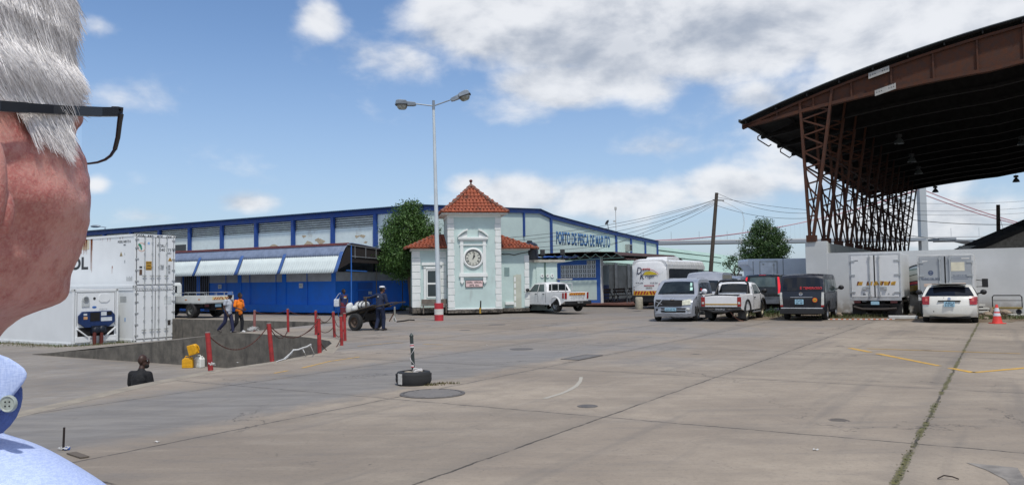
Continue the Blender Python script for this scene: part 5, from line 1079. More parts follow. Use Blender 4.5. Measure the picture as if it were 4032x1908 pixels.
# ---- white single cab pickup
azP=30; rc=Vector((8.7,32.35,0)); o=rc+fwd(azP,1.35)
OL=[(-2.2,.5),(-2.26,.55),(-2.28,1.0),(-2.2,1.03),(-.35,1.03),(-.3,1.06),(-.22,1.42),(-.12,1.52),(.2,1.57),(.5,1.55),(.68,1.5),(1.15,1.07),(1.2,1.03),(1.95,.95),(2.15,.85),(2.22,.6),(2.2,.42),(2.1,.35)]
c=Car('single_cab_pickup','white single cab pickup with black roll bar and one long yellow stripe on its tailgate','pickup',o,azP,4.5,1.6,1.57,OL,(.37,-1.3,1.4),wpaint,1.0,tum=.17,pf=.1,clear=.42,hubs=M('dull_gold_rim','8f8874',.45,.5),tw=.24)
c.end('rear_window',[(-.8,1.12),(.8,1.12),(.76,1.48),(-.76,1.48)],glass); c.side('side_window',[(-.12,1.08),(.95,1.08),(.6,1.48),(-.05,1.48)],glass2)
b=MB(); b.tube([(-.42,-.66,1.02),(-.44,-.62,1.5),(-.44,-.5,1.6),(-.44,.5,1.6),(-.44,.62,1.5),(-.42,.66,1.02)],.045,8); b.tube([(-.45,-.6,1.4),(-.75,-.66,1.04)],.035,8); b.tube([(-.45,.6,1.4),(-.75,.66,1.04)],.035,8); b.build('roll_bar',blk,c.root,smooth=True)
b=MB(); b.grid(lambda u,v:(-2.22+u*1.85,-.68+v*1.36,1.035+.02*mnoise.noise((u*8,v*5,0))),16,10); b.build('bed_cover',blk,c.root,solid=.01)
b=MB(); [b.sph((-2.2+i*.18,sd*.74,1.05),(.03,.03,.03),6,4) for i in range(10) for sd in(-1,1)]; b.build('cover_hooks',M('white_paint','d5d3cd'),c.root)
b=MB(); b.box(-2.305,-2.28,-.64,.64,.55,1.0); tg=b.build('tailgate',wpaint,c.root,bevel=.015); b=MB(); b.box(-2.312,-2.305,-.64,.64,.66,.71); b.build('yellow_stripe',M('stripe_ochre','b78d2c',.5),tg)
for a in(-1,1): b=MB(); b.box(-2.31,-2.26,min(a*.64,a*.79),max(a*.64,a*.79),.6,.97); o_=b.build('tail_light',redl,c.root,bevel=.01); b=MB(); b.box(-2.318,-2.31,min(a*.67,a*.76),max(a*.67,a*.76),.7,.78); b.build('reverse_lens',clr,o_)
b=MB(); b.tube([(-2.42,-.82,.5),(-2.45,-.5,.48),(-2.45,-.25,.4),(-2.45,.25,.4),(-2.45,.5,.48),(-2.42,.82,.5)],.05,8); b.tube([(-2.4,-.8,.56),(-2.42,.8,.56)],.035,8); b.build('tow_bumper',blk,c.root,smooth=True)
b=MB(); b.box(-2.42,-2.4,-.24,.24,.44,.58); np_=b.build('number_plate',blk,c.root); text('MHS-04-27',.4,.09,MATS['plate_white_ink'],np_,board((-2.43,0,.51),(0,-1,0)),depth=.003)
for sd in(-1,1): b=MB(); b.box(-1.78,-1.75,min(sd*.52,sd*.8),max(sd*.52,sd*.8),.12,.55); b.build('mud_flap',blk,c.root)
for x in(-1.3,1.4):
    for sd in(-1,1): b=MB(); b.tube([(x+.46*cos(t),sd*.8,.37+.46*sin(t)) for t in[R(a) for a in range(0,185,15)]],.05,6); b.build('wheel_arch_trim',blk,c.root,smooth=True)
b=MB(); b.tube([(-.6,-.85,.33),(.6,-.85,.33)],.04); b.build('side_step',alloy,c.root); c.line(-.25,.5,-.25,1.4); c.line(1.0,.55,1.08,1.03); c.mirror(.9,1.1,blk); c.handle(-.08,.92,blk)
b=MB(); b.tube([(-2.35,-.35,.42),(-2.38,-.5,.25),(-2.3,-.68,.08),(-2.2,-.85,.03)],.018,5); b.build('hanging_strap',M('strap_rust','6a4638',.8),c.root)
# ---- silver high roof van
OL=[(-2.3,.35),(-2.42,.5),(-2.44,1.3),(-2.35,1.85),(-2.2,1.98),(-1.6,2.07),(.6,2.07),(.95,2.0),(1.35,1.68),(1.5,1.55),(2.05,1.0),(2.15,.9),(2.3,.7),(2.35,.4),(2.25,.25)]
azV=24; o=Vector((9.35,39.6,0))+fwd(azV,2.2)
c=Car('high_roof_van','silver high roof minibus behind the crashed minivan, its roof weathered grey','van',o,azV+180,4.7,1.95,2.07,OL,(.33,-1.4,1.5),sil,1.1,tum=.12,pf=.06,crown=.07,clear=.28)
c.end('windscreen',[(-.85,1.08),(.85,1.08),(.8,1.62),(-.8,1.62)],glass,True); c.side('side_window',[(.2,1.12),(1.4,1.12),(1.15,1.6),(.2,1.6)],glass); c.side('side_window',[(-2.2,1.12),(.1,1.12),(.1,1.6),(-2.15,1.6)],glass); c.side('roof_band',[(-2.3,1.72),(1.1,1.72),(.9,1.95),(-2.2,1.95)],M('weathered_grey','83837c',.8,dirt=.5),off=.012)
c.end('grille',[(-.6,.6),(.6,.6),(.6,.75),(-.6,.75)],blk,True)
# ---- small white van far behind
OL=[(-1.9,.35),(-2.0,.5),(-2.0,1.1),(-1.8,1.7),(-1.6,1.84),(.6,1.84),(1.0,1.75),(1.5,1.15),(1.9,.95),(2.0,.6),(2.0,.35)]
c=Car('small_van','white van mostly hidden behind the black four wheel drive','van',(12.3,44.5,0),210,4,1.6,1.84,OL,(.3,-1.2,1.3),wpaint,1.0,tum=.16); c.end('windscreen',[(-.85,1.15),(.85,1.15),(.76,1.7),(-.76,1.7)],glass2,True); c.side('side_window',[(-1.7,1.1),(1.2,1.1),(.9,1.65),(-1.6,1.65)],glass)
# ---- black four wheel drive
bp=M('car_black',(.006,.008,.009),.3,.0,coat=.15,var=.2,dirt=.25,dcol=(.06,.055,.05)); gp_=M('lower_grey','6f7479',.4,.3,dirt=.4)
azS=30; o=Vector((11.68,37.4,0))+fwd(azS,2.2)
OL=[(-2.1,.5),(-2.2,.6),(-2.24,1.0),(-2.15,1.35),(-1.98,1.8),(-1.85,1.87),(-1.2,1.9),(.3,1.88),(.6,1.82),(1.1,1.3),(1.2,1.22),(2.0,1.1),(2.15,.95),(2.2,.5),(2.1,.4)]
c=Car('four_wheel_drive','black four wheel drive with tall glowing red side tail lights behind the pickup','suv',o,azS,4.5,1.86,1.9,OL,(.37,-1.3,1.35),bp,1.1,tum=.15,pf=.1,pr=.06,bul=.1,clear=.45,hubs=alloy,tw=.24)
c.end('rear_window',[(-.74,1.28),(.74,1.28),(.7,1.74),(-.74,1.74)],glass2); c.side('side_window',[(-1.75,1.2),(-.7,1.2),(-.7,1.72),(-1.65,1.72)],glass2); c.side('side_window',[(-.6,1.2),(.95,1.2),(.6,1.72),(-.6,1.72)],glass2)
rl=M('lit_tail_light',(.5,.01,.02),.2,coat=.5,emit=((.9,.02,.03),.55))
for a in(-1,1): c.end('tail_light',[(a*.84,.98),(a*1.0,.98),(a*.97,1.78),(a*.87,1.78)],rl,off=.02); c.end('reverse_lens',[(a*.84,.92),(a*.98,.92),(a*.98,.985),(a*.84,.985)],clr,off=.022)
c.end('lower_panel',[(-.98,.56),(.98,.56),(.98,.84),(-.98,.84)],gp_,off=.03); c.side('lower_panel',[(-.85,.45),(.9,.45),(.9,.66),(-.85,.66)],gp_,off=.02); c.box('rear_bumper',gp_,(-2.38,-2.2,-.8,.8,.5,.66)); c.plate('MMV 22',1.0,.25,w_=.3,h_=.14,mat=M('plate_cream','c9bfa8',.6)); c.end('spoiler_light',[(-.2,1.82),(.2,1.82),(.2,1.85),(-.2,1.85)],redl)
c.box('exhaust_and_axle',tar,(-2.0,-1.6,-.7,.7,.3,.5)); c.mirror(.95,1.25,bp)
# ---- dark blue-black minibus
db=M('minibus_dark',(.008,.011,.02),.3,.0,coat=.15,var=.15,dirt=.2,dcol=(.06,.06,.06)); dgy=M('minibus_side','5c6064',.35,.3,var=.06)
azH=29; o=Vector((11.35,31.35,0))+fwd(azH,2.25)
OL=[(-2.15,.36),(-2.24,.42),(-2.27,.9),(-2.22,1.2),(-2.08,1.7),(-1.98,1.8),(-1.7,1.85),(.8,1.86),(1.2,1.82),(1.4,1.72),(1.95,1.12),(2.02,1.05),(2.2,.85),(2.27,.6),(2.25,.35),(2.15,.25)]
c=Car('dark_minibus','dark navy minibus with red lettering across its rear window','minibus',o,azH,4.55,1.72,1.86,OL,(.32,-1.25,1.3),db,1.05,tum=.09,pf=.08,pr=.04,bul=.08,crown=.05,clear=.3,hubs=alloy)
c.end('rear_window',[(-.88,1.18),(.88,1.18),(.84,1.7),(-.84,1.7)],M('tinted_glass',(.006,.007,.01),.04))
c.side('side_window',[(-2.0,1.12),(-1.3,1.12),(-1.3,1.64),(-1.85,1.66)],glass2); c.side('side_window',[(-1.22,1.12),(-.1,1.12),(-.1,1.64),(-1.22,1.64)],glass2); c.side('side_window',[(-.02,1.12),(.6,1.12),(.6,1.64),(-.02,1.64)],glass2); c.side('side_window',[(.68,1.12),(1.65,1.1),(1.25,1.62),(.68,1.64)],glass2)
c.side('side_panel',[(-2.0,.62),(-1.3-.4,.75),(-1.3-.4,1.06),(-2.1,1.06)],dgy,off=.012); c.side('side_panel',[(-.82,.4),(.85,.4),(.85,1.06),(-.82,1.06)],dgy,off=.012); c.side('side_panel',[(-1.65,.76),(-.85,.76),(-.85,1.06),(-1.65,1.06)],dgy,off=.012)
c.mirror(1.45,1.2,blk); c.line(.64,.4,.64,1.66); c.line(-.9,.5,-.9,1.66)
for a in(-1,1): c.end('tail_light',[(a*.87,.62),(a*1.0,.62),(a*1.0,1.12),(a*.9,1.12)],clr,off=.018); c.end('tail_light_red',[(a*.87,.55),(a*1.0,.55),(a*1.0,.62),(a*.87,.62)],redl,off=.018)
rdl=M('window_letter_red',(.55,.03,.04),.5); x=c.ex(1.28)-.03; text('É TEMEROSO',.82,.12,rdl,c.root,board((x,-.36,1.29),(0,-1,0),(.12,0,1)),depth=.004,offset=.03)
c.box('chrome_strip',chrome,(-2.3,-2.25,-.42,.42,.91,.945)); p=(-2.29,0,1.03); b=MB(); b.lathe([(.05,0),(.07,.01),(.07,.0)],(-2.26,.02,1.06),16,ax=(-1,0,0)); b.build('badge',chrome,c.root)
c.plate('AJK',.75,.1,two='201 MP',w_=.32,h_=.19); b=MB(); b.lathe([(0,.01),(.095,.01),(.095,0)],(-2.28,-.5,.82),18,ax=(-1,0,0)); sp_=b.build('speed_sticker',M('sticker_orange','c8541f',.5),c.root); b=MB(); b.lathe([(0,.014),(.065,.014),(.065,0)],(-2.28,-.5,.82),18,ax=(-1,0,0)); b.build('sticker_centre',M('reflector_yellow','d9a92c'),sp_); text('100',.08,.05,pink,sp_,board((-2.297,-.5,.82),(0,-1,0)),depth=.002)
c.box('bumper_strip',M('silver_strip','bfc2c4',.35,.3),(-2.33,-2.27,-.78,.78,.48,.52)); c.box('rear_bumper',blk,(-2.36,-2.15,-.82,.82,.28,.45)); b=MB(); b.box(-2.0,-1.98,-.2,.25,1.74,1.76); b.build('brake_light',redl,c.root)
# ---- white hatchback
cp=M('car_cream',(.68,.67,.61),.28,var=.03,coat=.5,dirt=.12,dcol=(.4,.37,.3),ds=2)
azC=30; o=Vector((15.62,28.55,0))+fwd(azC,1.98)
OL=[(-1.95,.22),(-2.03,.3),(-2.07,.62),(-2.02,.78),(-1.95,.92),(-1.9,.97),(-1.5,1.32),(-1.3,1.38),(-.6,1.42),(.1,1.4),(.4,1.34),(1.05,.95),(1.15,.9),(1.85,.72),(2.0,.55),(2.03,.3),(1.95,.2)]
c=Car('hatchback','cream white hatchback parked behind the grey box truck with dark rear glass','car',o,azC,4.1,1.84,1.42,OL,(.3,-1.25,1.25),cp,.93,tum=.25,pf=.12,pr=.07,bul=.16,crown=.06,clear=.2,hubs=alloy)
c.end('rear_window',[(-.9,.97),(.9,.97),(.84,1.3),(-.84,1.3)],MATS['tinted_glass'],off=.016); c.side('side_window',[(-1.5,.97),(-.5,.97),(-.5,1.32),(-1.3,1.3)],glass); c.side('side_window',[(-.42,.97),(.85,.97),(.3,1.33),(-.42,1.33)],glass)
for a in(-1,1):
    tl=c.end('tail_light',[(a*.75,.66),(a*1.0,.66),(a*1.0,.94),(a*.72,.95)],redl,off=.024); c.end('tail_light_inner',[(a*.8,.78),(a*.9,.78),(a*.88,.88),(a*.8,.88)],M('tail_light_pale',(.5,.12,.1),.2),off=.032,parent=None)
    c.side('tail_light_side',[(-1.98,.68),(-1.72,.7),(-1.7,.93),(-1.9,.93)],redl,sides=(a,))
c.box('tailgate_recess',tar,(-2.06,-2.0,-.36,.36,.775,.815)); b=MB(); b.lathe([(.035,.012),(.055,.012),(.055,0)],(-2.03,.0,.87),14,ax=(-1,0,.3)); b.build('badge',chrome,c.root)
c.plate('AEU',.68,0,two='510 MC',w_=.34,h_=.18); b=MB(); b.lathe([(0,.004),(.022,.004),(.022,0)],(-2.08,.5,.42),8,ax=(-1,0,0)); b.build('tow_eye',tar,c.root); b=MB(); b.lathe([(0,.004),(.015,.004),(.015,0)],(-2.0,.17,.91),8,ax=(-1,0,0)); b.build('lock',tar,c.root)
b=MB(); b.box(-1.72,-1.28,-.55,.55,1.375,1.4); b.build('roof_spoiler',blk,c.root,bevel=.02); c.mirror(.75,1.0,blk); c.box('bumper_line',M('gap_shadow',(.25,.24,.22),.8),(-2.085,-2.05,-.7,.7,.335,.343),bevel=0); c.box('under_shadow_panel',tar,(-1.95,-1.7,-.65,.65,.16,.24)); c.line(-.46,.3,-.46,1.3)
# ================================================================= BOX TRUCKS
def boxtruck(name,label,loc,L,W,H,boxz,mat,doormat,frm,cabm,group=None):
    t=thing(name,label,'truck',loc,GA); r=.34
    b=MB(); b.box(0,L-1.25,-W/2,W/2,boxz,H); bx=b.build('box_body',mat,t,bevel=.02)
    b=MB(); f=.07
    for y in(-W/2,W/2-f): b.box(-.02,f,y,y+f,boxz,H)
    b.box(-.02,f,-W/2+f,W/2-f,H-f,H+.0); b.box(-.04,f,-W/2,W/2,boxz-.12,boxz); b.build('rear_frame',frm,t,bevel=.01)
    for k,(y0,y1) in enumerate(((.02,W/2-f-.01),(-W/2+f+.01,-.02))):
        b=MB(); b.box(-.045,.0,y0,y1,boxz+.02,H-f-.02); d_=b.build('door',doormat,t,bevel=.012)
        yb=y0+.16 if k==0 else y1-.16
        b=MB(); b.cyl((-.09,yb,boxz-.02),(-.09,yb,H-.03),.022,n=8); 
        for z in(boxz+.06,boxz+.6,H-.2): b.box(-.11,-.045,yb-.04,yb+.04,z,z+.08)
        b.build('lock_rod',chw,d_)
        b=MB(); yh=yb+(.22 if k==0 else -.22); b.box(-.1,-.06,min(yb,yh),max(yb,yh),boxz+.42,boxz+.47); b.box(-.12,-.05,yh-.06,yh+.06,boxz+.34,boxz+.46); b.build('latch',chw,d_)
        ye=W/2 if k==0 else -W/2; sg=-1 if k==0 else 1
        for z in(boxz+.2,boxz+(H-boxz)*.5,H-.33): b=MB(); b.box(-.07,-.045,min(ye,ye+sg*.24),max(ye,ye+sg*.24),z,z+.06); b.build('hinge',chw,d_)
    b=MB(); b.box(-.05,-.04,-.02,.02,boxz+.02,H-f); b.build('door_seal',tar,t)
    b=MB(); b.box(.1,L-.2,-.35,-.2,.5,.68); b.box(.1,L-.2,.2,.35,.5,.68); b.box(.15,L-.3,-W/2+.1,W/2-.1,boxz-.14,boxz-.1); b.box(-.02,.05,-W/2+.12,W/2-.12,.5,.56); b.box(.0,.3,-.5,.5,.36,.5); b.build('chassis',tar,t)
    b=MB(); b.box(-.03,.0,-W/2+.16,-W/2+.42,.6,.74); b.box(-.03,.0,W/2-.42,W/2-.16,.6,.74); b.build('tail_lights',M('dirty_red_lens',(.09,.02,.02),.5),t)
    b=MB(); b.tube([(-.06,-.8,.38),(-.06,-.3,.34),(-.06,.5,.34),(-.06,.85,.44)],.05,8); b.build('rear_bar',M('bar_dirty','3d3733',.8),t)
    cb=MB(); cb.prism([(L-1.2,-W/2+.12,.55),(L+.05,-W/2+.12,.55),(L+.1,-W/2+.12,1.05),(L-.1,-W/2+.12,1.75),(L-.3,-W/2+.12,1.9),(L-1.2,-W/2+.12,1.95)],(0,W-.24,0)); cabo=cb.build('cab',cabm,t,bevel=.06)
    b=MB(); b.prism([(L+.09,-W/2+.25,1.12),(L-.07,-W/2+.25,1.72),(L-.05,-W/2+.25,1.72),(L+.11,-W/2+.25,1.12)],(0,W-.5,0)); b.box(L-.9,L-.2,W/2-.12,W/2-.11,1.15,1.7); b.box(L-.9,L-.2,-W/2+.11,-W/2+.12,1.15,1.7); b.build('cab_glass',glass,cabo)
    for sd in(-1,1):
        for x,rr in((.9,r),(L-.6,r)):
            Car.wheel(None,x,sd*(W/2-.2),rr,.28 if x<1 else .2,sd,steelw,.55,parent=t)
        b=MB(); b.box(1.35,1.38,min(sd*.5,sd*.9),max(sd*.5,sd*.9),.15,.6); b.box(.32,.35,min(sd*.42,sd*(W/2-.04)),max(sd*.42,sd*(W/2-.04)),.12,.55); b.build('mud_flap',blk,t)
    return t
tw_=M('truck_white',(.66,.67,.66),.4,var=.04,dirt=.3,dcol=(.33,.31,.28),ds=2.5); tf=M('truck_frame','b6b9ba',.5,.3,dirt=.5,dcol=(.2,.17,.15),ds=4)
k1=.4547; P1=Vector((k1*33.3,33.3,0))
t1=boxtruck('box_truck','white box truck with worn yellow reflective tape on its rear doors','%s'and P1,4.7,1.98,2.66,.82,tw_,tw_,tf,wpaint)
b=MB(); random.seed(11)
tape=M('worn_tape_yellow','c79a3e',.7,var=.3,vs=12); tape2=M('worn_tape_brown','6b3a22',.7)
for y0 in(.66,.28,.05,-.12,-.34,-.6):
    for j in range(3):
        y=y0-j*.05; b.add([(-.05,y,1.32+random.random()*.04),(-.05,y-.07,1.34),(-.05,y-.11,1.5),(-.05,y-.02,1.52-random.random()*.1)],[(0,1,2,3)])
b.build('worn_tape',tape,t1,solid=.003); b=MB()
for y0 in(.7,.33,-.25,-.5): b.add([(-.0525,y0,1.33),(-.0525,y0-.05,1.34),(-.0525,y0-.11,1.5),(-.0525,y0-.04,1.5)],[(0,1,2,3)])
b.build('worn_tape',tape2,t1,solid=.003)
b=MB(); b.box(-.05,-.046,.62,.8,2.36,2.4); b.box(-.05,-.046,.36,.46,.93,1.0); b.build('maker_mark',M('mid_grey','6d7173'),t1); b=MB(); b.lathe([(0,.004),(.05,.004),(.05,0)],(-.046,-.7,.97),14,ax=(-1,0,0)); b.lathe([(0,.004),(.035,.004),(.035,0)],(-.046,-.52,.98),14,ax=(-1,0,0)); b.build('stickers',pale_ink,t1)
b=MB(); b.box(-.06,-.045,-.15,.17,.53,.67); npp=b.build('number_plate',plate,t1)
P2=Vector((.5434*32.5,32.5,0)); gbx=M('truck_grey','9b9fa2',.5,.1,var=.05,vs=2,dirt=.4,dcol=(.33,.33,.32),ds=2)
t2=boxtruck('box_truck','grey box truck with faded blue lettering behind the cream hatchback',P2,3.95,2.02,2.55,.8,tw_,gbx,M('truck_frame_white','c4c5c3',.5,dirt=.5,ds=4),wpaint)
bi=M('faded_navy','4c566e',.7); text('SAVINO DEL BENE',.72,.075,bi,t2,board((-.05,.52,1.58),(0,-1,0)),depth=.003,offset=.01); text('TEL: +258 21 351 000',.5,.045,bi,t2,board((-.05,-.52,1.7),(0,-1,0)),depth=.003)
b=MB(); b.box(-.05,-.046,-.84,-.22,1.62,1.635); b.box(-.05,-.046,-.8,-.28,1.56,1.575); b.box(-.05,-.046,.2,.85,1.52,1.53); b.build('printed_lines',bi,t2)
b=MB(); b.lathe([(.05,.004),(.1,.004),(.1,0),(.05,0)],(-.046,.52,1.82),18,ax=(-1,0,0),cap=False); b.box(-.05,-.046,.47,.57,1.79,1.84); b.build('emblem',bi,t2)
b=MB(); b.box(-.05,-.046,-.7,-.22,1.88,2.24); b.build('cream_patch',M('cream_patch','d3cdb6',.7),t2); b=MB(); b.box(-.05,-.046,.05,.78,1.25,1.38); b.box(-.05,-.046,-.72,-.12,1.27,1.4); b.build('peach_tape',M('peach_tape','cdb7a5',.7,dirt=.4,ds=6),t2)
b=MB(); b.box(-.05,-.046,.62,.82,2.28,2.32); b.box(-.05,-.046,-.88,-.6,2.36,2.41); b.build('maker_mark',M('white_paint','d5d3cd'),t2)
b=MB(); b.bar((3.2,-1.0,1.5),(2.9,-1.32,1.45),.03,.03); b.bar((3.2,-1.0,1.2),(2.9,-1.32,1.22),.03,.03); b.box(2.84,2.9,-1.45,-1.22,1.18,1.55); b.build('wing_mirror',blk,t2,bevel=.03)
# ---- refrigerated body behind the black cars
t3=thing('refrigerated_truck','pale box body with a small side door seen above the black cars','truck',(12.75,43.2,0),R(-3))
fb=M('fridge_body','d3dbe4',.45,var=.04,dirt=.15,dcol=(.4,.42,.45),ds=1); b=MB(); b.prism([(0,0,2.62),(.05,0,2.74),(4.1,0,2.74),(4.1,0,.9),(.32,0,.9),(.32,0,2.1),(.12,0,2.35),(0,0,2.45)],(0,2.2,0)); b.build('box_body',fb,t3,bevel=.03)
b=MB(); b.box(.7,1.55,-.02,0,1.0,2.55); dr=b.build('side_door',M('fridge_door','e0e6ec',.4),t3,bevel=.02); b=MB(); b.box(.64,.68,-.03,0,.95,2.6); b.box(1.57,1.61,-.03,0,.95,2.6); b.box(.64,1.61,-.03,0,2.58,2.62); b.cyl((1.4,-.05,1.0),(1.4,-.05,2.5),.015); b.box(1.36,1.44,-.07,-.02,2.35,2.45); b.box(.8,.9,-.05,-.02,2.4,2.5); b.box(.78,.84,-.06,-.02,1.7,1.78); b.build('door_hardware',chw,dr)
b=MB(); b.box(1.9,1.93,-.01,0,.9,2.74); b.box(.3,.33,-.01,0,.9,2.6); b.build('panel_joint',M('mid_grey','6d7173'),t3); b=MB(); b.box(.2,4.0,.4,1.8,.6,.9); b.build('chassis',tar,t3)
for x in(1.0,3.4):
    for sd,y in((-1,.2),(1,2.0)): Car.wheel(None,x,y,.42,.26,sd,steelw,.55,parent=t3)
# ---- coach
cch=thing('coach','white coach seen from the rear with painted company name and chevron strip','bus',(8.39,49.1,0),GA); BW=2.3; BH=2.98
bpnt=M('coach_white',(.74,.75,.75),.3,coat=.3,var=.03,dirt=.15,dcol=(.4,.4,.42),ds=1)
def cx_(y): return .16*(abs(y)/(BW/2))**4
b=MB(); n=12
prof_=[(.0,.72),(0,1.3),(.03,2.3),(.14,2.8),(.3,2.95),(.5,2.98)]
def rr(u,v):
    k=v*(len(prof_)-1); j=min(len(prof_)-2,int(k)); f=k-j; x=prof_[j][0]*(1-f)+prof_[j+1][0]*f; z=prof_[j][1]*(1-f)+prof_[j+1][1]*f; y=(u-.5)*BW*(1-.0*f); sq=1-.06*max(0,(z-2.3)/.68)**2; return (x+cx_(y)*1.0,y*sq,z-(.1*(abs(y)/(BW/2))**6 if z>2.5 else 0))
b.grid(rr,24,20)
o_=b.build('rear_panel',bpnt,cch,smooth=True,solid=.03)
b=MB(); b.box(.16,7.4,-BW/2,BW/2,.72,1.28); b.box(.16,7.4,-BW/2,BW/2,2.32,2.6); b.prism([(.16,-BW/2,2.6),(.16,-BW/2+.08,2.84),(.16,-BW/2+.3,2.93),(.16,BW/2-.3,2.93),(.16,BW/2-.08,2.84),(.16,BW/2,2.6)],(7.1,0,0)); b.box(.16,.5,-BW/2,BW/2,1.28,2.32); b.box(.5,7.3,-BW/2+.08,BW/2-.08,1.28,2.32); b.build('body',bpnt,cch,bevel=.03)
b=MB(); b.box(.55,5.9,-BW/2-.006,-BW/2+.05,1.3,2.36); b.box(.55,5.9,BW/2-.05,BW/2+.006,1.3,2.36); b.build('side_glass',M('coach_glass',(.012,.013,.018),.05,var=.6,vs=2),cch)
b=MB()
for x in(6.0,6.45): b.box(x,x+.3,-BW/2-.01,-BW/2+.05,1.35,2.3)
b.build('front_side_window',glass2,cch); b=MB(); b.box(7.3,7.42,-BW/2+.1,BW/2-.1,1.2,2.5); b.build('windscreen',glass,cch)
b=MB(); b.prism([(1.2,-.7,2.93),(1.5,-.7,3.12),(3.4,-.7,3.14),(3.8,-.7,2.95)],(0,1.4,0)); ac=b.build('roof_unit',bpnt,cch,bevel=.06); b=MB(); b.box(3.0,3.3,-.5,-.3,3.13,3.16); b.build('roof_vent',blk,ac)
b=MB(); b.box(.12,7.3,-BW/2+.1,BW/2-.1,.25,.72); b.build('underbody',tar,cch); b=MB(); b.box(.05,.14,-BW/2+.05,BW/2-.05,.35,.72); b.build('rear_skirt',blk,cch)
for x in(1.7,6.2):
    for sd in(-1,1): Car.wheel(None,x,sd*(BW/2-.18),.42,.28,sd,steelw,.55,parent=cch)
ye2=M('chevron_yellow','dba52f',.4); b=MB(); b.grid(lambda u,v:(rr(.04+.92*u,0)[0]-.02,rr(.04+.92*u,0)[1],.74+.27*v),12,2); o=b.build('chevron_board',ye2,cch,solid=.006)
b=MB()
for i in range(9):
    y=.86-i*.2; s_=.09 if i<4 else -.09
    if i==4: b.prism([(-.03,y-.12+.1,.8),(-.03,y+.12+.0,.8),(-.03,y,.98)],(-.004,0,0)); continue
    b.prism([(rr(.5,0)[0]-.03+cx_(y),y+s_/2+.05,.79),(-.03+cx_(y),y+s_/2-.05,.79),(-.03+cx_(y),y-s_/2-.05,1.0),(-.03+cx_(y),y-s_/2+.05,1.0)],(-.004,0,0))
b.build('red_chevrons',rch,o)
for y in(.98,):
    for z in(1.08,1.24): b=MB(); b.lathe([(0,.03),(.055,.03),(.06,0)],(.1,y,z),12,ax=(-1,0,0)); b.build('tail_light',M('dark_red_lens',(.08,.01,.01),.3),cch)
b=MB(); b.lathe([(0,.03),(.05,.03),(.055,0)],(.1,.98,.55),12,ax=(-1,0,0)); b.build('reverse_light',clr,cch)
nv=M('coach_navy','2b3454',.6); yl=M('coach_yellow','cdb62f',.5); rdd=M('coach_red','a0303a',.5)
def rear_t(s_,w_,h_,y,z,mt,sh_=.25,off=.01): return text(s_,w_,h_,mt,cch,board((-.03 if z<2 else .005,y,z),(0,-1,0)),depth=.004,shear=sh_,offset=off)
b=MB(); pts=[(.01,.35-.9*math.sin(t)*.0-1.0*f*.85+.1,2.2+.0+.0) for f,t in((0,0),)]
def arc(y0,y1,z0,z1,th0,th1,x=.0,n=14):
    P=[];Q=[]
    for i in range(n+1):
        f=i/n; y=y0+(y1-y0)*f; zc=z0+(z1-z0)*math.sin(PI*f*.5); P.append((x-.01,y,zc)); Q.append((x-.01,y,zc-(th0+(th1-th0)*f)*math.sin(PI*min(1,f*.9+.1))))
    return P,Q
P,Q=arc(.35,-.72,2.28,2.02,.03,.0,-.005); 
b=MB(); n=len(P)
prs=[(-.025,.42,1.98),(-.025,.2,2.18),(-.025,-.1,2.22),(-.025,-.4,2.14),(-.025,-.62,2.0)]
b.prism(prs,(-.004,0,0)); b.build('logo_swoosh',yl,cch); b=MB(); b.tube([(-.03,.45,2.33),(-.03,.1,2.36),(-.03,-.3,2.28),(-.03,-.62,2.08),(-.03,-.66,1.98)],.025,5,.01); b.build('logo_arc',rdd,cch)
rear_t('D',.34,.42,.62,2.26,nv); rear_t('awie',.5,.2,.14,2.36,rdd); rear_t('K',.32,.4,.4,1.92,nv); rear_t('ruger',.66,.2,-.12,1.86,nv); rear_t('BUS',.36,.13,.05,2.09,MATS['ink'],0,.02); rear_t('LINES',.3,.08,-.32,2.09,MATS['ink'],0)
rear_t('082 893 8786',.5,.08,.6,1.5,nv,0); rear_t('013 681 5564',.5,.08,-.35,1.5,nv,0)
b=MB(); b.box(-.035,-.01,-.25,.18,1.16,1.3); o=b.build('number_plate',M('plate_white','c9c9c3',.5),cch); text('CGZ 662 MP',.34,.07,MATS['ink'],o,board((-.04,-.035,1.21),(0,-1,0)),depth=.003); b=MB(); b.box(-.03,-.01,-.36,.3,1.3,1.36); b.build('plate_light',rdd,cch)
b=MB(); b.lathe([(.08,.006),(.12,.006),(.12,0),(.08,0)],(-.01,-.72,1.33),16,ax=(-1,0,0),sx=.6,sy=1.2,cap=False); b.build('oval_badge',rdd,cch); b=MB(); b.lathe([(0,.006),(.085,.006),(.085,0)],(.03,-.93,1.42),16,ax=(-1,0,0)); b.build('speed_sticker',MATS['reflector_yellow'],cch); text('100',.09,.05,MATS['ink'],cch,board((.02,-.93,1.42),(0,-1,0)),depth=.003); text('11',.1,.07,MATS['ink'],cch,board((-.02,-.78,1.18),(0,-1,0)),depth=.003)
b=MB(); b.tube([rr(u,v) and (rr(u,v)[0]-.012,rr(u,v)[1],rr(u,v)[2]) for u,v in((.1,.42),(.12,.36),(.2,.345),(.8,.345),(.88,.36),(.9,.42),(.9,.72),(.1,.72),(.1,.42))],.008,4); b.build('hatch_seam',M('seam_grey','9a9da0',.5),cch)
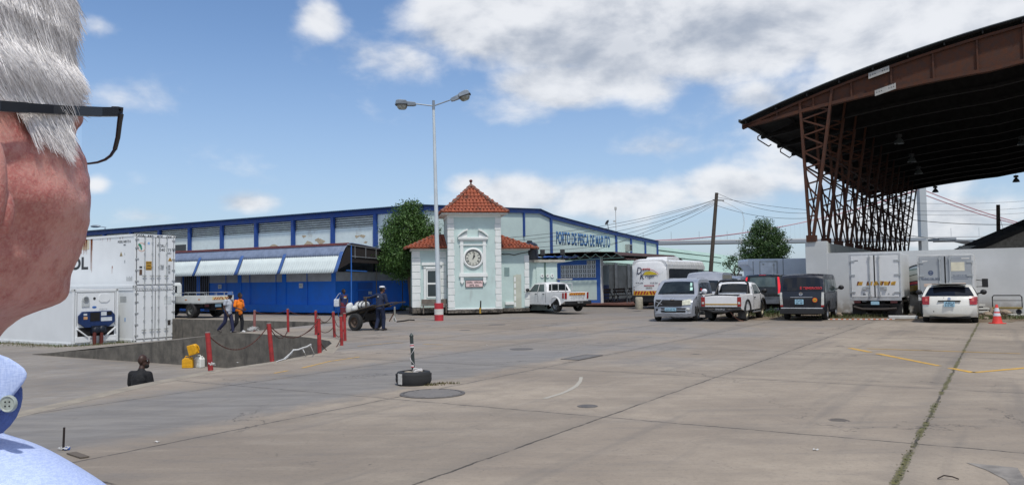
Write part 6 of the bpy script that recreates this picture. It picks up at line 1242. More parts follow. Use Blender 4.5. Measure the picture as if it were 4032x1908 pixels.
# ---- dropside truck on the upper road
azD=-58.3; td=thing('dropside_truck','white dropside truck behind the containers with chevron strip on its tailboard','truck',(-17.55,45.45,-.1),R(90-azD))
ds=M('dropside_white','c9ccc8',.5,var=.06,dirt=.5,dcol=(.3,.27,.23),ds=3)
b=MB(); b.box(-1.25,3.2,-.95,.95,.80,.86); b.build('bed_floor',ds,td)
b=MB(); b.box(-1.29,-1.25,-.95,.95,.86,1.24); tb=b.build('tailboard',ds,td,bevel=.008); 
b=MB(); b.box(-1.3,-1.29,-.6,.5,1.0,1.16); hz=b.build('reflective_strip',M('cream_reflector','d8c48a',.5),tb)
b=MB()
for y,s_ in((.36,1),(.2,1),(.05,1),(-.13,-1),(-.38,-1),(-.52,-1)): b.prism([(-1.303,y+.06*s_,1.01),(-1.303,y+.06*s_-.07,1.01),(-1.303,y-.06*s_-.07,1.15),(-1.303,y-.06*s_,1.15)],(-.003,0,0))
b.build('red_chevrons',rch,hz); b=MB(); b.lathe([(0,.004),(.07,.004),(.07,0)],(-1.29,-.72,1.09),14,ax=(-1,0,0)); b.build('round_sticker',M('dull_yellow','8c7d5a'),tb)
for sd in(-1,1):
    b=MB(); b.box(-1.25,1.0,sd*.95-.015,sd*.95+.015,.86,1.22); b.box(1.02,3.2,sd*.95-.015,sd*.95+.015,.86,1.22); sbd=b.build('side_board',ds,td,bevel=.006)
    b=MB(); b.box(.3,.45,sd*.97-.006,sd*.97+.006,.98,1.04); b.box(-.85,-.7,sd*.97-.006,sd*.97+.006,1.0,1.06); b.build('side_reflector',amber,sbd)
    b=MB(); b.tube([(-1.2,sd*.95,1.22),(-1.2,sd*.95,1.4),(.95,sd*.95,1.4),(.95,sd*.95,1.22)],.015); b.tube([(1.1,sd*.95,1.22),(1.1,sd*.95,1.4),(3.1,sd*.95,1.4)],.015)
    for x in(-.5,.2): b.cyl((x,sd*.95,1.22),(x,sd*.95,1.4),.012)
    b.build('rail',chw,td)
b=MB(); b.tube([(-1.27,-.9,1.24),(-1.27,-.9,1.42),(-1.27,.9,1.42),(-1.27,.9,1.24)],.015); [b.cyl((-1.27,y,1.24),(-1.27,y,1.42),.012) for y in(-.3,.3)]; b.build('rail',chw,td)
b=MB(); b.box(-1.1,4.6,-.4,.4,.5,.78); b.box(-1.1,-1.0,-.8,.8,.42,.5); b.box(-.9,.6,-.8,.8,.6,.8); b.build('chassis',tar,td); b=MB(); b.bar((-1.1,.2,.45),(-1.9,-.3,.45),.07,.06); b.build('tow_bar',tar,td); b=MB(); b.box(-1.3,-1.12,-.1,.1,.42,.5); b.build('tow_coupling',amber,td)
b=MB(); b.box(-1.15,-1.1,-.85,-.6,.62,.76); b.box(-1.15,-1.1,.6,.85,.62,.76); b.build('tail_lights',MATS['dirty_red_lens'],td); b=MB(); b.box(-1.16,-1.14,-.2,.2,.6,.76); b.build('number_plate',plate,td)
b=MB(); b.prism([(3.25,-.85,.7),(4.9,-.85,.7),(4.95,-.85,1.3),(4.75,-.85,1.95),(3.4,-.85,2.0),(3.25,-.85,1.85)],(0,1.7,0)); cbb=b.build('cab',ds,td,bevel=.05); b=MB(); b.box(3.75,4.6,.85,.86,1.3,1.85); b.box(3.24,3.25,-.5,.5,1.4,1.8); b.build('cab_glass',glass,cbb)
for sd in(-1,1):
    for x in(0,3.9): Car.wheel(None,x,sd*.78,.42,.4 if x==0 else .24,sd,steelw,.55,parent=td)
# ================================================================= PEOPLE
def freeze(o):
    bpy.context.view_layer.update(); dg=bpy.context.evaluated_depsgraph_get(); me=bpy.data.meshes.new_from_object(o.evaluated_get(dg)); o.modifiers.clear(); o.data=me
    for p in me.polygons: p.use_smooth=True
    return o
class Flesh:
    """limbs, trunk and head laid down as overlapping tapered forms, then fused into one continuous surface"""
    def __init__(s): s.b=MB()
    def cap(s,a,c,r0,r1): s.b.cyl(a,c,r0,r1,10); s.b.sph(a,r0,10,6); s.b.sph(c,r1,10,6)
    def ell(s,c,r): s.b.sph(c,r,14,10)
    def build(s,name,mat,parent,vox=.011,sm=3):
        o=s.b.build(name,mat,parent); md=o.modifiers.new('fuse','REMESH'); md.mode='VOXEL'; md.voxel_size=vox; md=o.modifiers.new('soft','SMOOTH'); md.iterations=sm; md.factor=.6; return freeze(o)
SK=M('skin_dark','3b2419',.55,var=.15,vs=14)
def L2(J,k): return [Vector(p) for p in J[k]]
def person(label,loc,az,sc_,J,top,bot,shoes,sleeve=.5,skirt=None,headyaw=0,headpitch=0,longsleeve=False,hair=True,skin=SK,curl=1.0):
    """J: pelvis, chest, neck, head, arm_l/arm_r = shoulder, elbow, wrist, leg_l/leg_r = hip, knee, ankle, toe (x forward, y left, z up, metres at 1.75 m)"""
    t=thing('person',label,'person',loc,R(90-az)); t.scale=(sc_,)*3; V=Vector
    pel,che,nec,hea=[V(J[k]) for k in('pelvis','chest','neck','head')]
    f=Flesh(); up_=(che-pel).normalized()
    f.ell(pel,(.12,.155,.12)); f.cap(pel,che,.125,.135); f.ell(che,(.115,.165,.16)); f.ell(che+up_*.1,(.09,.15,.07)); f.cap(che+up_*.1,nec,.075,.055); f.cap(nec,hea-V((0,0,.06)),.055,.055)
    q=Matrix.Rotation(R(headyaw),3,'Z')@Matrix.Rotation(R(headpitch),3,'Y')
    def H(x,y,z): return hea+q@V((x,y,z))
    f.ell(H(-.01,0,.03),(.096,.075,.1)); f.ell(H(.02,0,-.045),(.07,.058,.07)); f.cap(H(.07,0,-.09),H(.06,0,-.08),.03,.03); f.cap(H(.085,0,.03),H(.108,0,-.018),.011,.018); f.ell(H(.09,0,-.055),(.014,.028,.013))
    for sd in(-1,1): f.ell(H(-.01,sd*.078,-.005),(.022,.01,.034)); f.ell(H(.082,sd*.03,.035),(.02,.03,.01))
    for k in('arm_l','arm_r'):
        s,e,w=L2(J,k); sd=1 if k=='arm_l' else -1
        f.cap(che+up_*.09,s,.06,.06); f.cap(s,e,.054,.043); f.cap(e,w,.042,.027)
        d=(w-e).normalized(); n=V((0,sd,0))-d*d.dot(V((0,sd,0))); n.normalize() if n.length>.05 else None; g=d.cross(n)
        pm=w+d*.05; f.ell(pm,(.03,.03,.03)); f.cap(w,w+d*.07,.026,.034)
        for i in range(4):
            a=w+d*.08+g*(i-1.5)*.019; L=(.075,.085,.08,.062)[i]; m_=a+d*L*.5-n*.008*curl; f.cap(a,m_,.0105,.010); f.cap(m_,m_+d*L*.4-n*.028*curl,.010,.008)
        a=w+d*.03+g*.028; f.cap(a,a+d*.04+g*.022,.013,.011); f.cap(a+d*.04+g*.022,a+d*.075+g*.02-n*.012,.011,.009)
    for k in('leg_l','leg_r'):
        h,kn,an,to=L2(J,k); f.cap(pel,h,.09,.088); f.cap(h,kn,.083,.056); f.cap(kn,an,.052,.036); f.cap(an,to,.038,.03)
    body=f.build('body',skin,t,.0105,2)
    eye=M('eye_white',(.5,.48,.45),.3); iris=M('eye_dark',(.02,.012,.01),.2)
    for sd in(-1,1): b=MB(); b.sph(H(.083,sd*.03,.016),.012,8,6); o=b.build('eye',eye,body,smooth=True); b=MB(); b.sph(H(.091,sd*.03,.016),.006,6,4); b.build('iris',iris,o)
    if hair: f=Flesh(); f.ell(H(-.018,0,.045),(.098,.08,.096)); f.ell(H(-.045,0,.0),(.07,.077,.08)); f.build('hair',M('hair_black',(.008,.007,.006),.9,bump=.8,bs=120),t,.012,1)
    # clothes
    f=Flesh(); f.ell(pel+up_*.04,(.15,.18,.14)); f.cap(pel+up_*.02,che,.15,.155); f.ell(che,(.14,.19,.175)); f.ell(che+up_*.1,(.105,.17,.08)); f.cap(che+up_*.1,nec-up_*.03,.085,.068); f.ell(pel-up_*.06,(.15,.185,.1))
    for k in('arm_l','arm_r'):
        s,e,w=L2(J,k); f.cap(che+up_*.09,s,.08,.075)
        if longsleeve: f.cap(s,e,.073,.062); f.cap(e,e.lerp(w,.92),.062,.045)
        else: f.cap(s,s.lerp(e,sleeve),.073,.07)
    f.build('shirt',top,t,.013,3)
    f=Flesh()
    if skirt:
        for k in('leg_l','leg_r'): h,kn,an,to=L2(J,k); f.cap(pel,h,.135,.14); f.cap(h,kn,.14,.15); f.cap(kn,kn.lerp(an,.6),.15,.155)
        f.cap((L2(J,'leg_l')[0]+L2(J,'leg_r')[0])/2,(L2(J,'leg_l')[1]+L2(J,'leg_r')[1])/2-V((0,0,.2)),.14,.16); f.build('skirt',bot,t,.014,3)
    else:
        f.ell(pel,(.138,.168,.12))
        for k in('leg_l','leg_r'): h,kn,an,to=L2(J,k); f.cap(pel-up_*.02,h,.11,.11); f.cap(h,kn,.103,.08); f.cap(kn,an,.08,.066)
        f.build('trousers',bot,t,.013,3)
    for k in('leg_l','leg_r'):
        h,kn,an,to=L2(J,k); f=Flesh(); f.cap(an-V((0,0,.03)),an+(to-an)*.5,.052,.05); f.cap(an+(to-an)*.5,to,.05,.042); f.cap(an+V((-.03,0,-.04)),an,.045,.045); f.build('shoe',shoes,t,.012,2)
    return t,H
def cloth(n,c,**k): return M(n,c,.85,var=k.pop('var',.12),vs=k.pop('vs',9),bump=.6,bs=k.pop('bs',26),**k)
base=dict(pelvis=(0,0,.93),chest=(0,0,1.25),neck=(0,0,1.46),head=(.02,0,1.62),arm_l=[(0,.19,1.38),(-.03,.24,1.1),(.06,.25,.85)],arm_r=[(0,-.19,1.38),(-.03,-.24,1.1),(.06,-.25,.85)],leg_l=[(0,.1,.88),(.03,.1,.48),(0,.1,.09),(.15,.11,.05)],leg_r=[(0,-.1,.88),(.03,-.1,.48),(0,-.1,.09),(.15,-.11,.05)])
def pose(**k): d=dict(base); d.update(k); return d
# man with bucket hat
A=at(898,1311,29.4); 
J=pose(chest=(.03,0,1.25),neck=(.06,0,1.46),head=(.1,0,1.62),arm_r=[(.02,-.2,1.38),(-.02,-.25,1.09),(.14,-.25,.84)],arm_l=[(.02,.2,1.38),(-.1,.25,1.12),(-.12,.24,.86)],leg_r=[(0,-.1,.88),(-.08,-.11,.47),(-.4,-.11,.16),(-.27,-.12,.08)],leg_l=[(0,.1,.88),(.12,.1,.5),(.18,.1,.09),(.33,.11,.05)])
t,H=person('man in grey polo shirt, navy trousers and blue bucket hat walking on the ramp wall',A,108,.86,J,cloth('grey_polo','a9afb8'),cloth('navy_trousers','1f2444'),M('shoe_grey','4a4440',.7))
b=MB(); q=[H(0,0,0)]; c=H(-.01,0,.06); b.lathe([(.15,-.035),(.148,-.04),(.105,.01),(.1,.06),(.085,.085),(0,.095)],c,20,cap=False,sy=.9); b.build('bucket_hat',cloth('denim_hat','47618c'),t,smooth=True,solid=.008)
A=at(940,1310,29.6)
J=pose(chest=(.02,0,1.25),neck=(.04,0,1.46),head=(.07,0,1.62),arm_r=[(.0,-.2,1.38),(.0,-.27,1.12),(.24,-.12,1.02)],arm_l=[(.0,.2,1.38),(.02,.26,1.1),(.26,.1,1.02)],leg_r=[(0,-.1,.88),(-.02,-.11,.47),(-.3,-.11,.12),(-.16,-.12,.06)],leg_l=[(0,.1,.88),(.1,.1,.49),(.08,.1,.09),(.23,.11,.05)])
t,H=person('man in bright orange polo shirt and black trousers with hands held together in front',A,112,.85,J,cloth('orange_polo','ee7f1a',var=.06),cloth('black_trousers','15161c'),M('shoe_white','cfcfcf',.6),sleeve=.75)
b=MB(); b.sph((.1,0,1.44),(.07,.09,.03)); b.build('collar',MATS['orange_polo'],t,smooth=True)
A=gp(1354,1258)
J=pose(arm_r=[(0,-.18,1.38),(-.02,-.22,1.12),(.05,-.24,.9)],arm_l=[(0,.18,1.38),(.04,.22,1.12),(.12,.16,.95)],leg_r=[(0,-.1,.88),(.06,-.1,.48),(.08,-.1,.09),(.22,-.11,.05)],leg_l=[(0,.1,.88),(-.02,.1,.48),(-.12,.1,.09),(.02,.11,.05)])
t,H=person('woman in dark blue T-shirt and maroon skirt behind the cart, white bag on her shoulder',A,140,.83,J,cloth('blue_tshirt','1f2a55'),cloth('maroon_skirt','5c1a26'),M('shoe_grey','4a4440'),skirt=True,headyaw=15)
b=MB(); b.sph(H(-.06,0,.02),(.09,.088,.11)); b.sph(H(-.09,.03,-.07),(.05,.05,.06)); b.build('hair_knot',MATS['hair_black'],t,smooth=True)
for c,z,mn in(('b3302f',1.33,'print_red'),('c9b23a',1.29,'print_yellow'),('cfd3da',1.23,'print_white')): b=MB(); b.add([(.153,-.09,z-.02),(.153,.08,z-.02),(.153,.08,z+.02),(.153,-.06,z+.02)],[(0,1,2,3)]); b.build('shirt_print',M(mn,c,.7),t,solid=.01)
bag=thing('shoulder_bag','white plastic shoulder bag hanging at the woman\'s side','bag',A+Vector((-.33,-.02,.62))); b=MB(); b.box(-.13,.13,-.07,.07,0,.36); b.build('bag_body',M('bag_white','c3c9d1',.6,var=.25,vs=9),bag,bevel=.04); b=MB(); b.tube([(-.08,0,.34),(.1,0,.6),(.18,.0,.66),(.16,0,.5),(.1,0,.34)],.014,6); b.build('strap',MATS['bag_white'],bag)
# cart man
A=gp(1497,1301)
J=pose(pelvis=(0,0,.92),chest=(.05,0,1.23),neck=(.09,0,1.43),head=(.13,0,1.58),arm_l=[(.06,.2,1.37),(.03,.46,1.3),(.02,.74,1.24)],arm_r=[(.06,-.2,1.37),(.08,-.27,1.1),(.3,-.22,.98)],leg_l=[(0,.1,.87),(.02,.12,.46),(-.12,.1,.12),(.02,.12,.06)],leg_r=[(0,-.1,.87),(.1,-.1,.48),(.08,-.09,.09),(.22,-.1,.05)])
cm,H=person('man in navy work suit and white peaked cap pushing the two wheeled cart',A,35,.93,J,cloth('navy_jacket','1c2740',bs=18),cloth('dark_jeans','18223c',bs=18),M('boot_brown','3a332d',.7),longsleeve=True,headyaw=-18,skin=M('skin_brown','5a3828',.55,var=.15,vs=14))
f=Flesh(); f.ell(H(-.01,0,.1),(.125,.11,.045)); f.build('cap_top',M('cap_white','d9dbdc',.6),cm,.01,1)
b=MB(); b.lathe([(.098,.03),(.1,.075),(.1,.08)],H(-.01,0,.0),18,cap=False,sy=.85); b.build('cap_band',M('cap_navy','1a2030',.6),cm,smooth=True,solid=.006)
b=MB(); pk=[H(.06,-.07,.045),H(.14,-.05,.03),H(.16,0,.028),H(.14,.05,.03),H(.06,.07,.045)]; b.prism(pk,(0,0,.008)); b.build('cap_peak',MATS['cap_white'],cm); b=MB(); b.box(-.11,-.1,-.03,.03,1.3,1.33); b.build('back_emblem',MATS['cap_white'],cm)
# man in black T-shirt
A=Vector((-6.88,14.7,YZ))
J=pose(chest=(.04,0,1.26),neck=(.06,0,1.45),head=(.1,0,1.585),arm_r=[(.03,-.185,1.35),(.04,-.25,1.08),(.3,-.2,1.0)],arm_l=[(.03,.18,1.35),(.04,.22,1.08),(.28,.12,1.02)])
t,H=person('bald bearded man in black T-shirt seen from behind at the low concrete edge',A,16,1.0,J,cloth('black_tshirt','131316',bs=14),cloth('dark_shorts','20222a'),MATS['shoe_grey'],hair=False,headyaw=-62,sleeve=.62)
f=Flesh(); f.ell(H(.055,0,-.085),(.052,.055,.045)); f.build('beard',MATS['hair_black'],t,.009,1)
# ================================================================= CART
ct=thing('hand_cart','two wheeled wooden hand cart loaded with tied white bundles','cart',gp(1400,1301)+va*.55,R(0)+math.atan2(-.525,.851))
# local x runs towards the handles (to the right), y away from the viewer
for sd in(-1,1):
    y=sd*.55; b=MB(); r=.31; tw=.17; b.lathe([(r*.6,-tw/2),(r*.9,-tw/2),(r,-tw*.3),(r,tw*.3),(r*.9,tw/2),(r*.6,tw/2)],(0,y,r),26,ax=(0,sd,0),cap=False); o=b.build('wheel',rub,ct,auto=40)
    b=MB(); b.lathe([(0,tw*.2),(.05,tw*.25),(.06,.0),(r*.5,0),(r*.6,tw*.4),(r*.6,-tw*.2),(0,-tw*.2)],(0,y,r),18,ax=(0,sd,0)); b.build('rim',M('rusty_rim','57483d',.8,dirt=.7,dcol=(.12,.05,.03),ds=9),o,auto=40)
wdk=M('cart_wood','4d463d',.9,var=.3,vs=6,dirt=.4); 
def cz(x): return .72+.235*x
b=MB()
for i in range(7):
    y=-.5+i*.145; b.prism([(-.85,y,cz(-.85)),(.75,y,cz(.75)),(.75,y,cz(.75)+.035),(-.85,y,cz(-.85)+.035)],(0,.13,0))
b.build('bed_planks',wdk,ct)
b=MB()
for y in(-.42,.42): b.prism([(-.9,y-.03,cz(-.9)-.05),(.8,y-.03,cz(.8)-.06),(.8,y-.03,cz(.8)-.005),(-.9,y-.03,cz(-.9)-.005)],(0,.06,0)); b.bar((0,y,.3),(0,y,.66),.07,.07); b.bar((.1,y*.9,.3),(.45,y*.9,.78),.05,.05)
b.cyl((0,-.5,.31),(0,.5,.31),.03); b.box(-.12,.3,-.36,.36,.36,.6); b.build('frame',M('cart_frame','24211f',.85),ct)
b=MB()
for y in(-.42,.42): b.bar((.7,y,cz(.7)-.05),(1.4,y*.55,1.0),.035,.035); b.bar((1.38,y*.55,1.0),(1.68,y*.5,1.02),.04,.045)
b.build('shafts',wdk,ct)
b=MB(); b.bar((.42,-.45,cz(.4)),(.4,-.45,1.2),.05,.05); b.bar((.42,.4,cz(.4)),(.4,.4,1.2),.04,.04); b.bar((.4,-.55,1.2),(.4,.45,1.2),.045,.045); b.build('handle_post',wdk,ct)
bl_=M('cart_blue','1f4f8d',.6,var=.3); b=MB(); b.bar((-.88,-.5,.5),(-.92,-.5,.86),.02,.02); b.bar((-.92,-.5,.86),(-.5,-.5,.84),.015,.015); b.tube([(-.3,.42,.8),(.0,.45,.95),(.38,.42,1.1)],.012,4); b.bar((-.88,.45,.5),(-.92,.45,.86),.02,.02); b.build('side_rail',bl_,ct)
b=MB(); b.tube([(-.2,-.3,.28),(.1,-.38,.24),(.5,-.4,.36)],.012,4); b.build('hanging_chain',MATS['cart_frame'],ct)
bw=M('bundle_white','c9cbc8',.7,var=.15,vs=12,bump=.8,bs=9)
for i,(x,y,z,rx,ry,rz,lb) in enumerate(((-.1,-.1,.86,.3,.26,.15,'largest white bundle tied with dark straps on the cart'),(-.52,-.3,.72,.14,.15,.24,'small white sack hanging over the low end of the cart'),(-.2,-.38,.74,.14,.13,.13,'crumpled white plastic bag under the big bundle'))):
    f=Flesh(); f.ell((0,0,0),(rx,ry,rz)); f.ell((rx*.4,0,rz*.25),(rx*.6,ry*.8,rz*.8)); t=thing('bundle',lb,'bundle',ct.matrix_basis@Vector((x,y,z+.04)),ct.rotation_euler.z,'white bundles on the hand cart'); o=f.build('wrapping',bw,t,.02,1)
    if i==0:
        b=MB()
        for xx in(-.14,.05,.2): b.tube([(xx,ry*1.02*cos(a),rz*1.12*sin(a)*(1-abs(xx)*.5)+.01) for a in[k*PI/10 for k in range(21)]],.014,5)
        b.build('strap',M('strap_dark','23242c',.8),t)
# ================================================================= POSTS AND CHAINS
pr_=M('post_red','9a2c2c',.75,var=.3,vs=8,dirt=.7,dcol=(.3,.2,.18),ds=6); pdl=M('post_dull','8b5a55',.75,var=.25,vs=6,dirt=.6,dcol=(.35,.34,.33),ds=4)
PT=[((831,1456),(817,1307),.052,'leaning chipped red post nearest the yellow jerrycans',pr_,'r'),((1073,1421),(1058,1271),.05,'red post leaning left with white rope tied at its foot',pr_,'r'),((1259,1388),(1254,1251),.05,'red post with a round hole at the pit\'s right end',pr_,'r'),
((1001,1300),(1003,1221),.05,'faded grey-pink post with rope tangled round its foot',pdl,'d'),((1135,1306),(1133,1215),.045,'red post standing alone midway along the far chain',pr_,'r'),((1244.5,1317),(1243,1222),.045,'red post just behind the one with the round hole',pr_,'r'),
((1318,1326),(1312,1226),.045,'slightly leaning red post between the hole post and the cart',pr_,'r'),((1346,1359),(1342.6,1242),.045,'red post nearest the viewer in front of the cart\'s low end',pr_,'r'),((1359,1341),(1356,1232),.045,'red post directly before the cart\'s wheel',pr_,'r')]
tops=[]
for i,(b0,t0,r,lb,mt,_) in enumerate(PT):
    B=gp(*b0); Tp=at(*t0,B.y); t=thing('chain_post',lb,'post',B,0,'red chain posts round the pit'); b=MB(); b.cyl((0,0,-.1),Tp-B,r,r*.96,14); b.build('post',mt,t,auto=40)
    b=MB(); b.cyl((Tp-B)*.985,(Tp-B)*1.0+Vector((0,0,.012)),r*1.01,r*.9,14); b.build('cap',M('cap_grey','77706b',.8),t); tops.append(Tp)
    if i==2: b=MB(); b.lathe([(0,.003),(.022,.003),(.022,0)],(Tp-B)*.55-Vector((0,r*.98,0)),10,ax=(0,-1,0)); b.build('hole',tar,t)
chn=M('rusty_chain','57342c',.9,var=.3,vs=20)
def chain(a,c,sag,label,fa=.96,fc=.96):
    A=Vector((0,0,0)); A=tops[a]*1; C_=tops[c]*1; A.z-=(1-fa); C_.z-=(1-fc); n=46; pts=[A.lerp(C_,i/n)-Vector((0,0,sag*4*(i/n)*(1-i/n))) for i in range(n+1)]
    b=MB()
    for i in range(n):
        d=pts[i+1]-pts[i]; p0=pts[i]-A-d*.18; p1=pts[i+1]-A+d*.18; b.bar(p0,p1,.022 if i%2 else .01,.01 if i%2 else .022)
    o=b.build('chain',chn,loc=A); tag(o,label,'chain','rusty chains between the red posts')
chain(0,1,.42,'long rusty chain sagging between the two leaning red posts'); chain(1,2,.36,'rusty chain carrying the white rope, right of the second leaning post'); chain(1,4,.3,'rusty chain running back from the leaning post to the lone far post',.96,.25); chain(3,4,.12,'slack chain from the faded post to the lone far post'); chain(4,5,.14,'upper chain from the lone far post to the post behind the hole post'); chain(4,5,.18,'lower chain from the foot of the lone far post',.12,.5); chain(5,6,.32,'upper chain looping between the two posts left of the cart'); chain(5,6,.2,'lower chain looping between the two posts left of the cart',.5,.5); chain(2,7,.35,'rusty chain from the hole post to the nearest post by the cart',.5,.4); chain(6,8,.3,'rusty chain from the leaning thin post to the post at the wheel',.5,.6); chain(6,8,.4,'upper chain hanging below the cart\'s low end')
rope=M('white_rope','c4c4c2',.8,var=.15,vs=20)
def ropeobj(pts,r,label,name='rope'):
    A=pts[0]; b=MB(); b.tube([p-A for p in pts],r,6); return tag(b.build(name,rope,loc=A,smooth=True),label,'rope')
g_=lambda x,y,h,Y: at(650+x/2.216,850+y/2.216,Y)
Yr=18.6
ropeobj([g_(1115,1168,0,Yr),g_(1160,1165,0,Yr),g_(1200,1150,0,Yr),g_(1240,1138,0,Yr),g_(1275,1118,0,Yr)],.022,'thick white rope wound along the chain over the pit')
ropeobj([g_(1120,1168,0,Yr),g_(1090,1200,0,Yr-.3),gp(1000+215/1.84,1250+300/1.84,.02),gp(1000+165/1.84,1250+316/1.84,.02)],.014,'white rope trailing from the chain down to the leaning post\'s foot')
ropeobj([g_(1118,1168,0,Yr),g_(1105,1200,0,Yr-.2),gp(1000+250/1.84,1250+280/1.84,.02),gp(1000+225/1.84,1250+300/1.84,.02)],.01,'thin second strand of white rope beside the trailing one')
ropeobj([g_(1195,1150,0,Yr),g_(1215,1185,0,Yr),gp(1000+378/1.84,1250+277/1.84,.0)],.013,'short white rope end hanging straight down to the edge')
ropeobj([g_(1265,1120,0,Yr),g_(1285,1165,0,Yr),gp(1000+437/1.84,1250+262/1.84,.0)],.011,'curled white rope end nearest the hole post')
def knot(c,r,n,label,mat=rope,name='rope_knot',seed=2):
    rnd=random.Random(seed); b=MB()
    for k in range(n):
        pts=[Vector((rnd.uniform(-1,1)*r,rnd.uniform(-.6,.6)*r,rnd.uniform(0,.7)*r)) for _ in range(4)]; b.tube(pts,.009,5)
    return tag(b.build(name,mat,loc=c),label,'rope')
knot(gp(996,1301),.22,9,'tangle of white rope round the foot of the faded post'); knot(gp(983,1299),.1,5,'small loose curl of white rope left of the faded post',seed=5)
knot(gp(834,1438,.12),.09,4,'white rope band near the foot of the chipped leaning post',seed=6)
# jerrycans
jy=M('jerrycan_yellow','d9a012',.5,var=.12,vs=8,dirt=.3,dcol=(.3,.2,.05)); jw=M('jerrycan_white','d6d8d2',.5,var=.08,dirt=.2)
def jerry(loc,rz,mat,label,tilt=None,s=1):
    t=thing('jerrycan',label,'jerrycan',loc,rz,'jerrycans on the pit floor'); t.scale=(s,)*3
    if tilt: t.rotation_euler=tilt
    b=MB(); b.prism([(-.19,-.1,0),(.19,-.1,0),(.19,-.1,.3),(.12,-.1,.36),(-.12,-.1,.36),(-.19,-.1,.3)],(0,.2,0)); b.build('body',mat,t,bevel=.03,seg=3)
    b=MB(); b.tube([(-.1,0,.35),(-.08,0,.42),(.05,0,.42),(.08,0,.35)],.018,8); b.build('handle',mat,t,smooth=True); b=MB(); b.cyl((.13,0,.33),(.155,0,.39),.032,.03,12); b.build('cap',mat,t)
    b=MB(); b.box(-.12,.12,-.106,-.1,.08,.11); b.box(-.12,.12,-.106,-.1,.2,.23); b.build('rib',mat,t)
A=D(472.5,924.5,YZ); jerry(A,.1,jy,'lower yellow jerrycan standing on the pit floor',s=1.0); jerry(A+Vector((.38,.1,0)),-.6,jw,'white jerrycan standing beside the lower yellow one',s=1.05); jerry(A+Vector((.06,-.06,.62)),0,jy,'yellow jerrycan lying tilted on top of the other two',tilt=(R(15),R(75),R(5)),s=.98)
# ================================================================= SMALL THINGS
TC=gp(1621,1520)+Vector((0,.27,0)); tb=thing('tyre_bollard','pointed dark steel post cast in a black car tyre with a white paint patch','bollard',TC)
b=MB(); r=.295; b.lathe([(.17,0),(.27,.0),(r,.05),(r+.004,.11),(r,.17),(.27,.215),(.2,.225),(.19,.2)],n=44,cap=False); o=b.build('tyre',M('old_tyre',(.02,.021,.022),.8,dirt=.3,dcol=(.08,.075,.07),ds=9),tb,auto=40)
b=MB()
for k in range(70):
    a=k*2*PI/70; 
    for z in(.06,.13): b.bar((r*cos(a),r*sin(a),z),((r+.004)*cos(a+.05),(r+.004)*sin(a+.05),z+.05),.006,.008)
b.build('tread',M('tread_dark',(.03,.03,.03),.9),o)
b=MB(); b.grid(lambda u,v:((r+.006)*cos(R(218+u*20)),(r+.006)*sin(R(218+u*20)),.03+.17*v+.01*sin(u*40)),10,6); b.build('paint_patch',M('tyre_paint','c9c6bf',.8,dirt=.9,dcol=(.04,.04,.04),ds=14),o,solid=.003)
b=MB(); b.lathe([(0,.215),(.15,.21),(.2,.2)],n=24); b.build('concrete_fill',M('pale_sand','b0a48f',.95,var=.2),tb)
b=MB(); e=Vector((-.035,0,.86)); b.cyl((0,0,.2),e*.94,.03,.03,12); b.cyl(e*.93,e*.945,.036,.036,12); b.cyl(e*.945,e,.034,.004,12); b.build('pole',M('pole_dark','3f4745',.5,.5,dirt=.5,dcol=(.15,.14,.13),ds=8),tb,auto=40)
tp=M('barrier_tape','d2cfcd',.6); tpr=M('barrier_tape_red','b4343f',.6)
def band(z0,z1,mat,name,rr=.034,z2=None):
    b=MB(); b.cyl(e*(z0/.86),e*(z1/.86),rr,rr,12); b.build(name,mat,tb)
band(.64,.66,tpr,'tape',.033); band(.66,.675,tp,'tape',.033); band(.615,.64,tp,'tape',.033); band(.285,.3,tpr,'tape',.034); band(.3,.325,tp,'tape',.034)
b=MB(); b.tube([e*((.6-.4*k/24)/.86)+Vector((.036*cos(k*.35),-.036*abs(sin(k*.35)),0)) for k in range(25)],.004,4); b.build('tape_strand',tp,tb); knot(TC+Vector((.08,-.05,.21)),.1,5,'white tape remnants lying on the tyre',tp,'tape_scrap',9)
P_=gp(249,1770); tp2=thing('short_stake','short dark iron stake standing in the paving joint at the lower left','stake',P_); b=MB(); b.cyl((0,0,0),(.007,0,.235),.012,.011,8); b.build('rod',M('iron_dark','2c2320',.7,.3),tp2)
def smallrope(c,r,n,label,mat,seed,rad=.004):
    rnd=random.Random(seed); b=MB()
    for k in range(n):
        a=rnd.uniform(0,6.3); pts=[Vector((cos(a+j*.8)*r*(.6+.4*rnd.random()),sin(a+j*.8)*r*.6,abs(sin(j*1.3+a))*r*.5)) for j in range(6)]; b.tube(pts,rad,5)
    return tag(b.build('rope_coil',mat,loc=c,smooth=True),label,'rope')
smallrope(P_+Vector((.01,-.01,.005)),.06,5,'white cord coiled round the foot of the short stake',rope,3); smallrope(P_+Vector((.04,-.0,.005)),.03,3,'blue rag tied to the cord at the short stake',M('rag_blue','2b58a8',.8),4,.01)
dkp=M('joint_cover','5f564c',.9,dirt=.5); b=MB(); b.add([gp(262,1783,.01),gp(300,1778,.01),gp(352,1796,.01),gp(316,1801,.01)],[(0,1,2,3)]); tag(b.build('wood_scrap',dkp,solid=.012),'flat brown scrap of board beside the short stake','board')
def stake(px,py,hy,mat,label,lean=0):
    B=gp(px,py); Tp=at(px+lean,hy,B.y)-B; t=thing('stake',label,'stake',B); b=MB(); b.cyl((0,0,0),Tp,.045,.035,8); b.build('rod',mat,t); return t
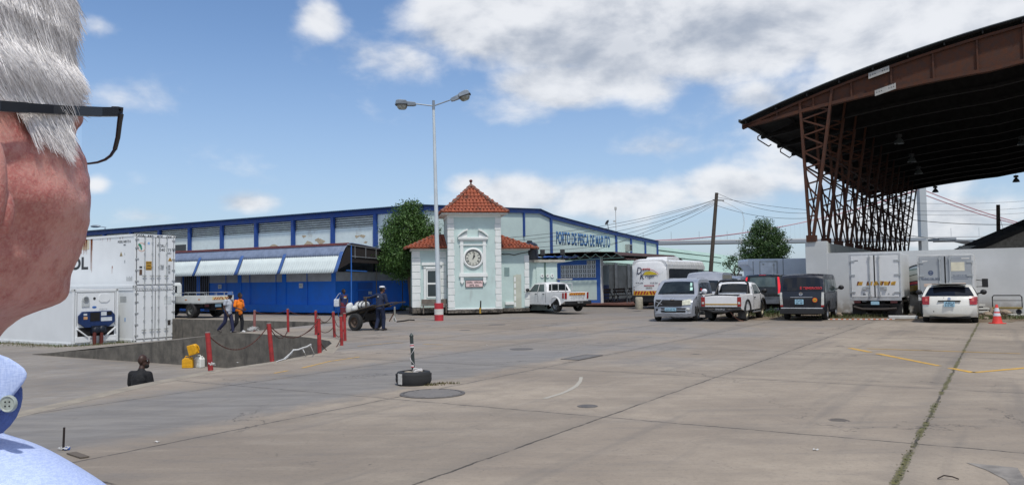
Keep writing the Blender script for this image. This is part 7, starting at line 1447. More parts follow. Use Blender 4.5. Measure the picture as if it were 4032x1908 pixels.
s1=stake(1554,1264,1206,M('stake_grey','85857c',.8,dirt=.5),'grey stake with leaning rusty bar and white cord right of the cart'); b=MB(); b.bar((-.24,0,.0),(0,0,.42),.05,.04); b.build('rusty_bar',rust,s1); b=MB(); b.tube([(.0,-.05,.25),(-.08,-.05,.1),(-.05,-.05,0)],.02); b.tube([(.0,-.05,.2),(.08,-.05,.0)],.02); b.build('cord',rope,s1)
s2=stake(1891,1236,1183,M('stake_black','2b2723',.8),'thin black and yellow stake before the clock tower',2); b=MB(); b.cyl((0,0,.05),(.0,0,.35),.05,.05,8); b.build('yellow_band',M('stake_yellow','b59234',.7),s2)
b=MB(); b.tube([gp(1563,1265,.03),gp(1590,1262,.03),gp(1612,1258,.04),gp(1632,1259,.03)],.03,6); tag(b.build('ground_strip',M('strip_dark','22201f',.9)),'dark strip of rubber lying right of the grey stake','rubber strip')  # thin dark tube laid on the ground beside the stake
# traffic cone
CN=gp(3927,1273); cn=thing('traffic_cone','red traffic cone with two white bands in front of the wall','traffic cone',CN)
cr_=M('cone_red','d23a30',.5,var=.1,dirt=.2,dcol=(.3,.1,.08)); b=MB(); b.box(-.2,.2,-.2,.2,0,.03); b.build('base',cr_,cn,bevel=.01); b=MB(); b.lathe([(.17,.03),(.155,.06),(.035,.66),(.03,.67),(0,.67)],n=24); b.build('cone',cr_,cn,auto=40)
for z0,z1 in((.27,.37),(.42,.55)): b=MB(); f=lambda z:.159-.2*(z-.04)+.004; b.lathe([(f(z0),z0),(f(z1),z1)],n=24,cap=False); b.build('white_band',M('cone_band','d5d9de',.5),cn)
# platform trolley
TR=at(3966,1200,31.6); TR.z=0; tr=thing('platform_trolley','black framed platform trolley with yellowish deck against the white wall','trolley',TR,R(-32)+0)
b=MB(); b.box(-.5,.5,-.25,.3,.36,.42); b.build('deck',M('trolley_deck','8d7a3f',.8,var=.3,dirt=.6),tr); b=MB(); b.tube([(-.5,.25,.4),(-.5,.25,.82),(-.45,.25,.88),(.45,.25,.88),(.5,.25,.82),(.5,.25,.4)],.022,8); b.tube([(-.5,.25,.68),(.5,.25,.68)],.014,6); b.build('push_frame',blk,tr,smooth=True)
for x in(-.38,.38):
    for y in(-.18,.2): b=MB(); b.lathe([(0,-.03),(.1,-.03),(.1,.03),(0,.03)],(x,y,.24),14,ax=(0,1,0)); b.box(x-.03,x+.03,y-.03,y+.03,.24,.36); b.build('castor',blk,tr)
sn=M('loose_stone','8f8170',.95,var=.3,vs=5,dirt=.5)
def stone(c,s,label,mat=sn,seed=0):
    bm=bmesh.new(); bmesh.ops.create_icosphere(bm,subdivisions=2,radius=1)
    for v in bm.verts: v.co*=(1+.22*mnoise.noise(v.co*1.5+Vector((seed*3.1,seed,0)))); v.co=Vector((v.co.x*s[0],v.co.y*s[1],v.co.z*s[2]))
    me=bpy.data.meshes.new('stone'); bm.to_mesh(me); bm.free(); me.materials.append(mat); o=bpy.data.objects.new('stone',me); COL.objects.link(o); o.location=c+Vector((0,0,s[2]*.6)); o.rotation_euler.z=seed; return tag(o,label,'stone','stones along the wall')
z7=lambda x,y,z=0: gp(3000+x/2.438,850+y/2.438,z)
for i,(x,y,s,lb) in enumerate(((740,968,(.18,.14,.12),'squarish stone left of the white box truck'),(1445,965,(.2,.16,.1),'brown stone left of the cream hatchback'),(2165,965,(.2,.18,.13),'pale stone at the foot of the stacked slabs'),(2215,945,(.16,.12,.2),'upright stone left of the traffic cone'),(2330,945,(.3,.2,.14),'long brown stone under the trolley'),(2410,935,(.3,.22,.14),'orange-brown stone under the trolley\'s right side'),(2150,990,(.12,.1,.07),'small stone before the stacked slabs'),(1480,985,(.13,.1,.08),'small dark stone beside the hatchback\'s left tyre'))): stone(z7(x,y),s,lb,seed=i+1)
sl=M('pale_slab','b4b3ab',.9,var=.12,dirt=.4); c=z7(2085,962)
for i,(w_,dx,lb) in enumerate(((.3,.0,'lowest brownish slab of the stack right of the hatchback'),(.34,.05,'second slab of the stack from the bottom'),(.36,.06,'third slab of the stack, jutting to the right'),(.27,-.02,'topmost pale slab of the stack'))):
    b=MB(); b.box(-w_,w_,-.2,.2,0,.09); o=b.build('concrete_slab',sl if i else sn,bevel=.012,loc=c+Vector((dx,.15,i*.135))); tag(o,lb,'slab','stacked slabs by the wall'); 
    if i: b=MB(); b.box(-w_+.04,w_-.08,-.18,.18,-.045,0); b.build('spacer',tar,o)
b=MB(); b.box(-.52,.52,-.12,.12,0,.13); tag(b.build('foam_block',M('foam_white','c9cac6',.8,dirt=.3),bevel=.02,loc=z7(1352,985)),'long white foam block on the ground between truck and hatchback','foam block').rotation_euler=(0,0,-.3)
b=MB(); b.box(-.3,.45,-.1,.1,0,.1); tag(b.build('kerb_piece',sl,bevel=.02,loc=z7(2440,960)),'pale broken kerb piece right of the trolley stones','kerb piece')
f=Flesh(); f.ell((0,0,.05),(.13,.1,.07)); f.ell((.1,0,.04),(.08,.07,.05)); o=f.build('blue_bag',M('bag_blue','2a4f80',.6),None,.02,1); o.location=z7(2140,945); tag(o,'crumpled blue plastic bag beside the stacked slabs','bag')
# round mirror on the wall, reflected scene painted in as colour bands
x=3620; 
def wallpt(px,py):
    k=ray(px,py); n=va; t_=(WO-Vector((0,0,CH))).dot(n)/k.dot(n); return Vector((0,0,CH))+k*t_
rp=wallpt(3620,1103); pn=thing('round_mirror','large round convex mirror on the wall between the two box trucks','mirror',rp-va*.12,GA)
Rr=.70
def mp(u,v): r_=Rr*v; a=2*PI*u; return (-.10*(1-v*v),r_*cos(a),r_*sin(a))
mm=bpy.data.materials.new('painted_reflection'); mm.use_nodes=True; t_=NT(mm.node_tree); bb_=t_.n['Principled BSDF']; oc=t_.node('ShaderNodeTexCoord').outputs['Object']; sx=t_.node('ShaderNodeSeparateXYZ',{0:oc})
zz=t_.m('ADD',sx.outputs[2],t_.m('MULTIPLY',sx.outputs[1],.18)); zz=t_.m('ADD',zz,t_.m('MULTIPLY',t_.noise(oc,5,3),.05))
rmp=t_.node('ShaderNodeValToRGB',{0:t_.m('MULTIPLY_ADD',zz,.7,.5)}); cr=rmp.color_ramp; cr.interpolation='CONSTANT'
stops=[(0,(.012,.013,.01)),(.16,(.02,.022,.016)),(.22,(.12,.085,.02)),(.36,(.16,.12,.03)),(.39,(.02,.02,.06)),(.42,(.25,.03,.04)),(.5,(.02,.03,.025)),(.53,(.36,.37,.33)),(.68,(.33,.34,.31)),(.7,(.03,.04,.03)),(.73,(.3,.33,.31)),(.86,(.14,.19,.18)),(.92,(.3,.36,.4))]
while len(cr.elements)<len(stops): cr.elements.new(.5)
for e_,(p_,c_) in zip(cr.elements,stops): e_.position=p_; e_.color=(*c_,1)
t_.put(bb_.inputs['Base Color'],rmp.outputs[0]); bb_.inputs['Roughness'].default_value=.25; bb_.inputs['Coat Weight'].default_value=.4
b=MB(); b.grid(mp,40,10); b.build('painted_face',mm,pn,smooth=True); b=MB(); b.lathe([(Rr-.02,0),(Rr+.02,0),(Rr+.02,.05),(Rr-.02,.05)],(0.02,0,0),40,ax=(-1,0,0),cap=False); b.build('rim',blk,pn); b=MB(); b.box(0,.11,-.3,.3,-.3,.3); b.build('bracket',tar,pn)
# dirt verge and grass
dirt=bpy.data.materials.new('dirt'); dirt.use_nodes=True; t_=NT(dirt.node_tree); bb_=t_.n['Principled BSDF']; P=t_.node('ShaderNodeNewGeometry').outputs['Position']; n1_=t_.noise(P,1.5,6,.7); n2_=t_.noise(P,14,5,.7)
cc=t_.mix(t_.mr(n1_,.4,.6),(.13,.09,.06),(.26,.2,.14)); cc=t_.mix(t_.mr(n2_,.45,.7,0,.7),cc,(.07,.05,.035)); cc=t_.mix(t_.mr(t_.noise(P,.9,4),.5,.62,0,.6),cc,(.09,.085,.03)); t_.put(bb_.inputs['Base Color'],cc); bb_.inputs['Roughness'].default_value=.95; bn=t_.node('ShaderNodeBump',{'Height':n2_,'Strength':.9,'Distance':.04}); t_.put(bb_.inputs['Normal'],bn.outputs[0])
b=MB(); pts=[]
ed=[(2430,1256),(2800,1258),(3040,1257),(3287,1256),(3460,1258),(3640,1266),(3830,1269),(4032,1265),(4300,1275)]
rnd=random.Random(4)
for (x0,y0),(x1,y1) in zip(ed[1:],ed[2:]):
    for k in range(8): f=k/8; pts.append(gp(x0+(x1-x0)*f,y0+(y1-y0)*f+rnd.uniform(-2.5,2.5),.004))
bk=[WO-vb*26+Vector((0,0,.004)),WO-vb*1+Vector((0,0,.004)),Vector((13.3,41,.004)),Vector((9.5,36.5,.004))]
b.add(pts+bk,[tuple(range(len(pts)+4))]); o=b.build('dirt_verge',dirt); bm=bmesh.new(); bm.from_mesh(o.data); bmesh.ops.triangulate(bm,faces=bm.faces,ngon_method='EAR_CLIP'); bm.to_mesh(o.data); bm.free(); tag(o,kind='structure')
gm2=leaf_mat('grass_green',(.04,.07,.015),(.1,.12,.03),(.13,.1,.045))
def grass(name,spots,n,h,seed,label):
    rnd=random.Random(seed); b=MB(); V=[];Fc=[]
    for (c,rx,ry) in spots:
        for k in range(n):
            p=c+Vector((rnd.gauss(0,rx),rnd.gauss(0,ry),0)); a=rnd.uniform(0,6.3); hh=h*rnd.uniform(.4,1.2); w_=.012; d=Vector((cos(a),sin(a),0)); l=Vector((rnd.gauss(0,.4),rnd.gauss(0,.4),1))*hh
            o=len(V); V+=[tuple(p-d*w_),tuple(p+d*w_),tuple(p+l)]; Fc.append((o,o+1,o+2))
    b.v=V;b.f=Fc;b.mi=[0]*len(Fc); o=b.build(name,gm2,recalc=False); tag(o,label,'grass',kind='stuff')
grass('grass',[(z7(x,y),.7,.25) for x,y in((30,955),(90,965),(110,940),(760,975),(900,960),(1000,975),(1450,930),(1560,950),(2100,985),(2230,985),(2330,975),(2480,940),(2500,985),(700,950),(1900,965))],230,.16,2,'sparse grass and weeds on the dirt strip below the white wall')
grass('grass',[(PQ(22.7+.5*i,40.15-.1,YZ),.3,.15) for i in range(6)]+[(PQ(22.4,40.5+i*.9,YZ),.25,.5) for i in range(8)],120,.14,3,'low grass along the foot of the white containers')
grass('grass',[(TC+Vector((.28,-.16,0)),.1,.03),(TC+Vector((.5,.0,0)),.12,.02)],70,.045,4,'thin grass tufts in the joint beside the tyre bollard')
grass('grass',[(PQ(3.2+.22*i,.83,0),.025,.025) for i in range(42)],6,.012,5,'moss and short grass growing in the wide paving joint')
wd_=thing('weed_clump','leafy green weed right of the trolley under the wall','weeds',z7(2475,925)); crown([(0,0,.18,.22),(.2,0,.12,.14)],240,.08,lf,wd_,6,.1)
wd_=thing('weed_clump','green weeds between the black four wheel drive and the navy minibus','weeds',z7(100,945)); crown([(0,0,.15,.3),(.4,0,.12,.2),(-.4,0,.1,.2)],500,.08,lf2,wd_,7,.1)
b=MB(); 
for i in range(26): p=z7(600+i*26,992,.01); b.m=i%2; b.add([p,z7(626+i*26,992,.01),z7(626+i*26,986,.01),z7(600+i*26,986,.01)],[(0,1,2,3)])
tag(b.build('barrier_tape',[M('tape_orange','c4673d',.7),tp]),'orange and white barrier tape lying along the edge of the paving','tape')
lt=M('litter_dark','3a312a',.9); rnd=random.Random(12)
for i,(x,y,s,lb) in enumerate(((2383,1202,.08,'curled black rubber scrap in the lower right corner'),)):
    b=MB(); p=D(x,y,.01); b.tube([Vector((-s,0,0)),Vector((-s*.2,.02,.02)),Vector((s*.5,-.01,.015)),Vector((s,-.03,0))],.006,5); tag(b.build('litter',lt,loc=p),lb,'litter')
for i,(x,y,lb) in enumerate(((395,1112,'white scrap of paper left of the kerb joint'),(598,912,'small white wrapper beside the yellow kerb line'),(2052,1112+20,'small pale flake on the paving at the right'),(1225,868,'short white paint dab beyond the bollard'))):
    b=MB(); b.grid(lambda u,v:((u-.5)*.05,(v-.5)*.03,.012+.006*sin(u*7)),5,3); tag(b.build('paper_scrap',wpt,loc=D(x,y),solid=.003),lb,'litter')
# ================================================================= MAN IN THE FOREGROUND
PH=R(72); Fd=Vector((cos(PH),sin(PH),0)); Sd=Vector((sin(PH),-cos(PH),0))
fm=thing('person','grey haired man with glasses and light blue shirt seen close from behind at the left','person',(-.42,.6,0))
O_=Vector((-.42,.6,0))
def itp(tab,y):
    if y<=tab[0][0]: return tab[0][1]
    for a,c in zip(tab,tab[1:]):
        if y<=c[0]: f=(y-a[0])/(c[0]-a[0]); return a[1]+(c[1]-a[1])*f
    return tab[-1][1]
def sm(tab,y): # smoothed table
    return sum(itp(tab,y+d)*w for d,w in((-36,.1),(-22,.2),(-10,.2),(10,.2),(22,.2),(36,.1)))
SIL=[(-228,60),(-215,110),(-190,160),(-150,180),(-100,205),(-50,225),(0,240),(100,252),(200,250),(290,265),(340,300),(400,322),(460,326),(490,320),(515,298),(545,294),(580,318),(620,337),(680,350),(750,357),(820,358),(880,352),(940,338),(1000,318),(1050,294),(1085,279),(1115,275),(1150,275),(1175,262),(1200,225),(1220,160),(1250,85),(1290,30),(1340,-10),(1400,-45),(1500,-60)]
SILD=SIL
SIL=[(-290,-260),(-280,-140),(-258,-30),(-225,60),(-180,125),(-120,178),(-50,218),(0,238),(100,252),(200,258),(300,272),(400,292),(500,310),(600,332),(680,348),(750,356),(820,358),(880,352),(940,338),(1000,316),(1050,296),(1100,283),(1150,272),(1175,258),(1200,225),(1220,170),(1250,95),(1290,35),(1340,-10),(1400,-45),(1500,-70),(1800,-95)]
FA=[(-290,.004),(-280,.024),(-258,.042),(-225,.057),(-180,.071),(-120,.083),(-50,.092),(50,.099),(300,.102),(500,.098),(700,.096),(900,.092),(1050,.088),(1150,.08),(1200,.07),(1260,.064),(1340,.062),(1500,.064)]
FB=[(-290,.004),(-280,.022),(-258,.036),(-225,.047),(-180,.057),(-120,.066),(-50,.073),(100,.077),(500,.077),(800,.075),(950,.07),(1050,.066),(1150,.06),(1260,.058),(1500,.062)]
YS=.56
FIT={}; AVG={}
def fit(y):
    y0=math.floor(y/14)*14
    def one(y):
        if y not in FIT:
            FIT[y]=Vector((0,0,0))
            for _ in range(3):
                ps=[ringpt(R(d),y,0,False) for d in range(0,140,2)]; E=max(ps,key=lambda p:proj(p)[0]); S=at(sm(SIL,y),y,YS); FIT[y]=FIT[y]+Vector((S.x-E.x,S.y-E.y,0))
        return FIT[y]
    def av(y):
        if y not in AVG: AVG[y]=sum((one(y+14*k) for k in(-3,-2,-1,0,1,2,3)),Vector((0,0,0)))/7 if y>-60 else one(y)
        return AVG[y]
    return av(y0).lerp(av(y0+14),(y-y0)/14)
def ringpt(th,y,off=0.0,nz=True):
    """head surface: th measured from the facing direction towards the right side, y = height row"""
    a=sm(FA,y); b_=sm(FB,y); xs=sm(SIL,y); S=at(xs,y,YS); e=Vector((.87,.49,0)); sup=math.sqrt((a*e.dot(Fd))**2+(b_*e.dot(Sd))**2)
    C=Vector((S.x,S.y,0))-e*sup+(FIT.get(y,Vector()) if not nz else fit(y))
    c_,s_=cos(th),sin(th); ex=.88; ca=math.copysign(abs(c_)**ex,c_); sa=math.copysign(abs(s_)**ex,s_)
    aa=a+off; bb=b_+off
    nose=0
    if nz and abs(th)<.45 and 420<y<960: nose=.016*max(0,cos(th*PI/1.0))**2*max(0,min(1,(y-420)/380 if y<800 else (960-y)/160))
    p=C+Fd*(aa*ca+nose)+Sd*(bb*sa); n_=.0009*mnoise.noise(Vector((th*6,y*.02,1)))+.0016*mnoise.noise(Vector((th*2.5,y*.006,4))); p+=(p-C).normalized()*n_ if (p-C).length>1e-5 else Vector((0,0,0))
    if nz and y>20: p+=Vector((.87,.49,0))*((itp(SILD,y)*.5+itp(SILD,y-9)*.25+itp(SILD,y+9)*.25-sm(SIL,y))*YS/F*math.exp(-(((th+PI)%(2*PI)-PI-.74)/.36)**2))
    return Vector((p.x,p.y,S.z))
SURF=[]
def surf(px,py,lift=.0):
    """point of the near side of the head seen at that pixel, lifted towards the viewer"""
    if not SURF:
        for yy in range(-180,1500,14):
            for d in range(10,200,3):
                v=ringpt(R(d),yy); a=proj(v); SURF.append((a[0],a[1],v.y))
    near=sorted(((a[0]-px)**2+(a[1]-py)**2,a[2]) for a in SURF)[:6]; Y=min(n[1] for n in near[:4]); return at(px,py,Y-lift)
rows=list(range(-290,-180,6))+list(range(-180,1800,14)); NC=112
b=MB(); vs=[ringpt(2*PI*j/NC,y)-O_ for y in rows for j in range(NC)]; k=len(rows)
b.add(vs,[(i*NC+j,i*NC+(j+1)%NC,(i+1)*NC+(j+1)%NC,(i+1)*NC+j) for i in range(k-1) for j in range(NC)]+[tuple(range(NC))])
def skinmat():
    m=bpy.data.materials.new('skin_ruddy'); m.use_nodes=True; t=NT(m.node_tree); b_=t.n['Principled BSDF']; o=t.node('ShaderNodeTexCoord').outputs['Object']
    n=t.noise(o,30,6,.6); n2=t.noise(o,120,6,.7); n3=t.noise(o,420,3,.6)
    c=t.mix(t.mr(n,.4,.62),(.58,.27,.22),(.43,.145,.12)); c=t.mix(t.mr(n2,.52,.72,0,.4),c,(.34,.075,.065)); c=t.mix(t.mr(n3,.35,.6,.4,0),c,(.6,.34,.27))
    t.put(b_.inputs['Base Color'],c); t.put(b_.inputs['Roughness'],t.mr(n2,.3,.7,.42,.6)); b_.inputs['Subsurface Weight'].default_value=.3; b_.inputs['Subsurface Radius'].default_value=(.012,.004,.003); b_.inputs['Subsurface Scale'].default_value=.5
    bn=t.node('ShaderNodeBump',{'Height':t.m('ADD',n3,t.m('MULTIPLY',n2,1.5)),'Strength':.5,'Distance':.0011}); t.put(b_.inputs['Normal'],bn.outputs[0]); MATS['skin_ruddy']=m; return m
skm=skinmat()
# ear (fused into the same surface object)
ec=surf(-40,760,.004)-O_
b.sph(surf(2,835,.007)-O_,(.0074,.007,.015),14,10); b.sph(surf(-28,730,.006)-O_,(.007,.008,.028),14,10)
head=b.build('body',skm,fm,smooth=True)
# hair
HP=[(-900,-900),(185,-900),(190,-10),(205,60),(200,105),(180,140),(176,200),(164,262),(158,300),(153,360),(146,400),(132,392),(118,372),(100,382),(84,352),(64,392),(40,330),(10,312),(0,300),(-900,300)]
HP=[(x/.6389,y/.6389) for x,y in HP]
def inside(x,y,P=HP):
    r=False; j=len(P)-1
    for i in range(len(P)):
        if (P[i][1]>y)!=(P[j][1]>y) and x<(P[j][0]-P[i][0])*(y-P[i][1])/(P[j][1]-P[i][1])+P[i][0]: r=not r
        j=i
    return r
def ishair(th,y):
    th=(th+PI)%(2*PI)-PI; th=abs(th); 
    if th>2.0: return y<960
    if y<-110: return True
    if y<-20 and th>.0: return True
    x,_=proj(ringpt(th,y)); return th>.75 and inside(x,y) or (y<120 and th>.45 and inside(x,y))
hm=bpy.data.materials.new('hair_grey'); hm.use_nodes=True; t=NT(hm.node_tree); b_=t.n['Principled BSDF']; gi=t.node('ShaderNodeNewGeometry').outputs['Random Per Island']
rp_=t.node('ShaderNodeValToRGB',{0:gi}); rp_.color_ramp.elements[0].color=(.45,.43,.42,1); rp_.color_ramp.elements[1].color=(.95,.92,.9,1); rp_.color_ramp.elements.new(.45).color=(.86,.84,.83,1)
t.put(b_.inputs['Base Color'],rp_.outputs[0]); b_.inputs['Roughness'].default_value=.45
scalp=M('hair_underlayer',(.6,.58,.565),.8,var=.4,vs=60,bump=.8,bs=300)
b=MB(); vs=[];ids={}
for i,y in enumerate(rows):
    if y>1130: break
    for j in range(NC):
        th=2*PI*j/NC
        vs.append(ringpt(th,y,.0035)-O_)
fs=[]
for i in range(min(len(rows),len(vs)//NC)-1):
    for j in range(NC):
        th=2*PI*(j+.5)/NC
        if ishair(th,rows[i]+10) and ishair(th,rows[i]-14): fs.append((i*NC+j,i*NC+(j+1)%NC,(i+1)*NC+(j+1)%NC,(i+1)*NC+j))
b.add(vs,fs); hb_=b.build('hair',scalp,fm,smooth=True)
rnd=random.Random(21); V=[];Fc=[]
def lock(th,y,n,L,dth,lift,wd,spread):
    for s_ in range(n):
        t0=th+rnd.gauss(0,spread); y0=y+rnd.gauss(0,12); LL=L*rnd.uniform(.75,1.15); dt=dth+rnd.gauss(0,.03); lf_=lift*rnd.uniform(.5,1.3); seg=6; P=[]
        ok=True; wob=rnd.uniform(-.02,.02)
        for k in range(seg+1):
            f=k/seg; yy=y0+LL*f; tt=t0+dt*f+wob*sin(f*5)
            P.append((tt,yy,.0035+lf_*f**1.3))
        # stop where the hairline is reached on the visible side
        lim=seg
        for k in range(1,seg+1):
            if not ishair(P[k][0],P[k][1]-30): lim=k; break
        if lim<2: continue
        pts=[ringpt(*P[k])-O_ for k in range(lim+1)]; w0=wd*rnd.uniform(.6,1.3)
        for k in range(len(pts)-1):
            d=(pts[k+1]-pts[k]); nn=(pts[k]+O_-Vector((0,0,CH))).normalized(); sd_=d.cross(nn)
            if sd_.length<1e-9: continue
            sd_.normalize(); f0=1-.85*(k/(len(pts)-1))**2; f1=1-.85*((k+1)/(len(pts)-1))**2
            if k==0: o=len(V); V.append(tuple(pts[0]-sd_*w0*f0)); V.append(tuple(pts[0]+sd_*w0*f0))
            V.append(tuple(pts[k+1]-sd_*w0*f1)); V.append(tuple(pts[k+1]+sd_*w0*f1)); m=len(V); Fc.append((m-4,m-3,m-1,m-2))
cnt=0
while cnt<2600:
    y=rnd.uniform(-275,600); th=rnd.uniform(.25,2.9) if rnd.random()<.88 else rnd.uniform(-2.9,-.3)
    if not ishair(th,y): continue
    cnt+=1; lock(th,y,9,rnd.uniform(130,300),rnd.uniform(-.22,-.02),rnd.uniform(.001,.006),.00032,.035)
for _ in range(60): lock(rnd.uniform(.5,1.1),rnd.uniform(-140,60),6,rnd.uniform(120,210),rnd.uniform(-.3,-.05),rnd.uniform(.004,.01),.00035,.03)
hs=MB(); hs.v=V; hs.f=Fc; hs.mi=[0]*len(Fc); hs.build('strands',hm,hb_,recalc=False)
# brow hairs
V=[];Fc=[]
bw_=MB()
for k in range(40):
    y=rnd.uniform(395,455); th=rnd.uniform(.55,.95); a=ringpt(th,y)-O_; c=ringpt(th-.1,y+rnd.uniform(-20,12),.006)-O_; bw_.cyl(a,c,.0004,.0001,3,False)
bw_.build('eyebrow',hm,hb_)
# glasses
gk=M('glasses_black',(.012,.012,.014),.3,coat=.5); gld=M('glasses_gold',(.45,.33,.12),.3,1.0)
gls=MB(); gls.add([(0,0,0)],[]) ; 
hx=at(470,441,.56)
arm=[surf(-260,408,.008),surf(0,419,.010),surf(110,426,.010),surf(210,432,.010),surf(290,437,.008),at(400,441,.545),at(470,441,.56)]
g=MB()
for i in range(len(arm)-1):
    h0=.0032+.0003*(i<2)+(.0004*(i>3)); g.bar(arm[i]-O_,arm[i+1]-O_,.0022,h0*.95) if 0 else None
    a=arm[i]-O_; c=arm[i+1]-O_; hw=.0020; H0=Vector((0,0,h0*.9)); sdv=Vector((.0012,-.0012,0))
    g.add([a-H0-sdv,c-H0-sdv,c+H0-sdv,a+H0-sdv,a-H0+sdv,c-H0+sdv,c+H0+sdv,a+H0+sdv],[(0,1,2,3),(7,6,5,4),(0,4,5,1),(3,2,6,7),(0,3,7,4),(1,5,6,2)])
go=g.build('glasses',gk,fm)
lens_d=(-Sd*.93+Fd*.25).normalized()
def gpx(px,py,k): # point on the lens plane seen at that pixel
    n_=lens_d.cross(Vector((0,0,1))); d=ray(px,py); t_=(hx-Vector((0,0,CH))).dot(n_)/d.dot(n_); return Vector((0,0,CH))+d*t_-O_
rim=[gpx(474,432,0),gpx(476,450,0),gpx(471,480,0),gpx(464,540,0),gpx(452,588,0),gpx(436,612,0),gpx(415,628,0),gpx(385,639,0),gpx(350,644,0),gpx(322,644,0)]
g=MB(); g.tube(rim[:5],.0021,8,.0016); g.build('rim',gk,go,smooth=True); g=MB(); g.tube(rim[4:],.0012,8,.0007); g.build('lower_rim',gk,go,smooth=True)
g=MB(); c=gpx(455,437,0); g.bar(gpx(448,437,0),gpx(474,438,0),.004,.006); g.build('hinge',gk,go); g=MB(); c=gpx(462,436,0); g.box(c.x-.0018,c.x+.0018,c.y-.004,c.y-.0005,c.z-.0008,c.z+.0008); g.build('hinge_pin',gld,go)
lm=bpy.data.materials.new('lens'); lm.use_nodes=True; t=NT(lm.node_tree); t.n.clear(); out=t.node('ShaderNodeOutputMaterial'); tr_=t.node('ShaderNodeBsdfTransparent',{0:(.93,.96,.98)}); gs=t.node('ShaderNodeBsdfGlossy',{'Roughness':.02}); mx=t.node('ShaderNodeMixShader',{0:.05,1:tr_.outputs[0],2:gs.outputs[0]}); t.l.new(mx.outputs[0],out.inputs[0])
top_=[gpx(474,442,0),gpx(400,446,0),gpx(322,448,0)]
g=MB(); g.add(top_[::-1]+rim[1:],[tuple(range(len(rim)-1+3))]); g.build('lens',lm,go)
# far lens and bridge, for other viewpoints
g=MB(); br0=rim[-1]; cc=br0+lens_d*.045; g.tube([cc+lens_d*.026*cos(a)+Vector((0,0,.02*sin(a)+.005)) for a in[k*PI/8 for k in range(17)]],.0012,6); g.tube([top_[0],top_[2],top_[2]+lens_d*.06],.0015,6); g.build('far_rim',gk,go,smooth=True)
# shirt
shm=bpy.data.materials.new('shirt_blue'); shm.use_nodes=True; t=NT(shm.node_tree); b_=t.n['Principled BSDF']; o=t.node('ShaderNodeTexCoord').outputs['Object']; wv=t.noise(t.vm('MULTIPLY',o,(1,1,.15)),1400,2,.5); wv2=t.noise(t.vm('MULTIPLY',o,(.2,.2,1)),1500,2,.5)
c=t.mix(t.mr(t.m('MULTIPLY',t.m('ADD',wv,wv2),.5),.4,.6),(.40,.50,.78),(.52,.62,.88)); t.put(b_.inputs['Base Color'],c); b_.inputs['Roughness'].default_value=.85
bn=t.node('ShaderNodeBump',{'Height':t.noise(o,18,4,.5),'Strength':.25,'Distance':.01}); t.put(b_.inputs['Normal'],bn.outputs[0])
SS=[(1640,-330),(1670,-180),(1695,-60),(1712,0),(1735,90),(1760,160),(1800,235),(1843,313),(1882,376),(1908,415),(1960,480),(2050,545),(2200,600),(2500,640),(3200,600),(4200,560)]
SA=[(1640,.07),(1700,.085),(1800,.105),(1908,.115),(2200,.13),(3200,.14)]; SB=[(1640,.08),(1700,.12),(1800,.165),(1908,.2),(2200,.22),(3200,.21)]
RG=[(-1560,2900),(-1580,2300),(-1480,2000),(-1250,1850),(-900,1745),(-600,1690),(-330,1665),(-150,1680),(-40,1697),(0,1705),(90,1733),(160,1758),(235,1797),(313,1843),(376,1882),(415,1908),(480,1958),(545,2045),(600,2200),(640,2500),(645,3000)]
def ridge(x,y): 
    Yd=.5 if x>-100 else .5+.16*(-100-x)/1460
    return at(x,y,Yd)
RP=[ridge(x,y) for x,y in RG]; LD=Vector((-.49,.87,0)); NS=26
def sh_sec(i,j):
    p=RP[i]; f=(j/(NS-1))*2-1; e_=min(i,len(RP)-1-i); a=(.03,.06,.085,.1,.105)[min(4,e_)]; t_=abs(f); sg=1 if f>0 else -1
    if t_<.7: ph=t_/.7*PI/2; off=a*sin(ph); dz=.11*(1-cos(ph))
    else: off=a+.02*(t_-.7); dz=.11+(t_-.7)/.3*(p.z-.11-.97)
    wr=.0035*mnoise.noise(Vector((i*.7,f*5,3)))*min(1,t_*5)
    return p+LD*sg*(off+wr)-Vector((0,0,dz))-O_
b=MB(); nR=len(RP); b.add([sh_sec(i,j) for i in range(nR) for j in range(NS)],[(i*NS+j,i*NS+j+1,(i+1)*NS+j+1,(i+1)*NS+j) for i in range(nR-1) for j in range(NS-1)]+[tuple(range(NS)),tuple((nR-1)*NS+j for j in range(NS))])
shirt=b.build('shirt',shm,fm,smooth=True); md=shirt.modifiers.new('sub','SUBSURF'); md.levels=1; md.render_levels=1
def patch(poly,Y,bend,mat,name,parent,th=.003,pad=0):
    pts=[(x/.6389,y/.6389) for x,y in poly]; cxp=sum(p[0] for p in pts)/len(pts); cyp=sum(p[1] for p in pts)/len(pts)
    b=MB(); rings=6; vs=[]
    for k in range(rings,-1,-1):
        f=k/rings
        for (x,y) in pts: X=cxp+(x-cxp)*f; Z=cyp+(y-cyp)*f; vs.append(at(X,Z,Y+bend*((X-cxp)/120)-.0012*(1-f*f))-O_)
    n=len(pts); fs=[(r*n+i,r*n+(i+1)%n,(r+1)*n+(i+1)%n,(r+1)*n+i) for r in range(rings) for i in range(n)]
    b.add(vs,fs); return b.build(name,mat,parent,smooth=True,solid=th)
patch([(-60,868),(-30,878),(0,892),(22,900),(45,914),(60,926),(67,937),(66,948),(58,962),(45,978),(25,1003),(0,1030),(-60,1085),(-90,980)],.468,.006,shm,'collar',shirt)
dsh=M('shirt_inside',(.10,.15,.38),.9,var=.25,vs=60,bump=.4,bs=500); st_=patch([(-60,1020),(0,1000),(30,985),(50,966),(56,978),(57,1000),(52,1022),(42,1046),(26,1068),(8,1086),(-20,1094),(-60,1096)],.476,.004,dsh,'collar_stand',shirt)
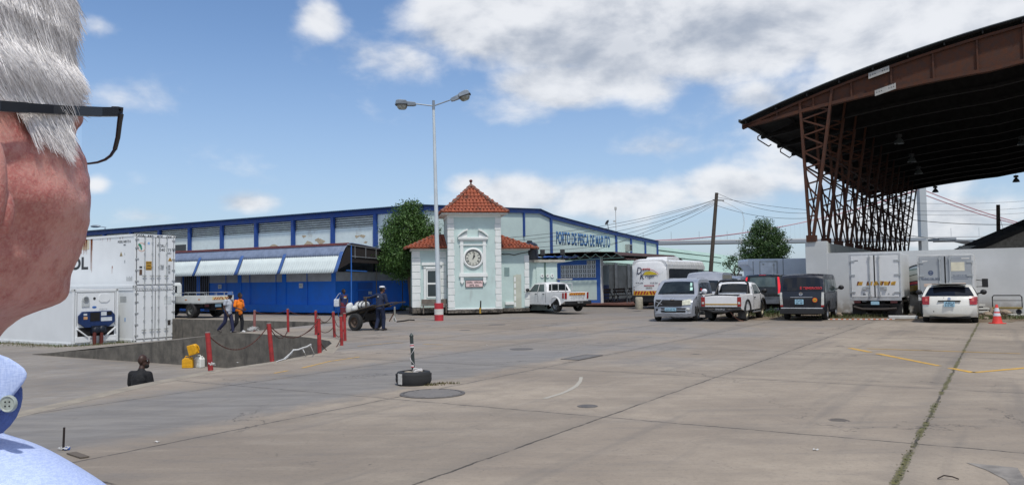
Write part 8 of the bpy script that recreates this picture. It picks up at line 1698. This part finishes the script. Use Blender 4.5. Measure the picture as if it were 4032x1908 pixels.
bc=at(23/.6389,1014/.6389,.4665)-O_; b=MB(); b.lathe([(0,.0018),(.0036,.0016),(.0044,.0022),(.005,.0012),(.005,0)],bc,24,ax=(0,-1,0)); bt=b.build('button',M('button_grey',(.36,.4,.36),.35,var=.2,vs=200),st_,auto=40)
b=MB()
for dx in(-.0012,.0012):
    for dz in(-.0012,.0012): b.cyl(bc+Vector((dx,-.0019,dz)),bc+Vector((dx,-.0017,dz)),.0005,n=6)
b.build('button_holes',tar,bt)
# trousers, so that the figure stands on the ground
f=Flesh(); tz=lambda x,y,z:Vector((x,y,z))
c0_=(RP[1]+RP[-2])/2-O_; c0_.z=.95; zb=.95
for sd in(-1,1):
    h=c0_+Sd*sd*.1; f.cap(c0_,h-Vector((0,0,.1)),.14,.11); kx=Vector((h.x,h.y,zb*.5)); f.cap(h-Vector((0,0,.1)),kx,.11,.08); f.cap(kx,Vector((h.x,h.y,.1)),.08,.06)
f.build('trousers',cloth('grey_trousers','4a4a48'),fm,.02,3)
for sd in(-1,1): h=c0_+Sd*sd*.1; f=Flesh(); f.cap(Vector((h.x,h.y,.06)),Vector((h.x,h.y,.05))+Fd*.18,.055,.04); f.build('shoe',MATS['boot_brown'],fm,.015,2)
f=Flesh()
for sd in(-1,1):
    s_=(RP[-3] if sd>0 else RP[2])-O_-Vector((0,0,.06))-Sd*sd*.03; e_=s_-Vector((0,0,.3))+Fd*.02; w2=e_-Vector((0,0,.24))+Fd*.1; f.cap(s_,e_,.055,.05); f.cap(e_,w2,.048,.035)
f.build('sleeves',shm,shirt,.012,3)
f=Flesh()
for sd in(-1,1):
    s_=(RP[-3] if sd>0 else RP[2])-O_-Vector((0,0,.06))-Sd*sd*.03; e_=s_-Vector((0,0,.3))+Fd*.02; w2=e_-Vector((0,0,.24))+Fd*.1; d=(w2-e_).normalized(); f.cap(w2-d*.03,w2+d*.07,.026,.036)
    for i in range(4): a=w2+d*.08+Fd*(i-1.5)*.019; f.cap(a,a+d*.045,.0105,.01); f.cap(a+d*.045,a+d*.075-Sd*sd*.02,.01,.008)
    f.cap(w2+d*.03+Fd*.03,w2+d*.08+Fd*.05,.012,.01)
f.build('hands',skm,head,.009,2)

b=MB(); rn=list(range(1480,1770,14)); b.add([ringpt(2*PI*j/60,y,.007+.010*((y-1480)/290)**2,False)+fit(y)-FIT.get(y,Vector())-O_ for y in rn for j in range(60)],[(i*60+j,i*60+(j+1)%60,(i+1)*60+(j+1)%60,(i+1)*60+j) for i in range(len(rn)-1) for j in range(60)])
b.build('neckband',shm,shirt,smooth=True,solid=.003)
